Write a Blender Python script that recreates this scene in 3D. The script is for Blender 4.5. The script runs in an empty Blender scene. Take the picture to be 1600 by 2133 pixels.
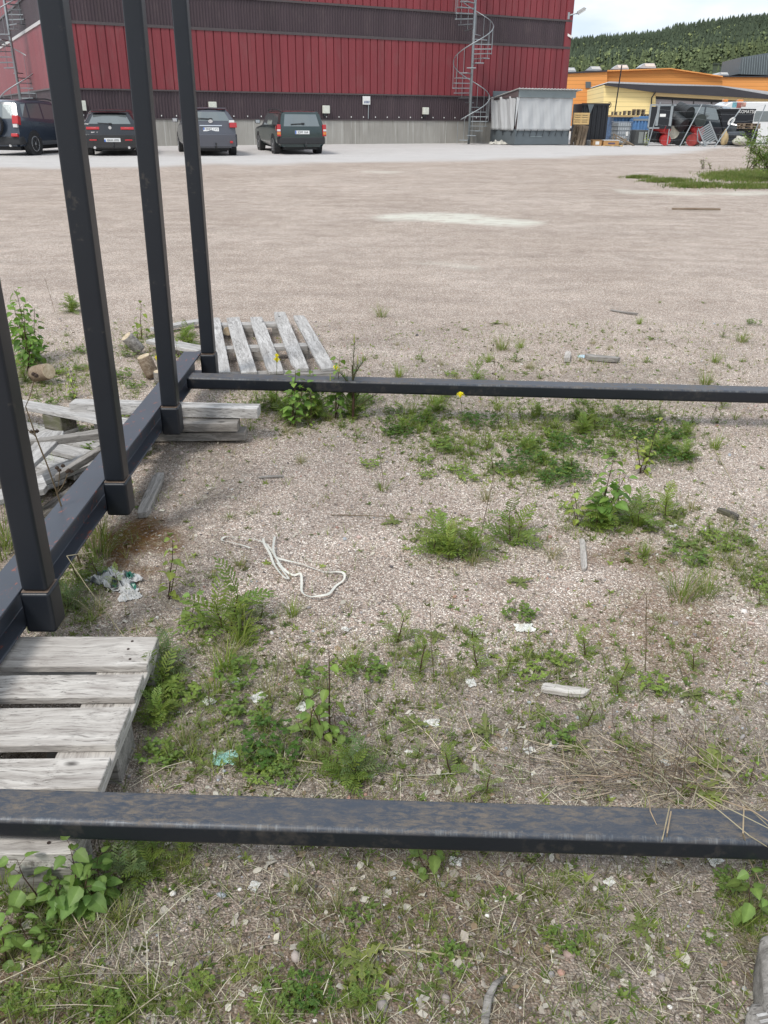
import bpy, math, random
import numpy as np
from mathutils import Vector, Matrix, noise
R = math.radians
PI = math.pi
random.seed(7)
SC = bpy.context.scene
COL = SC.collection

# ---------------------------------------------------------------- camera
CAM_H = 1.52
FPX, W0, H0 = 1726.0, 1600.0, 2133.0
PITCH, ROLL = R(25.57), R(0.45)
cd = bpy.data.cameras.new('camera')
cam = bpy.data.objects.new('camera', cd)
COL.objects.link(cam)
cd.sensor_fit = 'HORIZONTAL'
cd.sensor_width = 36.0
cd.lens = 36.0 * FPX / W0
cd.clip_start = 0.05
cd.clip_end = 8000
CM = Matrix.Translation((0, 0, CAM_H)) @ Matrix.Rotation(PI / 2 - PITCH, 4, 'X') @ Matrix.Rotation(ROLL, 4, 'Z')
cam.matrix_world = CM
SC.camera = cam

# ---------------------------------------------------------------- light
SUN_EL, SUN_AZ = R(52), R(215)     # azimuth clockwise from +Y
w = bpy.data.worlds.new('World')
SC.world = w
w.use_nodes = True
nt = w.node_tree
for n in list(nt.nodes):
    nt.nodes.remove(n)
wo = nt.nodes.new('ShaderNodeOutputWorld')
sky = nt.nodes.new('ShaderNodeTexSky')
sky.sky_type = 'NISHITA'
sky.sun_disc = False
sky.sun_elevation = SUN_EL
sky.sun_rotation = SUN_AZ
sky.air_density = 1.0
sky.dust_density = 1.5
bg1 = nt.nodes.new('ShaderNodeBackground')
bg1.inputs['Strength'].default_value = 0.13
nt.links.new(sky.outputs[0], bg1.inputs['Color'])
bg2 = nt.nodes.new('ShaderNodeBackground')      # broken cloud cover
bg2.inputs['Strength'].default_value = 0.92
tc = nt.nodes.new('ShaderNodeTexCoord')
mp = nt.nodes.new('ShaderNodeMapping')
mp.inputs['Scale'].default_value = (1, 1, 2.6)
mp.inputs['Location'].default_value = (0.35, 0.1, 0)
nz = nt.nodes.new('ShaderNodeTexNoise')
nz.inputs['Scale'].default_value = 5.5
nz.inputs['Detail'].default_value = 8
nz.inputs['Roughness'].default_value = 0.58
nz.inputs['Distortion'].default_value = 0.25
rp = nt.nodes.new('ShaderNodeValToRGB')
rp.color_ramp.elements[0].position = 0.32
rp.color_ramp.elements[0].color = (0.5, 0.5, 0.5, 1)
rp.color_ramp.elements[1].position = 0.56
rp.color_ramp.elements[1].color = (1, 1, 1, 1)
nz2 = nt.nodes.new('ShaderNodeTexNoise')
nz2.inputs['Scale'].default_value = 7
nz2.inputs['Detail'].default_value = 6
rp2 = nt.nodes.new('ShaderNodeValToRGB')
rp2.color_ramp.elements[0].position = 0.35
rp2.color_ramp.elements[0].color = (0.66, 0.77, 0.93, 1)
rp2.color_ramp.elements[1].position = 0.6
rp2.color_ramp.elements[1].color = (0.92, 0.955, 1.0, 1)
mx = nt.nodes.new('ShaderNodeMixShader')
L = nt.links.new
L(tc.outputs['Generated'], mp.inputs[0]); L(mp.outputs[0], nz.inputs['Vector']); L(nz.outputs['Fac'], rp.inputs[0])
L(mp.outputs[0], nz2.inputs['Vector']); L(nz2.outputs['Fac'], rp2.inputs[0]); L(rp2.outputs[0], bg2.inputs['Color'])
L(rp.outputs[0], mx.inputs[0]); L(bg1.outputs[0], mx.inputs[1]); L(bg2.outputs[0], mx.inputs[2]); L(mx.outputs[0], wo.inputs[0])

sd = bpy.data.lights.new('sun', 'SUN')
sd.energy = 2.1
sd.angle = R(14)
sd.color = (1.0, 0.965, 0.92)
sun = bpy.data.objects.new('sun', sd)
COL.objects.link(sun)
sdir = Vector((math.sin(SUN_AZ) * math.cos(SUN_EL), math.cos(SUN_AZ) * math.cos(SUN_EL), math.sin(SUN_EL)))
sun.rotation_euler = (-sdir).to_track_quat('-Z', 'Y').to_euler()
SC.view_settings.view_transform = 'Standard'
SC.view_settings.look = 'None'
SC.view_settings.exposure = 0.36
SC.view_settings.gamma = 1.0

# ---------------------------------------------------------------- from photo pixels to points of the place
def ray(px, py):
    d = Vector(((px - W0 / 2) / FPX, -(py - H0 / 2) / FPX, -1.0))
    return (CM.to_3x3() @ d).normalized()
def P(px, py, z=0.0):
    d = ray(px, py)
    t = (z - CAM_H) / d.z
    return Vector((d.x * t, d.y * t, z))
def PY(px, py, Y):
    d = ray(px, py)
    t = Y / d.y
    return Vector((d.x * t, Y, CAM_H + d.z * t))
def sstep(a, b, x):
    t = min(1, max(0, (x - a) / (b - a)))
    return t * t * (3 - 2 * t)
def gz(x, y):
    return 0.23 * sstep(9, 31, y) + 0.09 * sstep(31, 40, y) * (1 - sstep(7, 13, x)) + 0.012 * noise.noise(Vector((x * 1.3, y * 1.3, 0))) * (1 if y < 12 else 0.5) + 0.006 * noise.noise(Vector((x * 6, y * 6, 4)))
def G(px, py):
    z = 0.0
    for _ in range(14):
        p = P(px, py, z)
        z = 0.5 * z + 0.5 * gz(p.x, p.y)
    p = P(px, py, z)
    p.z = gz(p.x, p.y)
    return p

# ---------------------------------------------------------------- mesh building
class MB:
    def __init__(s):
        s.v = []; s.f = []; s.c = []; s.hascol = False
    def add(s, verts, faces, col=None):
        o = len(s.v)
        s.v.extend([tuple(p) for p in verts])
        s.f.extend([tuple(i + o for i in f) for f in faces])
        if col is not None: s.hascol = True
        s.c.extend([col or (1, 1, 1)] * len(verts))
        return s
    def box(s, c, d, M=None, col=None, taper=1.0):
        x, y, z = d[0] / 2, d[1] / 2, d[2] / 2
        vs = []
        for (a, b, e) in ((-1,-1,-1),(1,-1,-1),(1,1,-1),(-1,1,-1),(-1,-1,1),(1,-1,1),(1,1,1),(-1,1,1)):
            k = taper if e > 0 else 1
            p = Vector((a * x * k, b * y * k, e * z))
            if M is not None: p = M @ p
            vs.append(p + Vector(c))
        return s.add(vs, [(0,3,2,1),(4,5,6,7),(0,1,5,4),(1,2,6,5),(2,3,7,6),(3,0,4,7)], col)
    def span(s, x0, x1, y0, y1, z0, z1, col=None):
        return s.box(((x0+x1)/2,(y0+y1)/2,(z0+z1)/2), (abs(x1-x0),abs(y1-y0),abs(z1-z0)), None, col)
    def tube(s, pts, rad, n=6, col=None, cap=True, flat=1.0):
        pts = [Vector(p) for p in pts]
        if not isinstance(rad, (list, tuple)): rad = [rad] * len(pts)
        rings = []
        up = Vector((0, 0, 1))
        for i, p in enumerate(pts):
            t = (pts[min(i + 1, len(pts) - 1)] - pts[max(i - 1, 0)])
            if t.length < 1e-9: t = Vector((0, 0, 1))
            t.normalize()
            a = t.cross(up)
            if a.length < 0.05: a = t.cross(Vector((0, 1, 0)))
            a.normalize(); b = a.cross(t)
            rings.append([p + (a * math.cos(2*PI*k/n) + b * math.sin(2*PI*k/n) * flat) * rad[i] for k in range(n)])
        vs = [q for r in rings for q in r]
        fs = []
        for i in range(len(pts) - 1):
            for k in range(n):
                fs.append((i*n+k, i*n+(k+1)%n, (i+1)*n+(k+1)%n, (i+1)*n+k))
        if cap and n > 2:
            fs.append(tuple(range(n))[::-1]); fs.append(tuple((len(pts)-1)*n + k for k in range(n)))
        return s.add(vs, fs, col)
    def lathe(s, prof, n=24, c=(0,0,0), M=None, col=None):
        vs = []; fs = []
        for (r, z) in prof:
            for k in range(n):
                p = Vector((r*math.cos(2*PI*k/n), r*math.sin(2*PI*k/n), z))
                if M is not None: p = M @ p
                vs.append(p + Vector(c))
        m = len(prof)
        for i in range(m-1):
            for k in range(n):
                fs.append((i*n+k, i*n+(k+1)%n, (i+1)*n+(k+1)%n, (i+1)*n+k))
        fs.append(tuple(range(n))[::-1]); fs.append(tuple((m-1)*n+k for k in range(n)))
        return s.add(vs, fs, col)
    def prism(s, poly, h, M=None, col=None):        # poly (x,y) extruded along z by h
        n = len(poly)
        vs = [Vector((x, y, 0)) for x, y in poly] + [Vector((x, y, h)) for x, y in poly]
        if M is not None: vs = [M @ p for p in vs]
        fs = [tuple(range(n))[::-1], tuple(range(n, 2*n))] + [(k, (k+1)%n, n+(k+1)%n, n+k) for k in range(n)]
        return s.add(vs, fs, col)
    def build(s, name, mat, parent=None, smooth=False, bevel=0.0, seg=2, M=None):
        me = bpy.data.meshes.new(name)
        me.from_pydata(s.v, [], s.f)
        if s.hascol:
            at = me.color_attributes.new('Col', 'FLOAT_COLOR', 'POINT')
            arr = np.ones((len(s.v), 4), dtype=np.float32)
            arr[:, :3] = np.array(s.c, dtype=np.float32)
            at.data.foreach_set('color', arr.ravel())
        if smooth:
            me.polygons.foreach_set('use_smooth', [True] * len(me.polygons))
        me.materials.append(mat)
        me.update()
        o = bpy.data.objects.new(name, me)
        COL.objects.link(o)
        if M is not None: o.matrix_local = M
        if parent is not None: o.parent = parent
        if bevel > 0:
            b = o.modifiers.new('bevel', 'BEVEL'); b.width = bevel; b.segments = seg; b.limit_method = 'ANGLE'; b.angle_limit = R(40)
            if seg > 1 and not smooth:
                me.polygons.foreach_set('use_smooth', [True] * len(me.polygons))
                wn = o.modifiers.new('wn', 'WEIGHTED_NORMAL'); wn.keep_sharp = False
        return o

def tag(o, label=None, cat=None, group=None, kind=None):
    if label: o['label'] = label
    if cat: o['category'] = cat
    if group: o['group'] = group
    if kind: o['kind'] = kind
    return o
def thing(name, label, cat, M=None, group=None, parent=None):
    o = bpy.data.objects.new(name, None)
    o.empty_display_size = 0.1
    COL.objects.link(o)
    if M is not None: o.matrix_world = M if isinstance(M, Matrix) else Matrix.Translation(M)
    return tag(o, label, cat, group)
def kids(o): return [c for c in bpy.data.objects if c.parent == o]
def copy_tree(o, parent=None):
    c = o.copy(); COL.objects.link(c)
    if parent is not None: c.parent = parent
    for ch in kids(o): copy_tree(ch, c)
    return c

# ---------------------------------------------------------------- materials
class NT:
    def __init__(s, name):
        s.m = bpy.data.materials.new(name); s.m.use_nodes = True
        s.t = s.m.node_tree
        for n in list(s.t.nodes): s.t.nodes.remove(n)
        s.out = s.t.nodes.new('ShaderNodeOutputMaterial')
        s.b = s.t.nodes.new('ShaderNodeBsdfPrincipled')
        s.t.links.new(s.b.outputs[0], s.out.inputs[0])
    def n(s, kind, **kw):
        x = s.t.nodes.new(kind)
        for k, v in kw.items():
            if k in x.inputs.keys(): s.set(x.inputs[k], v)
            else: setattr(x, k, v)
        return x
    def set(s, inp, v):
        if isinstance(v, bpy.types.NodeSocket): s.t.links.new(v, inp)
        else: inp.default_value = v
    def coord(s, scale=(1,1,1), which='Object', loc=None, rot=None):
        tc = s.n('ShaderNodeTexCoord'); mp = s.n('ShaderNodeMapping')
        s.set(mp.inputs['Vector'], tc.outputs[which]); s.set(mp.inputs['Scale'], scale)
        if loc is not None: s.set(mp.inputs['Location'], loc)
        if rot is not None: s.set(mp.inputs['Rotation'], rot)
        return mp.outputs[0]
    def rnd_coord(s, scale=(1,1,1)):       # object coordinates shifted per object
        tc = s.n('ShaderNodeTexCoord'); oi = s.n('ShaderNodeObjectInfo')
        vm = s.n('ShaderNodeVectorMath', operation='MULTIPLY_ADD')
        cb = s.n('ShaderNodeCombineXYZ')
        for k in range(3): s.set(cb.inputs[k], oi.outputs['Random'])
        s.set(vm.inputs[0], cb.outputs[0]); s.set(vm.inputs[1], (37.0, 53.0, 71.0)); s.set(vm.inputs[2], tc.outputs['Object'])
        mp = s.n('ShaderNodeMapping'); s.set(mp.inputs['Vector'], vm.outputs[0]); s.set(mp.inputs['Scale'], scale)
        return mp.outputs[0]
    def noise(s, vec, scale, detail=4, rough=0.55, dist=0.0, out='Fac'):
        x = s.n('ShaderNodeTexNoise')
        s.set(x.inputs['Vector'], vec); s.set(x.inputs['Scale'], scale); s.set(x.inputs['Detail'], detail); s.set(x.inputs['Roughness'], rough); s.set(x.inputs['Distortion'], dist)
        return x.outputs[out]
    def vor(s, vec, scale, feature='F1', out='Distance', rnd=1.0):
        x = s.n('ShaderNodeTexVoronoi', feature=feature)
        s.set(x.inputs['Vector'], vec); s.set(x.inputs['Scale'], scale); s.set(x.inputs['Randomness'], rnd)
        return x.outputs[out]
    def ramp(s, fac, stops, interp='LINEAR'):
        x = s.n('ShaderNodeValToRGB'); cr = x.color_ramp; cr.interpolation = interp
        while len(cr.elements) < len(stops): cr.elements.new(0.5)
        for e, (p, c) in zip(cr.elements, stops):
            e.position = p
            e.color = (c, c, c, 1) if isinstance(c, (int, float)) else (c[0], c[1], c[2], 1)
        s.set(x.inputs[0], fac)
        return x.outputs[0]
    def mix(s, fac, a, b, mode='MIX'):
        x = s.n('ShaderNodeMix', data_type='RGBA', blend_type=mode)
        s.set(x.inputs[0], fac)
        for inp, v in ((x.inputs[6], a), (x.inputs[7], b)):
            if isinstance(v, (int, float)): v = (v, v, v, 1)
            elif isinstance(v, tuple) and len(v) == 3: v = (v[0], v[1], v[2], 1)
            s.set(inp, v)
        return x.outputs[2]
    def math(s, op, a, b=0.0, clamp=False):
        x = s.n('ShaderNodeMath', operation=op); x.use_clamp = clamp
        s.set(x.inputs[0], a); s.set(x.inputs[1], b)
        return x.outputs[0]
    def attr(s, name, out='Color'):
        x = s.n('ShaderNodeAttribute'); x.attribute_name = name
        return x.outputs[out]
    def bump(s, h, strength=0.3, dist=0.01):
        x = s.n('ShaderNodeBump'); s.set(x.inputs['Height'], h); s.set(x.inputs['Strength'], strength); s.set(x.inputs['Distance'], dist)
        s.t.links.new(x.outputs[0], s.b.inputs['Normal'])
    def col(s, v):
        if isinstance(v, tuple) and len(v) == 3: v = (v[0], v[1], v[2], 1)
        s.set(s.b.inputs['Base Color'], v)
    def rough(s, v): s.set(s.b.inputs['Roughness'], v)
    def spec(s, v): s.set(s.b.inputs['Specular IOR Level'], v)
    def metal(s, v): s.set(s.b.inputs['Metallic'], v)

def plain(name, col, rough=0.6, metal=0.0, var=0.12, scale=8.0, bump=0.0, spec=0.5):
    m = NT(name)
    v = m.rnd_coord()
    f = m.noise(v, scale, 5, 0.6)
    m.col(m.mix(m.ramp(f, [(0.3, 0.0), (0.7, 1.0)]), tuple(c * (1 - var) for c in col), tuple(min(1, c * (1 + var)) for c in col)))
    m.rough(rough); m.metal(metal); m.spec(spec)
    if bump: m.bump(f, bump, 0.01)
    return m.m
# ---------------------------------------------------------------- ground
def graded(a0, a1, fine0, fine1, step, growth):
    xs = list(np.arange(fine0, fine1, step))
    s = step; x = fine1
    while x < a1:
        xs.append(x); s *= growth; x += s
    xs.append(a1)
    s = step; x = fine0 - step
    lo = []
    while x > a0:
        lo.append(x); s *= growth; x -= s
    lo.append(a0)
    return np.array(lo[::-1] + xs)

def seg_d(p, a, b):
    ax, ay = a; bx, by = b
    dx, dy = bx-ax, by-ay
    t = max(0, min(1, ((p[0]-ax)*dx + (p[1]-ay)*dy) / (dx*dx+dy*dy)))
    return math.hypot(p[0]-ax-t*dx, p[1]-ay-t*dy)

xs = graded(-2500, 2500, -3.2, 4.2, 0.05, 1.035)
ys = graded(-30, 5000, 0.3, 6.5, 0.05, 1.022)
nx, ny = len(xs), len(ys)
# borders of the pale graded strip in front of the building (photo pixels on its edge)
edge_pts = [G(x, y) for x, y in ((-200, 352), (0, 348), (200, 347), (400, 345), (700, 340), (1000, 334), (1200, 328), (1400, 320), (1540, 304), (1700, 300))]
ex = np.array([p.x for p in edge_pts]); ey = np.array([p.y for p in edge_pts])
wp = [G(x, y) for x, y in ((850, 452), (935, 455), (1035, 461))]
wq = [G(x, y) for x, y in ((1310, 400), (1450, 404), (1620, 402))]
wr = [G(x, y) for x, y in ((860, 548), (990, 556))]
ws = [G(x, y) for x, y in ((770, 358), (820, 359))]
gverts = []; a_strip = []; a_white = []; a_lit = []; a_moss = []
moss_spots = [(G(285, 1120), 0.19, 1.0), (G(1380, 1310), 0.30, 0.5), (G(1330, 1160), 0.16, 0.6), (G(640, 2080), 0.25, 0.45), (G(250, 1180), 0.1, .9), (G(870, 1820), .3, .35), (G(960, 2000), .25, .4), (G(60, 2100), .2, .6)]
for y in ys:
    for x in xs:
        d = math.hypot(x, y)
        z = gz(x, y) if d < 120 else 0.2
        gverts.append((x, y, z))
        if d < 150:
            e = np.interp(x, ex, ey)
            a_strip.append(sstep(-1.2, 1.2, y - e + 1.6 * noise.noise(Vector((x * .5, y * .5, 3)))))
            wv = 0
            for poly, wd, k in ((wp, 0.60, 1.15), (wq, 0.34, 0.75), (wr, 0.22, 0.45), (ws, 0.25, 0.6)):
                dd = min(seg_d((x, y), poly[i][:2], poly[i+1][:2]) for i in range(len(poly)-1)) if 3 < y < 45 else 9
                dd += 0.35 * noise.noise(Vector((x * 1.1, y * 1.6, 8)))
                wv = max(wv, k * (1 - sstep(wd * .5, wd * 1.3, dd)))
            a_white.append(wv)
        else:
            a_strip.append(0.6); a_white.append(0)
        # litter / soil: strongest near the camera and to the left, along the old pallets
        lt = 0
        if 0 <= y < 9 and abs(x) < 6:
            lt = 1 - sstep(1.75, 2.5, y + 0.35 * noise.noise(Vector((x * 1.4, y * 1.4, 1))) + .25 * (x > .6))
            lt = max(lt, .75 * (1 - sstep(.12, .5, abs(x + .95) + .2 * noise.noise(Vector((x*2, y*2, 9))))) * (y < 4.5))
            lt = max(lt, .65 * (1 - sstep(0.25, .7, abs(y - 5.0) + .3 * noise.noise(Vector((x*1.5, y*2, 5))))) * (x > -.8) * (x < 2.1))
            lt = max(lt, .45 * (1 - sstep(0.5, 1.2, math.hypot(x - 1.9, y - 2.7))))
            lt = max(lt, .5 * (x < -1.3) * (1 - sstep(4, 7, y)))
        a_lit.append(lt)
        ms = 0
        if y < 6 and abs(x) < 4:
            for p, r, k in moss_spots:
                dd = math.hypot(x - p.x, y - p.y) + .12 * noise.noise(Vector((x*7, y*7, 2)))
                ms = max(ms, k * (1 - sstep(r * .5, r * 1.2, dd)))
        a_moss.append(ms)
gf = [(j*nx+i, j*nx+i+1, (j+1)*nx+i+1, (j+1)*nx+i) for j in range(ny-1) for i in range(nx-1)]
gm = bpy.data.meshes.new('ground')
gm.from_pydata(gverts, [], gf)
for nm, arr in (('strip', a_strip), ('white', a_white), ('litter', a_lit), ('moss', a_moss)):
    at = gm.attributes.new(nm, 'FLOAT', 'POINT'); at.data.foreach_set('value', np.array(arr, dtype=np.float32))
gm.polygons.foreach_set('use_smooth', [True] * len(gm.polygons))

m = NT('gravel_ground')
v = m.coord()
vd = v
pal = [(0.0, (.09,.08,.074)), (.14, (.19,.175,.162)), (.27, (.30,.272,.25)), (.38, (.38,.315,.275)), (.5, (.24,.228,.22)), (.62, (.43,.40,.368)), (.74, (.33,.255,.22)), (.86, (.56,.535,.50)), (1.0, (.68,.665,.63))]
def cells(vec, scale):
    x = m.n('ShaderNodeTexVoronoi', feature='F1'); m.set(x.inputs['Vector'], vec); m.set(x.inputs['Scale'], scale)
    sp = m.n('ShaderNodeSeparateColor'); m.set(sp.inputs[0], x.outputs['Color'])
    return sp.outputs[0], sp.outputs[1], x.outputs['Distance']
ra, rb, d1 = cells(vd, 185)
c_fine = m.ramp(ra, pal)
rc, rd, d2 = cells(vd, 62)
c_big = m.ramp(rc, pal)
stone = m.math('MULTIPLY', m.math('GREATER_THAN', rd, 0.66), m.math('LESS_THAN', d2, 0.42))
c_near = m.mix(stone, c_fine, c_big)
# gaps between pebbles hold dark soil
gap = m.ramp(d1, [(.38, 0.0), (.62, 1.0)])
c_near = m.mix(m.math('MULTIPLY', gap, .72), c_near, (.13,.105,.085))
# overall colour drift of the trampled yard, tracks run across
vt = m.coord(scale=(.5, .85, 1), rot=(0, 0, R(-12)))
tr = m.noise(vt, 1.15, 8, .78, 0)
dr = m.noise(v, .33, 3, .6, 0)
tint = m.mix(m.ramp(tr, [(.34, 0.0), (.66, 1.0)]), (1.46,1.39,1.335), (1.90,1.835,1.775))
c = m.mix(1.0, c_near, tint, 'MULTIPLY')
mo3 = m.noise(v, 3.2, 5, .72); 
c = m.mix(1.0, c, m.mix(m.ramp(mo3, [(.32, 0.0), (.66, 1.0)]), (.84,.82,.80), (1.10,1.10,1.09)), 'MULTIPLY')
rub = m.ramp(m.noise(m.coord(scale=(1, 1.6, 1)), 14, 4, .8), [(.28, .72), (.40, 1.0), (.64, 1.0), (.74, 1.22)])
c = m.mix(1.0, c, rub, 'MULTIPLY')
wt = m.n('ShaderNodeTexWave', wave_type='RINGS', rings_direction='Z'); m.set(wt.inputs['Vector'], m.coord(scale=(.10, .34, 1), loc=(.6, -1.2, 0))); m.set(wt.inputs['Scale'], .9); m.set(wt.inputs['Distortion'], 3.5); m.set(wt.inputs['Detail'], 3)
c = m.mix(1.0, c, m.ramp(wt.outputs['Fac'], [(0.0, .95), (.25, 1.01), (.8, 1.01), (.95, .97)]), 'MULTIPLY')
tint2 = m.mix(m.ramp(dr, [(.35, 0.0), (.65, 1.0)]), (.95,.925,.90), (1.08,1.07,1.06))
c = m.mix(1.0, c, tint2, 'MULTIPLY')
# pale strip by the building
strip = m.attr('strip', 'Fac')
sn = m.noise(m.coord(scale=(.5, 1.5, 1)), 2.4, 5, .65)
c_strip = m.mix(m.ramp(sn, [(.3, 0.0), (.7, 1.0)]), (.52,.485,.445), (.65,.615,.575))
c_strip = m.mix(.35, c_strip, m.ramp(ra, [(0, .28), (1, .68)]))
c = m.mix(strip, c, c_strip)
# spilled lime
wn = m.noise(m.coord(scale=(1, 2.0, 1)), 3.2, 8, .85)
wm = m.math('MULTIPLY', m.attr('white', 'Fac'), m.ramp(wn, [(.40, 0.05), (.50, 1.0)]), True)
c = m.mix(m.math('MULTIPLY', wm, .9), c, (.66,.65,.56))
# litter: humus with bleached fibres
lit = m.attr('litter', 'Fac')
ln = m.noise(v, 16, 5, .7)
mm = m.n('ShaderNodeMath', operation='MULTIPLY_ADD'); m.set(mm.inputs[0], lit); m.set(mm.inputs[1], 1.0); m.set(mm.inputs[2], m.math('MULTIPLY', m.math('SUBTRACT', ln, .5), 2.2))
lmask = m.ramp(mm.outputs[0], [(.35, 0.0), (1.0, .9)])
lmask = m.math('MULTIPLY', lmask, m.math('GREATER_THAN', lit, .02))
f1 = m.noise(m.coord(scale=(1, 7, 1), rot=(0, 0, R(25))), 45, 2, .6, 0)
f2 = m.noise(m.coord(scale=(7, 1, 1), rot=(0, 0, R(-20))), 45, 2, .6, 0)
fb = m.math('MAXIMUM', f1, f2)
c_lit = m.ramp(fb, [(.42, (.10,.082,.062)), (.54, (.19,.16,.13)), (.64, (.30,.26,.215)), (.76, (.50,.455,.39))])
c = m.mix(m.math('MULTIPLY', lmask, .72), c, c_lit)
# moss
mo = m.math('MULTIPLY', m.attr('moss', 'Fac'), m.ramp(m.noise(v, 45, 4, .7), [(.33, 0.0), (.5, 1.0)]))
c_mo = m.ramp(m.noise(v, 12, 3, .6), [(.35, (.11,.048,.012)), (.55, (.14,.07,.02)), (.7, (.16,.15,.04))])
c = m.mix(m.math('MULTIPLY', mo, .95), c, c_mo)
m.col(c)
m.rough(.93); m.spec(.25)
h = m.math('MULTIPLY', m.math('SUBTRACT', 1.0, d1), 1.0)
h2 = m.math('MULTIPLY', stone, m.math('SUBTRACT', 1.2, d2))
hh = m.math('ADD', h, m.math('MULTIPLY', h2, 1.2))
m.bump(hh, .9, .006)
M_GROUND = m.m
gm.materials.append(M_GROUND)
go = bpy.data.objects.new('ground', gm); COL.objects.link(go)
tag(go, 'pinkish grey gravel yard, weedy near the camera and pale by the building', 'ground', kind='structure')
# ---------------------------------------------------------------- shared materials
def steel_black(name, rust=0.5, top_scuff_sky_tint=0.0):
    m = NT(name)
    v = m.coord()
    n1 = m.noise(v, 4, 6, .65, .3)
    n2 = m.noise(v, 38, 4, .6)
    base = m.mix(n1, (.009,.011,.015), (.015,.018,.023))
    a = m.n('ShaderNodeMath', operation='MULTIPLY_ADD'); m.set(a.inputs[0], n2); m.set(a.inputs[1], .45); m.set(a.inputs[2], n1)
    wear = m.ramp(a.outputs[0], [(.84 - .12 * rust, 0.0), (.96 - .1 * rust, .4)])
    geo = m.n('ShaderNodeNewGeometry'); sp = m.n('ShaderNodeSeparateXYZ'); m.set(sp.inputs[0], geo.outputs['Normal'])
    up = m.ramp(sp.outputs[2], [(.15, 0.0), (.8, 1.0)])
    if top_scuff_sky_tint:      # brown weathering lies on the upper face only, scratched bare along its rim
        n3 = m.noise(m.coord(scale=(1.0, 3.0, 3.0)), 24, 8, .8, .5); n4 = m.noise(m.coord(scale=(1.0, 4, 4)), 2.5, 3, .6)
        w2 = m.math('MULTIPLY', m.ramp(n3, [(.44, 0.0), (.60, top_scuff_sky_tint)]), m.ramp(n4, [(.36, .25), (.58, 1.0)]))
        base = m.mix(up, base, m.mix(n1, (.034,.042,.056), (.056,.067,.086)))  # upper face coloured paler blue-grey in place of sky reflection
        w2 = m.math('MULTIPLY', w2, up)
        wear = m.math('MAXIMUM', m.math('MULTIPLY', wear, .5), w2)
        rim = m.ramp(m.noise(m.coord(scale=(1, .08, .08)), 70, 5, .8), [(.50, 0.0), (.70, .40)])
        side = m.ramp(sp.outputs[2], [(.2, 0.0), (.55, 1.0), (.93, 1.0), (.99, 0.0)])
    rc = m.mix(m.noise(v, 60, 3, .7), (.095,.082,.066), (.205,.165,.125))
    c = m.mix(wear, base, rc)
    if top_scuff_sky_tint:
        c = m.mix(m.math('MULTIPLY', rim, side), c, (.30,.32,.32))
        c = m.mix(m.math('MULTIPLY', m.ramp(m.noise(m.coord(scale=(1, 3, 3)), 130, 3, .8), [(.62, 0.0), (.7, .35)]), up), c, (.32,.30,.27))
    m.col(c)
    m.rough(m.mix(wear, .38, .75)); m.spec(.38)
    m.bump(n2, .08, .002)
    return m.m
M_STEEL = steel_black('black_painted_steel', .02)
M_STEEL_TOP = steel_black('scuffed_sky_tint_black_steel', .35, .9)
def red_primer():
    m = NT('worn_flange_steel')
    v = m.coord()
    n1 = m.noise(v, 3, 5, .6)
    c = m.mix(n1, (.042,.048,.060), (.066,.074,.090))
    r = m.ramp(m.noise(m.coord(scale=(2.2, 1, 1)), 17, 5, .75, .5), [(.60, 0.0), (.65, .8)])
    c = m.mix(r, c, (.30,.085,.045))
    m.col(c); m.rough(.42); m.spec(.5)
    m.bump(m.noise(v, 120, 3, .6), .08, .001)
    return m.m
M_FLANGE = red_primer()
def wood_mat(name, lo, mid, hi, grain=1.0, rough=.85, green=0.0):
    m = NT(name)
    v = m.rnd_coord((1, 1, 1))
    mp = m.n('ShaderNodeMapping'); m.set(mp.inputs['Vector'], v); m.set(mp.inputs['Scale'], (1.3, 22, 22))
    warp = m.n('ShaderNodeVectorMath', operation='MULTIPLY_ADD'); m.set(warp.inputs[0], m.noise(v, 5, 2, .5, 0, 'Color')); m.set(warp.inputs[1], (0, 1.3, 1.3)); m.set(warp.inputs[2], mp.outputs[0])
    g1 = m.noise(warp.outputs[0], 2.2, 7, .72, .15)
    g2 = m.noise(warp.outputs[0], 9, 4, .7)
    big = m.noise(v, 2.2, 3, .6)
    c = m.ramp(g1, [(.30, lo), (.45, mid), (.62, hi), (.78, tuple(min(1, x*1.1) for x in hi))])
    c = m.mix(m.math('MULTIPLY', m.ramp(g2, [(.34, 1.0), (.46, 0.0)]), .85), c, tuple(x*.45 for x in lo))
    c = m.mix(m.math('MULTIPLY', m.ramp(big, [(.38, 1.0), (.6, 0.0)]), .45), c, mid)
    kn = m.vor(m.n('ShaderNodeMapping', Vector=v, Scale=(4.5, 9, 9)).outputs[0], 1.0)
    c = m.mix(m.ramp(kn, [(.05, .85), (.11, 0.0)]), c, tuple(x*.3 for x in lo))
    if green: c = m.mix(m.math('MULTIPLY', m.ramp(m.noise(v, 6, 4, .7), [(.5, 0.0), (.65, 1.0)]), green), c, (.10,.11,.04))
    m.col(c); m.rough(rough); m.spec(.2)
    m.bump(m.math('ADD', g1, m.math('MULTIPLY', g2, .6)), .6, .004)
    return m.m
M_WOODW = wood_mat('bleached_pallet_wood', (.15,.13,.115), (.40,.37,.335), (.62,.59,.54))
M_WOODG = wood_mat('grey_weathered_wood', (.10,.09,.08), (.22,.205,.185), (.40,.375,.345))
M_WOODS = wood_mat('silvery_old_wood', (.12,.11,.103), (.37,.355,.335), (.60,.585,.56))
M_WOODD = wood_mat('dark_rotten_wood', (.03,.026,.022), (.09,.08,.068), (.22,.20,.175), green=.5)
M_WOODY = wood_mat('new_pallet_wood', (.30,.20,.09), (.50,.34,.15), (.62,.46,.24))
M_WOODB = wood_mat('brown_pallet_wood', (.10,.07,.045), (.22,.165,.115), (.34,.28,.21))
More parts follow.
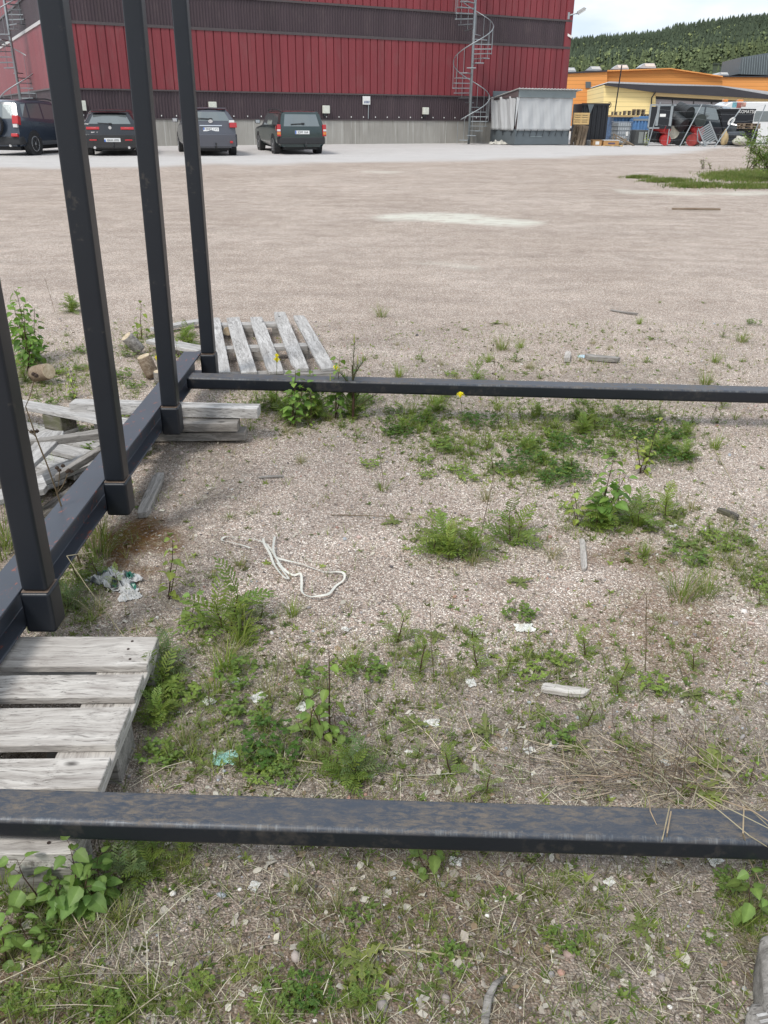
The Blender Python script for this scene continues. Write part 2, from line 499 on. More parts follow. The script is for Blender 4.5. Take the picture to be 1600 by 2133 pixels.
def endgrain():
    m = NT('cut_log_end')
    v = m.rnd_coord()
    c = m.ramp(m.noise(v, 40, 4, .7), [(.3, (.34,.25,.15)), (.6, (.56,.47,.33)), (.8, (.68,.61,.48))])
    m.col(c); m.rough(.9); m.bump(m.noise(v, 60, 3, .6), .4, .003); return m.m
M_LOGEND = endgrain()
def leafmat(name, trans=.45, rough=.5):
    m = NT(name)
    c = m.attr('Col')
    v = m.rnd_coord()
    c2 = m.mix(m.noise(v, 90, 3, .6), m.mix(1.0, c, (.80,.82,.78), 'MULTIPLY'), m.mix(1.0, c, (1.2,1.2,1.12), 'MULTIPLY'))
    m.col(c2); m.rough(rough); m.spec(.4)
    tr = m.n('ShaderNodeBsdfTranslucent'); m.set(tr.inputs[0], m.mix(1.0, c2, (1.15,1.2,.7), 'MULTIPLY'))
    ms = m.n('ShaderNodeMixShader'); m.set(ms.inputs[0], trans)
    m.t.links.new(m.b.outputs[0], ms.inputs[1]); m.t.links.new(tr.outputs[0], ms.inputs[2]); m.t.links.new(ms.outputs[0], m.out.inputs[0])
    return m.m
M_LEAF = leafmat('green_leaf')
M_DRY = leafmat('dry_plant', .15, .8)
def colmat(name, rough=.8, bump=0.0, bs=60, spec=.3):
    m = NT(name)
    c = m.attr('Col')
    v = m.coord()
    f = m.noise(v, bs, 4, .65)
    m.col(m.mix(f, m.mix(1.0, c, (.78,.78,.78), 'MULTIPLY'), m.mix(1.0, c, (1.2,1.2,1.2), 'MULTIPLY')))
    m.rough(rough); m.spec(spec)
    if bump: m.bump(f, bump, .004)
    return m.m
M_PEB = colmat('pebble_stone', .85, .3, 200)
M_NAIL = plain('rusty_nail', (.045,.03,.024), .8, .2, .3, 90)
M_GALV = plain('galvanised_steel', (.33,.36,.37), .45, .55, .12, 3)
M_BLACKPL = plain('black_plastic', (.014,.015,.017), .5, 0, .2, 6)
M_WHITE = plain('white_paint', (.74,.74,.71), .5, 0, .06, 5)
# ---------------------------------------------------------------- steel stake rack
ZT = 0.264                       # top of the long beam
fr = thing('steel_rack', 'black steel rack of one long beam, four posts and two cross beams', 'steel rack', P(217, 1004, 0))
FI = fr.matrix_world.inverted()
ea = P(141, 1100, ZT); eb = P(419, 734, ZT)
edir = (eb - ea); edir.z = 0; edir.normalize()
eright = Vector((edir.y, -edir.x, 0))
YF = P(419, 732, ZT).y
def on_edge(Y): return ea + edir * ((Y - ea.y) / edir.y)
p0 = on_edge(0.5); p1 = on_edge(YF)
LB = (p1 - p0).length
FW = .105; FH = .122; FT = .010
BM = Matrix.Translation(p0) @ Matrix(((eright.x, edir.x, 0, 0), (eright.y, edir.y, 0, 0), (0, 0, 1, 0), (0, 0, 0, 1)))
# local: x to the right of the beam, y along it, z up; x=0 is the right flange edge
ib = MB()
prof = [(0,0),(-FW,0),(-FW,-FT),(-FW/2-.004,-FT),(-FW/2-.004,-FH+FT),(-FW,-FH+FT),(-FW,-FH),(0,-FH),(0,-FH+FT),(-FW/2+.004,-FH+FT),(-FW/2+.004,-FT),(0,-FT)]
ib.prism(prof, LB, Matrix(((1,0,0,0),(0,0,-1,LB),(0,1,0,0),(0,0,0,1))))
o = ib.build('long_beam', M_FLANGE, fr, bevel=.0015, seg=1); o.matrix_world = BM
def set_local(o, M): o.parent = fr; o.matrix_local = FI @ M
set_local(o, BM)
CO = .088; PO = .076
posts = [(37, 1237, (-60, 380)), (216, 1007, (73, 0)), (337, 850, (255, 0)), (419, 739, (356, 0))]
# leftmost post: its left edge leaves the photo, give it the lean of its neighbour
tops = []
for i, (px, py, (tx, ty)) in enumerate(posts):
    b = P(px, py, ZT)
    t = PY(tx, ty, b.y)
    lean = (t.x - b.x) / (t.z - ZT)
    if i == 0: lean = None
    tops.append((b, lean))
tops[0] = (tops[0][0], tops[1][1] - .004)
for i, (b, lean) in enumerate(tops):
    e = on_edge(b.y)
    c = Matrix.Translation(e + Vector((0, 0, 0))) @ BM.to_3x3().to_4x4()
    cb = MB()
    zb = -.137 if i else -.136
    # open topped square sleeve
    h = CO / 2; q = h - .006
    cb.box((h + .002, CO/2, zb/2 + .0), (CO, CO, -zb))
    o = cb.build('sleeve', M_STEEL, bevel=.011, seg=3); set_local(o, c)
    cb = MB()
    ring = []
    for (r, z) in ((h - .001, .000), (h - .001, .004), (q, .004)):
        pass
    cb.box((h + .002, CO/2, .0015), (CO - .010, CO - .010, .003))
    o2 = cb.build('weld_rim', plain('bare_rim_%d' % i, (.16,.115,.085), .6, .3, .2, 40) if i == 0 else bpy.data.materials['bare_rim_0'], o, bevel=.004, seg=2)
    pb = MB(); Hh = 2.9
    pb.box((0, 0, Hh/2), (PO, PO, Hh))
    o = pb.build('post', M_STEEL, bevel=.011, seg=3)
    sh = Matrix(((1,0,lean,0),(0,1,0,0),(0,0,1,0),(0,0,0,1)))
    ang = math.atan(lean)
    set_local(o, c @ Matrix.Translation((h + .002, CO/2, .003)) @ Matrix.Rotation(ang, 4, 'Y'))
def crossbeam(a, b, wdt, hgt, mat, name='cross_beam'):
    # a,b: back top edge ends
    d = (b - a).normalized(); L_ = (b - a).length
    nrm = Vector((d.y, -d.x, 0)).normalized()     # towards the camera
    M_ = Matrix(((d.x, -nrm.x, 0, a.x), (d.y, -nrm.y, 0, a.y), (d.z, 0, 1, a.z), (0,0,0,1)))
    mb_ = MB()
    n = 24
    mb_.box((L_/2, -wdt/2, -hgt/2), (L_, wdt, hgt))
    o = mb_.build(name, mat, bevel=.013, seg=4)
    set_local(o, M_)
    return o
ZC = .196
a = P(-160, 1633, ZC); b = P(2700, 1716, ZC)
crossbeam(a, b, .094, .056, M_STEEL_TOP)
ZF = .235
a = P(398, 775, ZF); b = P(2300, 821, ZF)
crossbeam(a, b, .105, .066, M_STEEL_TOP)
# ---------------------------------------------------------------- red warehouse
H_ = FPX / math.cos(PITCH)
AZ = math.atan(1.884)                         # direction of the long facade, clockwise from +Y
wd = Vector((math.sin(AZ), math.cos(AZ), 0))
lw = Vector((-wd.y, wd.x, 0))                 # direction of the left gable, away from the camera
Q0 = PY(600, 250, 40.5)
wn_ = Vector((wd.y, -wd.x, 0))                # outward, to the camera
def PWALL(px, py, base=Q0, nrm=wn_):
    d = ray(px, py); o = Vector((0, 0, CAM_H))
    t = (base - o).dot(nrm) / d.dot(nrm)
    return o + d * t
cl = PWALL(114, 185); cr = PWALL(1181, 100)
LW = (cr - cl).length
def zw(px, py): return PWALL(px, py).z
z_con = (zw(160, 245.8) + zw(1025, 254)) / 2
z_r0 = (zw(152, 183.5) + zw(950, 202)) / 2
z_r1 = (zw(140, 46.5) + zw(1175, 103.5)) / 2
z_b1 = (zw(700, 8) + zw(1180, 45)) / 2
print('BUILDING', cl, cr, LW, z_con, z_r0, z_r1, z_b1)
ZG = .15
GL = 26.0
bl = thing('warehouse', 'large red warehouse with dark brown bands of corrugated steel above a concrete plinth', 'building', Matrix.Translation((cl.x, cl.y, ZG)))
BI = bl.matrix_world.inverted()
def sheet(L_, z0, z1, prof, pitch, name, mat, Mw):
    """vertical profiled sheet: prof = list of (fraction of pitch, depth)"""
    n = int(L_ / pitch) + 1
    xs_ = []
    for k in range(n):
        for f, d in prof:
            x = (k + f) * pitch
            if x <= L_: xs_.append((x, d))
    xs_.append((L_, xs_[-1][1]))
    vs = [(x, -d, z0) for x, d in xs_] + [(x, -d, z1) for x, d in xs_]
    N = len(xs_)
    mbb = MB(); mbb.add(vs, [(i, i+1, N+i+1, N+i) for i in range(N-1)])
    # closed thickness
    mbb.span(0, L_, .05, .3, z0, z1)
    o = mbb.build(name, mat, bl); o.matrix_local = BI @ Mw
    return o
MF = Matrix(((wd.x, lw.x, 0, cl.x), (wd.y, lw.y, 0, cl.y), (0, 0, 1, 0), (0,0,0,1)))     # x along facade, y into building
MG = Matrix(((lw.x, wd.x, 0, cl.x), (lw.y, wd.y, 0, cl.y), (0, 0, 1, 0), (0,0,0,1)))     # gable: x away, y into building
def cladding(name, a, b):
    m = NT(name)
    v = m.coord()
    n1 = m.noise(m.coord(scale=(1, 1, .12)), 2.5, 5, .65)
    st = m.noise(m.coord(scale=(9, 9, .25)), 1.2, 4, .6)
    c = m.mix(n1, a, b)
    c = m.mix(m.math('MULTIPLY', m.ramp(st, [(.55, 0.0), (.8, 1.0)]), .25), c, tuple(x * .6 for x in a))
    pn = m.noise(m.coord(scale=(.9, .9, .0)), 1.3, 1, .5); c = m.mix(1.0, c, m.ramp(pn, [(.35, .88), (.65, 1.1)]), 'MULTIPLY')
    gr_ = m.noise(m.coord(scale=(1.5, 1.5, .5)), 1.2, 6, .75); c = m.mix(m.math('MULTIPLY', m.ramp(gr_, [(.52, 0.0), (.75, 1.0)]), .22), c, (.22,.17,.15))
    m.col(c); m.rough(.48); m.spec(.4)
    m.bump(m.noise(m.coord(scale=(1, 1, .3)), 1.6, 3, .5), .15, .02)
    return m.m
M_RED = cladding('red_cladding', (.19,.030,.038), (.245,.046,.052))
M_BRN = cladding('brown_cladding', (.052,.034,.040), (.068,.047,.052))
def concrete(name, a=(.27,.255,.225), b=(.38,.365,.33)):
    m = NT(name)
    n1 = m.noise(m.coord(scale=(1, 1, .3)), 1.1, 6, .7)
    st = m.noise(m.coord(scale=(3.2, 3.2, .10)), 2.0, 5, .75)
    c = m.mix(m.ramp(n1, [(.3, 0.0), (.7, 1.0)]), a, b)
    c = m.mix(m.ramp(st, [(.56, 0.0), (.68, .6)]), c, (.62,.61,.57))
    c = m.mix(m.ramp(m.noise(m.coord(scale=(5, 5, .12)), 2.3, 4, .7), [(.56, 0.0), (.7, .6)]), c, (.14,.13,.11))
    m.col(c); m.rough(.9); m.bump(m.noise(m.coord(), 25, 4, .7), .2, .01)
    return m.m
M_CONC = concrete('plinth_concrete')
red_prof = [(0, .0), (.05, .0), (.09, .045), (.46, .045), (.48, .040), (.52, .040), (.54, .045), (.95, .045), (.99, .0)]
brn_prof = [(0, 0), (.25, 0), (.4, .022), (.75, .022), (.9, 0)]
mbp = MB(); mbp.span(-.02, LW + .02, -.03, .28, -.3, z_con); o = mbp.build('concrete_plinth', M_CONC, bl); o.matrix_local = BI @ MF
M_JNT = plain('joint_filler', (.5, .49, .45), .9)
for x in np.arange(3.1, LW, 4.9):
    mj = MB(); mj.span(x, x + .025, -.034, -.030, ZG + .1, z_con - .02)
    o = mj.build('plinth_joint', M_JNT, bl); o.matrix_local = BI @ MF
for Mw, L_, t in ((MF, LW, 0), (MG, GL, 1)):
    zb0 = z_con + .02 if not t else ZG - .3
    sheet(L_, zb0, z_r0, brn_prof, .125, 'brown_cladding', M_BRN, Mw)
    sheet(L_, z_r0 + .03, z_r1, red_prof, .36, 'red_cladding', M_RED, Mw)
    sheet(L_, z_r1 + .10, z_b1 - .04, brn_prof, .125, 'brown_cladding', M_BRN, Mw)
    sheet(L_, z_b1 + .04, z_b1 + 3.4, red_prof, .36, 'red_cladding', M_RED, Mw)
# trims between the bands
M_TRIM = plain('dark_trim', (.075,.06,.06), .5)
M_TRIMW = plain('pale_trim', (.5,.48,.46), .5)
tr = MB()
for z, h, d in ((z_con - .005, .05, .06), (z_r0 - .02, .055, .075), (z_r1 + .0, .105, .07), (z_b1 - .04, .08, .065)):
    tr.span(-.03, LW + .03, -d, .02, z, z + h)
o = tr.build('facade_flashing', M_TRIM, bl); o.matrix_local = BI @ MF
tr = MB()
for z, h, d in ((z_r0 - .02, .055, .075), (z_b1 - .04, .08, .065)):
    tr.span(-.03, GL + .03, -d, .02, z, z + h)
o = tr.build('gable_flashing', M_TRIM, bl); o.matrix_local = BI @ MG
tr = MB(); tr.span(-.03, GL, -.09, .02, z_r1, z_r1 + .12); o = tr.build('gable_roof_edge', M_TRIMW, bl); o.matrix_local = BI @ MG
# corner posts of red steel
cpn = MB(); cpn.span(-.055, .14, -.06, .12, ZG - .2, z_b1 + 3.4); o = cpn.build('corner_trim', M_RED, bl); o.matrix_local = BI @ MF
cpn = MB(); cpn.span(LW - .34, LW + .06, -.062, .12, z_con + .1, z_b1 + 3.4); o = cpn.build('corner_trim', M_RED, bl); o.matrix_local = BI @ MF
# right gable, back and roof so that the block is closed
rg = MB(); rg.span(LW - .02, LW + .04, 0, GL, ZG - .3, z_b1 + 3.4); rg.span(0, LW, GL - .05, GL, ZG - .3, z_b1 + 3.4)
o = rg.build('rear_walls', M_RED, bl); o.matrix_local = BI @ MF
rf = MB(); rf.span(-.2, LW + .2, -.2, GL + .2, z_b1 + 3.42, z_b1 + 3.7); o = rf.build('roof', M_TRIM, bl); o.matrix_local = BI @ MF
# bolt row along the foot of the lowest band
bo = MB()
for x in np.arange(.3, LW, .62): bo.span(x, x + .035, -.05, -.025, z_con + .12, z_con + .17)
o = bo.build('bolt_row', M_WHITE, bl); o['kind'] = 'stuff'; o.matrix_local = BI @ MF
# dent line and small bracket on the left of the facade
br = MB(); q = PWALL(155, 137); bx = (q - cl).dot(wd); br.span(bx - .35, bx + .05, -.13, -.09, q.z - .02, q.z + .02); br.span(bx - .3, bx - .25, -.12, 0.0, q.z - .02, q.z + .02)
o = br.build('bracket', M_GALV, bl); o.matrix_local = BI @ MF
# wall lamps
M_LAMP = plain('lamp_cover', (.62,.63,.55), .35)
for i, (px, py, s) in enumerate(((168, 220, .36), (441, 221, .33), (677, 228, .32), (884, 231, .30))):
    q = PWALL(px, py); x = (q - cl).dot(wd)
    lb = MB(); lb.span(x - s*.5, x + s*.5, -.2, -.05, q.z - s*.5, q.z + s*.5)
    o = lb.build('wall_lamp', M_LAMP, bl, bevel=.02); o.matrix_local = BI @ MF
    lc = MB(); lc.span(x - s*.5 + .02, x - s*.5 + .16, -.17, -.03, q.z - s*.85, q.z - s*.5 - .003)
    lc.tube([(x - .05, -.08, q.z - s*.8), (x - .03, -.07, z_con + .12), (x - .2, -.07, z_con + .06)], .012, 5)
    o2 = lc.build('lamp_bracket', M_BLACKPL, o)
# number sign
q = PWALL(762, 209); x = (q - cl).dot(wd)
sg = MB(); sg.span(x - .19, x + .19, -.08, -.06, q.z - .17, q.z + .17); so = sg.build('wall_sign', M_WHITE, bl); so.matrix_local = BI @ MF
st_ = MB()
for k in range(4):
    xx = x - .12 + k * .07
    st_.add([(xx, -.083, q.z - .12), (xx + .045, -.083, q.z - .12), (xx + .06, -.083, q.z - .02), (xx + .015, -.083, q.z - .02)], [(0,1,2,3)])
st_.build('sign_marks', plain('sign_blue', (.05,.08,.2), .5), so)
cv = MB(); cv.tube([(x + .12, -.05, q.z - .17), (x + .1, -.05, z_con + .08)], .02, 5); o = cv.build('cable', M_GALV, bl); o.matrix_local = BI @ MF
# street lamp arm and camera at the right corner
q = PWALL(1183, 33)
la = thing('corner_floodlight', 'grey floodlight on a slanting arm high on the right corner of the red warehouse', 'lamp', Matrix.Translation(q))
tip = PY(1213, 20, q.y); hd = PY(1202, 27, q.y)
lm_ = MB(); lm_.tube([(0,0,0), hd - q], .035, 6); lm_.box((0,0,0), (.16,.16,.3)); lm_.build('arm', M_GALV, la)
hh_ = MB(); dvec = (tip - hd).normalized(); ang = math.atan2(dvec.z, dvec.x)
hh_.box((hd - q) + dvec * .22, (.5,.24,.12), Matrix.Rotation(-ang, 3, 'Y'), taper=.7); hh_.build('lamp_head', plain('lamp_grey', (.3,.3,.29), .5), la, bevel=.02)
lg = MB(); lg.box((hd - q) + dvec * .25 + Vector((.03,0,-.09)), (.36,.2,.05), Matrix.Rotation(-ang, 3, 'Y')); lg.build('lens', plain('lamp_lens', (.55,.55,.5), .2), la)
q = PWALL(1181, 76)
sc_ = MB(); sc_.box((.12,0,.03), (.3,.12,.1), Matrix.Rotation(R(25), 3, 'Y')); sc_.tube([(-.1,0,0), (.1,0,.02)], .03, 5); o = sc_.build('security_camera', M_WHITE, None); o.location = q
tag(o, 'small white security camera on the right corner of the red warehouse, below the floodlight', 'camera')

# ---------------------------------------------------------------- spiral stairs
def spiral(base, rad, pitch, z_top, ang0, label, name='spiral_staircase', step=.2, rail_h=.95, sense=1):
    st = thing(name, label, 'staircase', Matrix.Translation(base))
    mb_ = MB(); mb_.tube([(0,0,0), (0,0,z_top + 1.0)], .06, 10); mb_.build('centre_pole', M_GALV, st, smooth=True)
    n = int(z_top / step)
    for i in range(1, n + 1):
        z = i * step
        a = ang0 + sense * 2*PI * z / pitch
        da = 2*PI * step / pitch * .62
        t = MB()
        pts = [(.05*math.cos(a-da), .05*math.sin(a-da)), (rad*math.cos(a-da), rad*math.sin(a-da)), (rad*math.cos(a), rad*math.sin(a)), (rad*math.cos(a+da*.8), rad*math.sin(a+da*.8)), (.05*math.cos(a+da), .05*math.sin(a+da))]
        t.prism(pts if sense > 0 else pts[::-1], .035, Matrix.Translation((0,0,z - .035)))
        o = t.build('tread', M_GALV, st)
    m2 = MB(); pts = []
    N = int(z_top / step) * 4
    for k in range(N + 1):
        z = step * .5 + k * (z_top - step*.5) / N; a = ang0 + sense * 2*PI * z / pitch
        pts.append((rad*1.0*math.cos(a), rad*math.sin(a), z + rail_h))
    m2.tube(pts, .024, 5)
    o = m2.build('handrail', M_GALV, st, smooth=True)
    m3 = MB()
    for i in range(0, n + 1):
        z = max(.02, i * step); a = ang0 + sense * 2*PI * (z) / pitch
        m3.tube([(rad*math.cos(a), rad*math.sin(a), z - .02), (rad*math.cos(a), rad*math.sin(a), z + rail_h)], .011, 4)
    m3.build('baluster_row', M_GALV, st)['kind'] = 'stuff'
    return st
# right: foot at (968..978, 303)
d = ray(976, 303)
b0 = PWALL(976, 303, Q0 + wn_ * 1.25)
sb = Vector((b0.x, b0.y, gz(b0.x, b0.y)))
stv = 2115 / b0.y
print('STAIR base', b0, 'px/m', stv)
spiral(sb, .88, 140 / stv, 9.0, R(-136), 'galvanised spiral staircase against the red facade beside the grey shed')
b1 = PY(47, 235, 41.0); b1.z = gz(b1.x, b1.y)
stv = 2115 / 41.0
spiral(b1, .88, 150 / stv, 8.0, 2*PI * (50 - 300) / 150 , 'galvanised spiral staircase at the left gable behind the parked suv')
# ---------------------------------------------------------------- pallets, planks, logs
def board(parent, name, a, b, wdt, th, mat, up=Vector((0,0,1)), ragged=0.0, seed=0, twist=0.0):
    """board from a to b (centre of its lower face), grain along its length"""
    a = Vector(a); b = Vector(b); d = b - a; L_ = d.length; d.normalize()
    s = up.cross(d).normalized(); u = d.cross(s).normalized()
    rnd = random.Random(seed * 7 + int(L_ * 1000))
    n = 10; mb_ = MB(); vs = []
    for i in range(n + 1):
        t = i / n
        wl = wdt / 2 + rnd.uniform(-1, 1) * .0012; wr_ = wdt / 2 + rnd.uniform(-1, 1) * .0012
        e = 0
        if ragged and i in (0, n): wl *= 1 - ragged * rnd.random(); wr_ *= 1 - ragged * .6 * rnd.random()
        x = t * L_
        xl = x + (rnd.uniform(-1, 1) * ragged * .03 if i in (0, n) else 0)
        tw = twist * (t - .5)
        z = .002 * math.sin(t * 5 + seed)
        for (yy, zz, xx) in ((-wr_, 0, x), (wl, 0, xl), (wl, th, xl), (-wr_, th, x)):
            vs.append((xx, yy, zz + z + tw * yy))
    fs = [(0,3,2,1), (n*4, n*4+1, n*4+2, n*4+3)]
    for i in range(n):
        for k in range(4): fs.append((i*4+k, i*4+(k+1)%4, (i+1)*4+(k+1)%4, (i+1)*4+k))
    mb_.add(vs, fs)
    M_ = Matrix(((d.x, s.x, u.x, a.x), (d.y, s.y, u.y, a.y), (d.z, s.z, u.z, a.z), (0,0,0,1)))
    o = mb_.build(name, mat, parent, bevel=.002, seg=1)
    o.matrix_local = M_
    return o
def euro_pallet(name, label, M_, mats, group=None, missing=(), cat='pallet', scale_t=1.0):
    """1.2 x 0.8 m, x along the deck boards, origin at the middle of the underside"""
    mt, ms_, mbk, mbt = mats
    t = thing(name, label, cat, M_, group)
    th = .022; zb = th; zk = zb + .078 * scale_t; zs = zk + th; 
    ys_ = (-.3275, -.164, 0, .164, .3275); wds = (.145, .1, .145, .1, .145)
    for i, (y, w_) in enumerate(zip(ys_, wds)):
        if ('deck', i) in missing: continue
        board(t, 'deck_board', (-.6, y, zs), (.6, y, zs), w_, th, mt, seed=i + 1)
    for i, x in enumerate((-.5275, 0, .5275)):
        if ('cross', i) not in missing: board(t, 'cross_board', (x, -.4, zk), (x, .4, zk), .145, th - .001, ms_, seed=i + 11)
        for j, y in enumerate((-.35, 0, .35)):
            if ('block', i, j) in missing: continue
            k = MB(); k.box((x, y, zb + (zk - zb) / 2), (.142, .098 if j != 1 else .142, zk - zb - .001)); k.build('block', mbk, t, bevel=.004, seg=1)
    for j, y in enumerate((-.35, 0, .35)):
        if ('foot', j) in missing: continue
        board(t, 'bottom_board', (-.6, y, 0), (.6, y, 0), .1 if j != 1 else .145, th - .001, mbt, seed=j + 21)
    return t
def frame_at(o, xd, z=(0,0,1)):
    xd = Vector(xd).normalized(); zd = Vector(z).normalized(); yd = zd.cross(xd).normalized(); xd = yd.cross(zd)
    return Matrix(((xd.x, yd.x, zd.x, o.x), (xd.y, yd.y, zd.y, o.y), (xd.z, yd.z, zd.z, o.z), (0,0,0,1)))
# near pallet, its right end in view
zp = .124
c1 = P(330, 1325, zp); c2 = P(207, 1638, zp)
yd = (c1 - c2); yd.z = 0; yd.normalize(); xd = Vector((yd.y, -yd.x, 0))
ctr = c1 - yd * .4 - xd * .6
np_ = euro_pallet('pallet', 'bleached wooden pallet under the left end of the near cross beam', frame_at(Vector((ctr.x, ctr.y, zp - .144)), xd), (M_WOODW, M_WOODW, M_WOODG, M_WOODG))
rn = random.Random(2)
for ch in kids(np_):
    if not ch.name.startswith('deck_board'): continue
    w_ = .145 if abs(ch.location.y) < .05 or abs(ch.location.y) > .3 else .1
    for x in (.60, 1.13):
        for k in ((-.3, .05, .3) if w_ > .12 else (-.22, .22)):
            b_ = MB(); b_.lathe([(.0042, 0), (.0042, .0012)], 8, (x + rn.uniform(-.03, .03), k * w_ + rn.uniform(-.004, .004), .0215))
            b_.build('nail_head', M_NAIL, ch)
# upside-down rotten pallet behind the long beam
d1_ = P(195, 880, .15) - P(94, 854, .15); d1_.z = 0; d1_.normalize()
pc = P(118, 955, .03)
Mq = frame_at(Vector((pc.x - .30, pc.y + .10, .150)), d1_, Vector((.03, -.05, -1)))
euro_pallet('rotten_pallet', 'rotting upside-down pallet behind the long beam, half its top boards gone', Mq, (M_WOODS, M_WOODS, M_WOODD, M_WOODS), missing=(('foot', 1), ('block', 1, 1), ('block', 2, 1)))
# light debris beside it: dark board under the beam
t = board(None, 'dark_board', P(90, 1085, .02), P(225, 985, .03), .09, .03, M_WOODD, ragged=.5, seed=3)
tag(t, 'dark rotten board in the gap between the upside-down pallet and the long beam', 'board')
t = board(None, 'splintered_plank', G(298, 1080) + Vector((0,0,.005)), G(335, 1000) + Vector((0,0,.012)), .05, .028, M_WOODG, ragged=.6, seed=5)
tag(t, 'splintered grey plank lying against the sleeve of the second post', 'plank')
for k, (a_, b2, w_, th_, z, lb) in enumerate((((18,1010),(120,905),.09,.022,.17,'broken grey board lying slantwise over the upside-down pallet'), ((60,930),(255,905),.05,.03,.175,'narrow splintered batten on top of the upside-down pallet'), ((-30,1050),(95,1015),.12,.025,.12,'split board at the near corner of the upside-down pallet'), ((120,1000),(235,930),.035,.03,.10,'thin broken batten near the long beam'))):
    t = board(None, 'broken_board', P(*a_, z), P(*b2, z + .01), w_, th_, M_WOODG if k % 2 else M_WOODS, ragged=.8, seed=k + 90, twist=.3); tag(t, lb, 'board')
# far white pallet
wp_ = thing('pallet', 'silvery broken pallet with five slats lying flat behind the far cross beam', 'pallet', G(570, 720))
WI = wp_.matrix_world.inverted()
def wboard(nm, a, b, w_, th, z, mat, **k):
    A = P(a[0], a[1], z); B = P(b[0], b[1], z); A.z -= th; B.z -= th
    return board(wp_, nm, WI @ A, WI @ B, w_, th, mat, **k)
for i, (a, b, w_) in enumerate((((467,775),(447,661),.075), ((519,775.5),(485,660),.10), ((575,774),(533,660),.098), ((628,768),(581,650),.098), ((684,766),(622,657),.092))):
    wboard('slat', a, b, w_, .02, .115, M_WOODS, ragged=.45 if i > 2 else .12, seed=i + 31, twist=.04 * (i - 2))
for i, (a, b) in enumerate((((440,674),(590,672)), ((445,724),(640,717)), ((440,779),(702,773)))):
    wboard('rail', a, b, .09, .03, .094, M_WOODS if i < 2 else M_WOODG, seed=i + 41)
    for k in (0.06, .5, .94):
        bb = MB(); q = WI @ (P(*a, .094) * (1 - k) + P(*b, .094) * k); bb.box((q.x, q.y, q.z - .065), (.1, .1, .07)); bb.build('block', M_WOODG, wp_, bevel=.004, seg=1)
t = board(None, 'white_board_end', P(318, 712, .05), P(425, 735, .05), .12, .025, M_WOODS, seed=60); tag(t, 'short whitened board lying between the cut logs and the silvery pallet', 'board')
t = board(None, 'white_board_end', P(318, 690, .03), P(420, 672, .03), .08, .025, M_WOODS, seed=61); tag(t, 'thin pale board behind the second tallest post, far side of the logs', 'board')
# stack of squared timbers
for i, (a, b, w_, th, z, lb) in enumerate((
    ((150,836),(539,846),.085,.052,.185,'long squared grey timber on top of the timbers behind the long beam'),
    ((200,874),(497,876),.085,.045,.125,'middle squared timber lying directly under the long top timber'),
    ((240,896),(513,895),.09,.045,.06,'lowest squared timber of the pile, resting on the gravel'))):
    A = P(a[0], a[1], z); B = P(b[0], b[1], z); A.z = B.z = z - th
    o = board(None, 'squared_timber', A, B, w_, th, M_WOODG if i else M_WOODS, seed=70 + i)
    tag(o, lb, 'timber')
for x in (470, 250):
    pass
# cut logs
for i, (px, py, r, h, tilt, az, lb) in enumerate((
    (292, 738, .042, .13, 38, -60, 'short cut log tilted left, behind the other cut log by the second post'),
    (318, 788, .044, .13, 18, -70, 'short cut log standing nearly upright left of the far post'),
    (333, 800, .03, .07, 5, 0, 'small pale log stub beside the upright cut log'),
    (76, 796, .050, .14, 75, 60, 'short cut log lying in front of the leafy sapling at left'),
    (470, 700, .035, .10, 80, 20, 'round stone-like log stub between the slats of the silvery pallet'))):
    g = G(px, py)
    M_ = Matrix.Translation(g + Vector((0, 0, .01 + r * math.sin(R(tilt)) * .9))) @ Matrix.Rotation(R(az), 4, 'Z') @ Matrix.Rotation(R(tilt), 4, 'X')
    t = thing('cut_log', lb, 'log', M_)
    b_ = MB(); b_.lathe([(r * .97, -.005), (r, .02), (r * 1.02, h * .5), (r * .98, h - .004), (r * .93, h)], 20)
    b_.build('bark', M_WOODB if i % 2 else M_WOODG, t, smooth=True)
    e_ = MB(); e_.lathe([(r * .92, h - .002), (r * .9, h + .002)], 20); e_.build('cut_end', M_LOGEND, t)
# pale wood splinters lying about
for (a, b, w_, th, mat, nm, lb) in (
    ((1212,1128),(1216,1192),.022,.012,M_WOODW,'wood_splinter','flaking white wood splinter standing out right of the feathery clump'),
    ((1126,1440),(1214,1450),.035,.016,M_WOODW,'wood_splinter','flat bleached wood splinter right of centre, beyond the near cross beam'),
    ((1222,748),(1286,756),.06,.03,M_WOODG,'wood_chunk','grey weathered wood chunk beyond the far cross beam'),
    ((1183,742),(1180,757),.04,.03,M_WOODW,'wood_chip','white wood chip left of the grey wood chunk beyond the far cross beam'),
    ((1272,648),(1326,657),.025,.012,M_WOODG,'stick','straight grey stick on the open gravel beyond the grey wood chunk'),
    ((540,998),(590,995),.012,.008,M_WOODG,'stick','thin grey stick on the bare gravel right of the second post'),
    ((1495,1066),(1540,1084),.03,.015,M_WOODD,'bark_strip','dark bark strip near the right edge of the photo'),
    ((1400,437),(1500,438),.05,.03,M_WOODB,'branch','brown branch lying on the open yard far right')):
    A = G(*a); B = G(*b); A.z += .004; B.z += .006
    o = board(None, nm, A, B, w_, th, mat, ragged=.7, seed=int(a[0])); tag(o, lb, 'wood scrap')
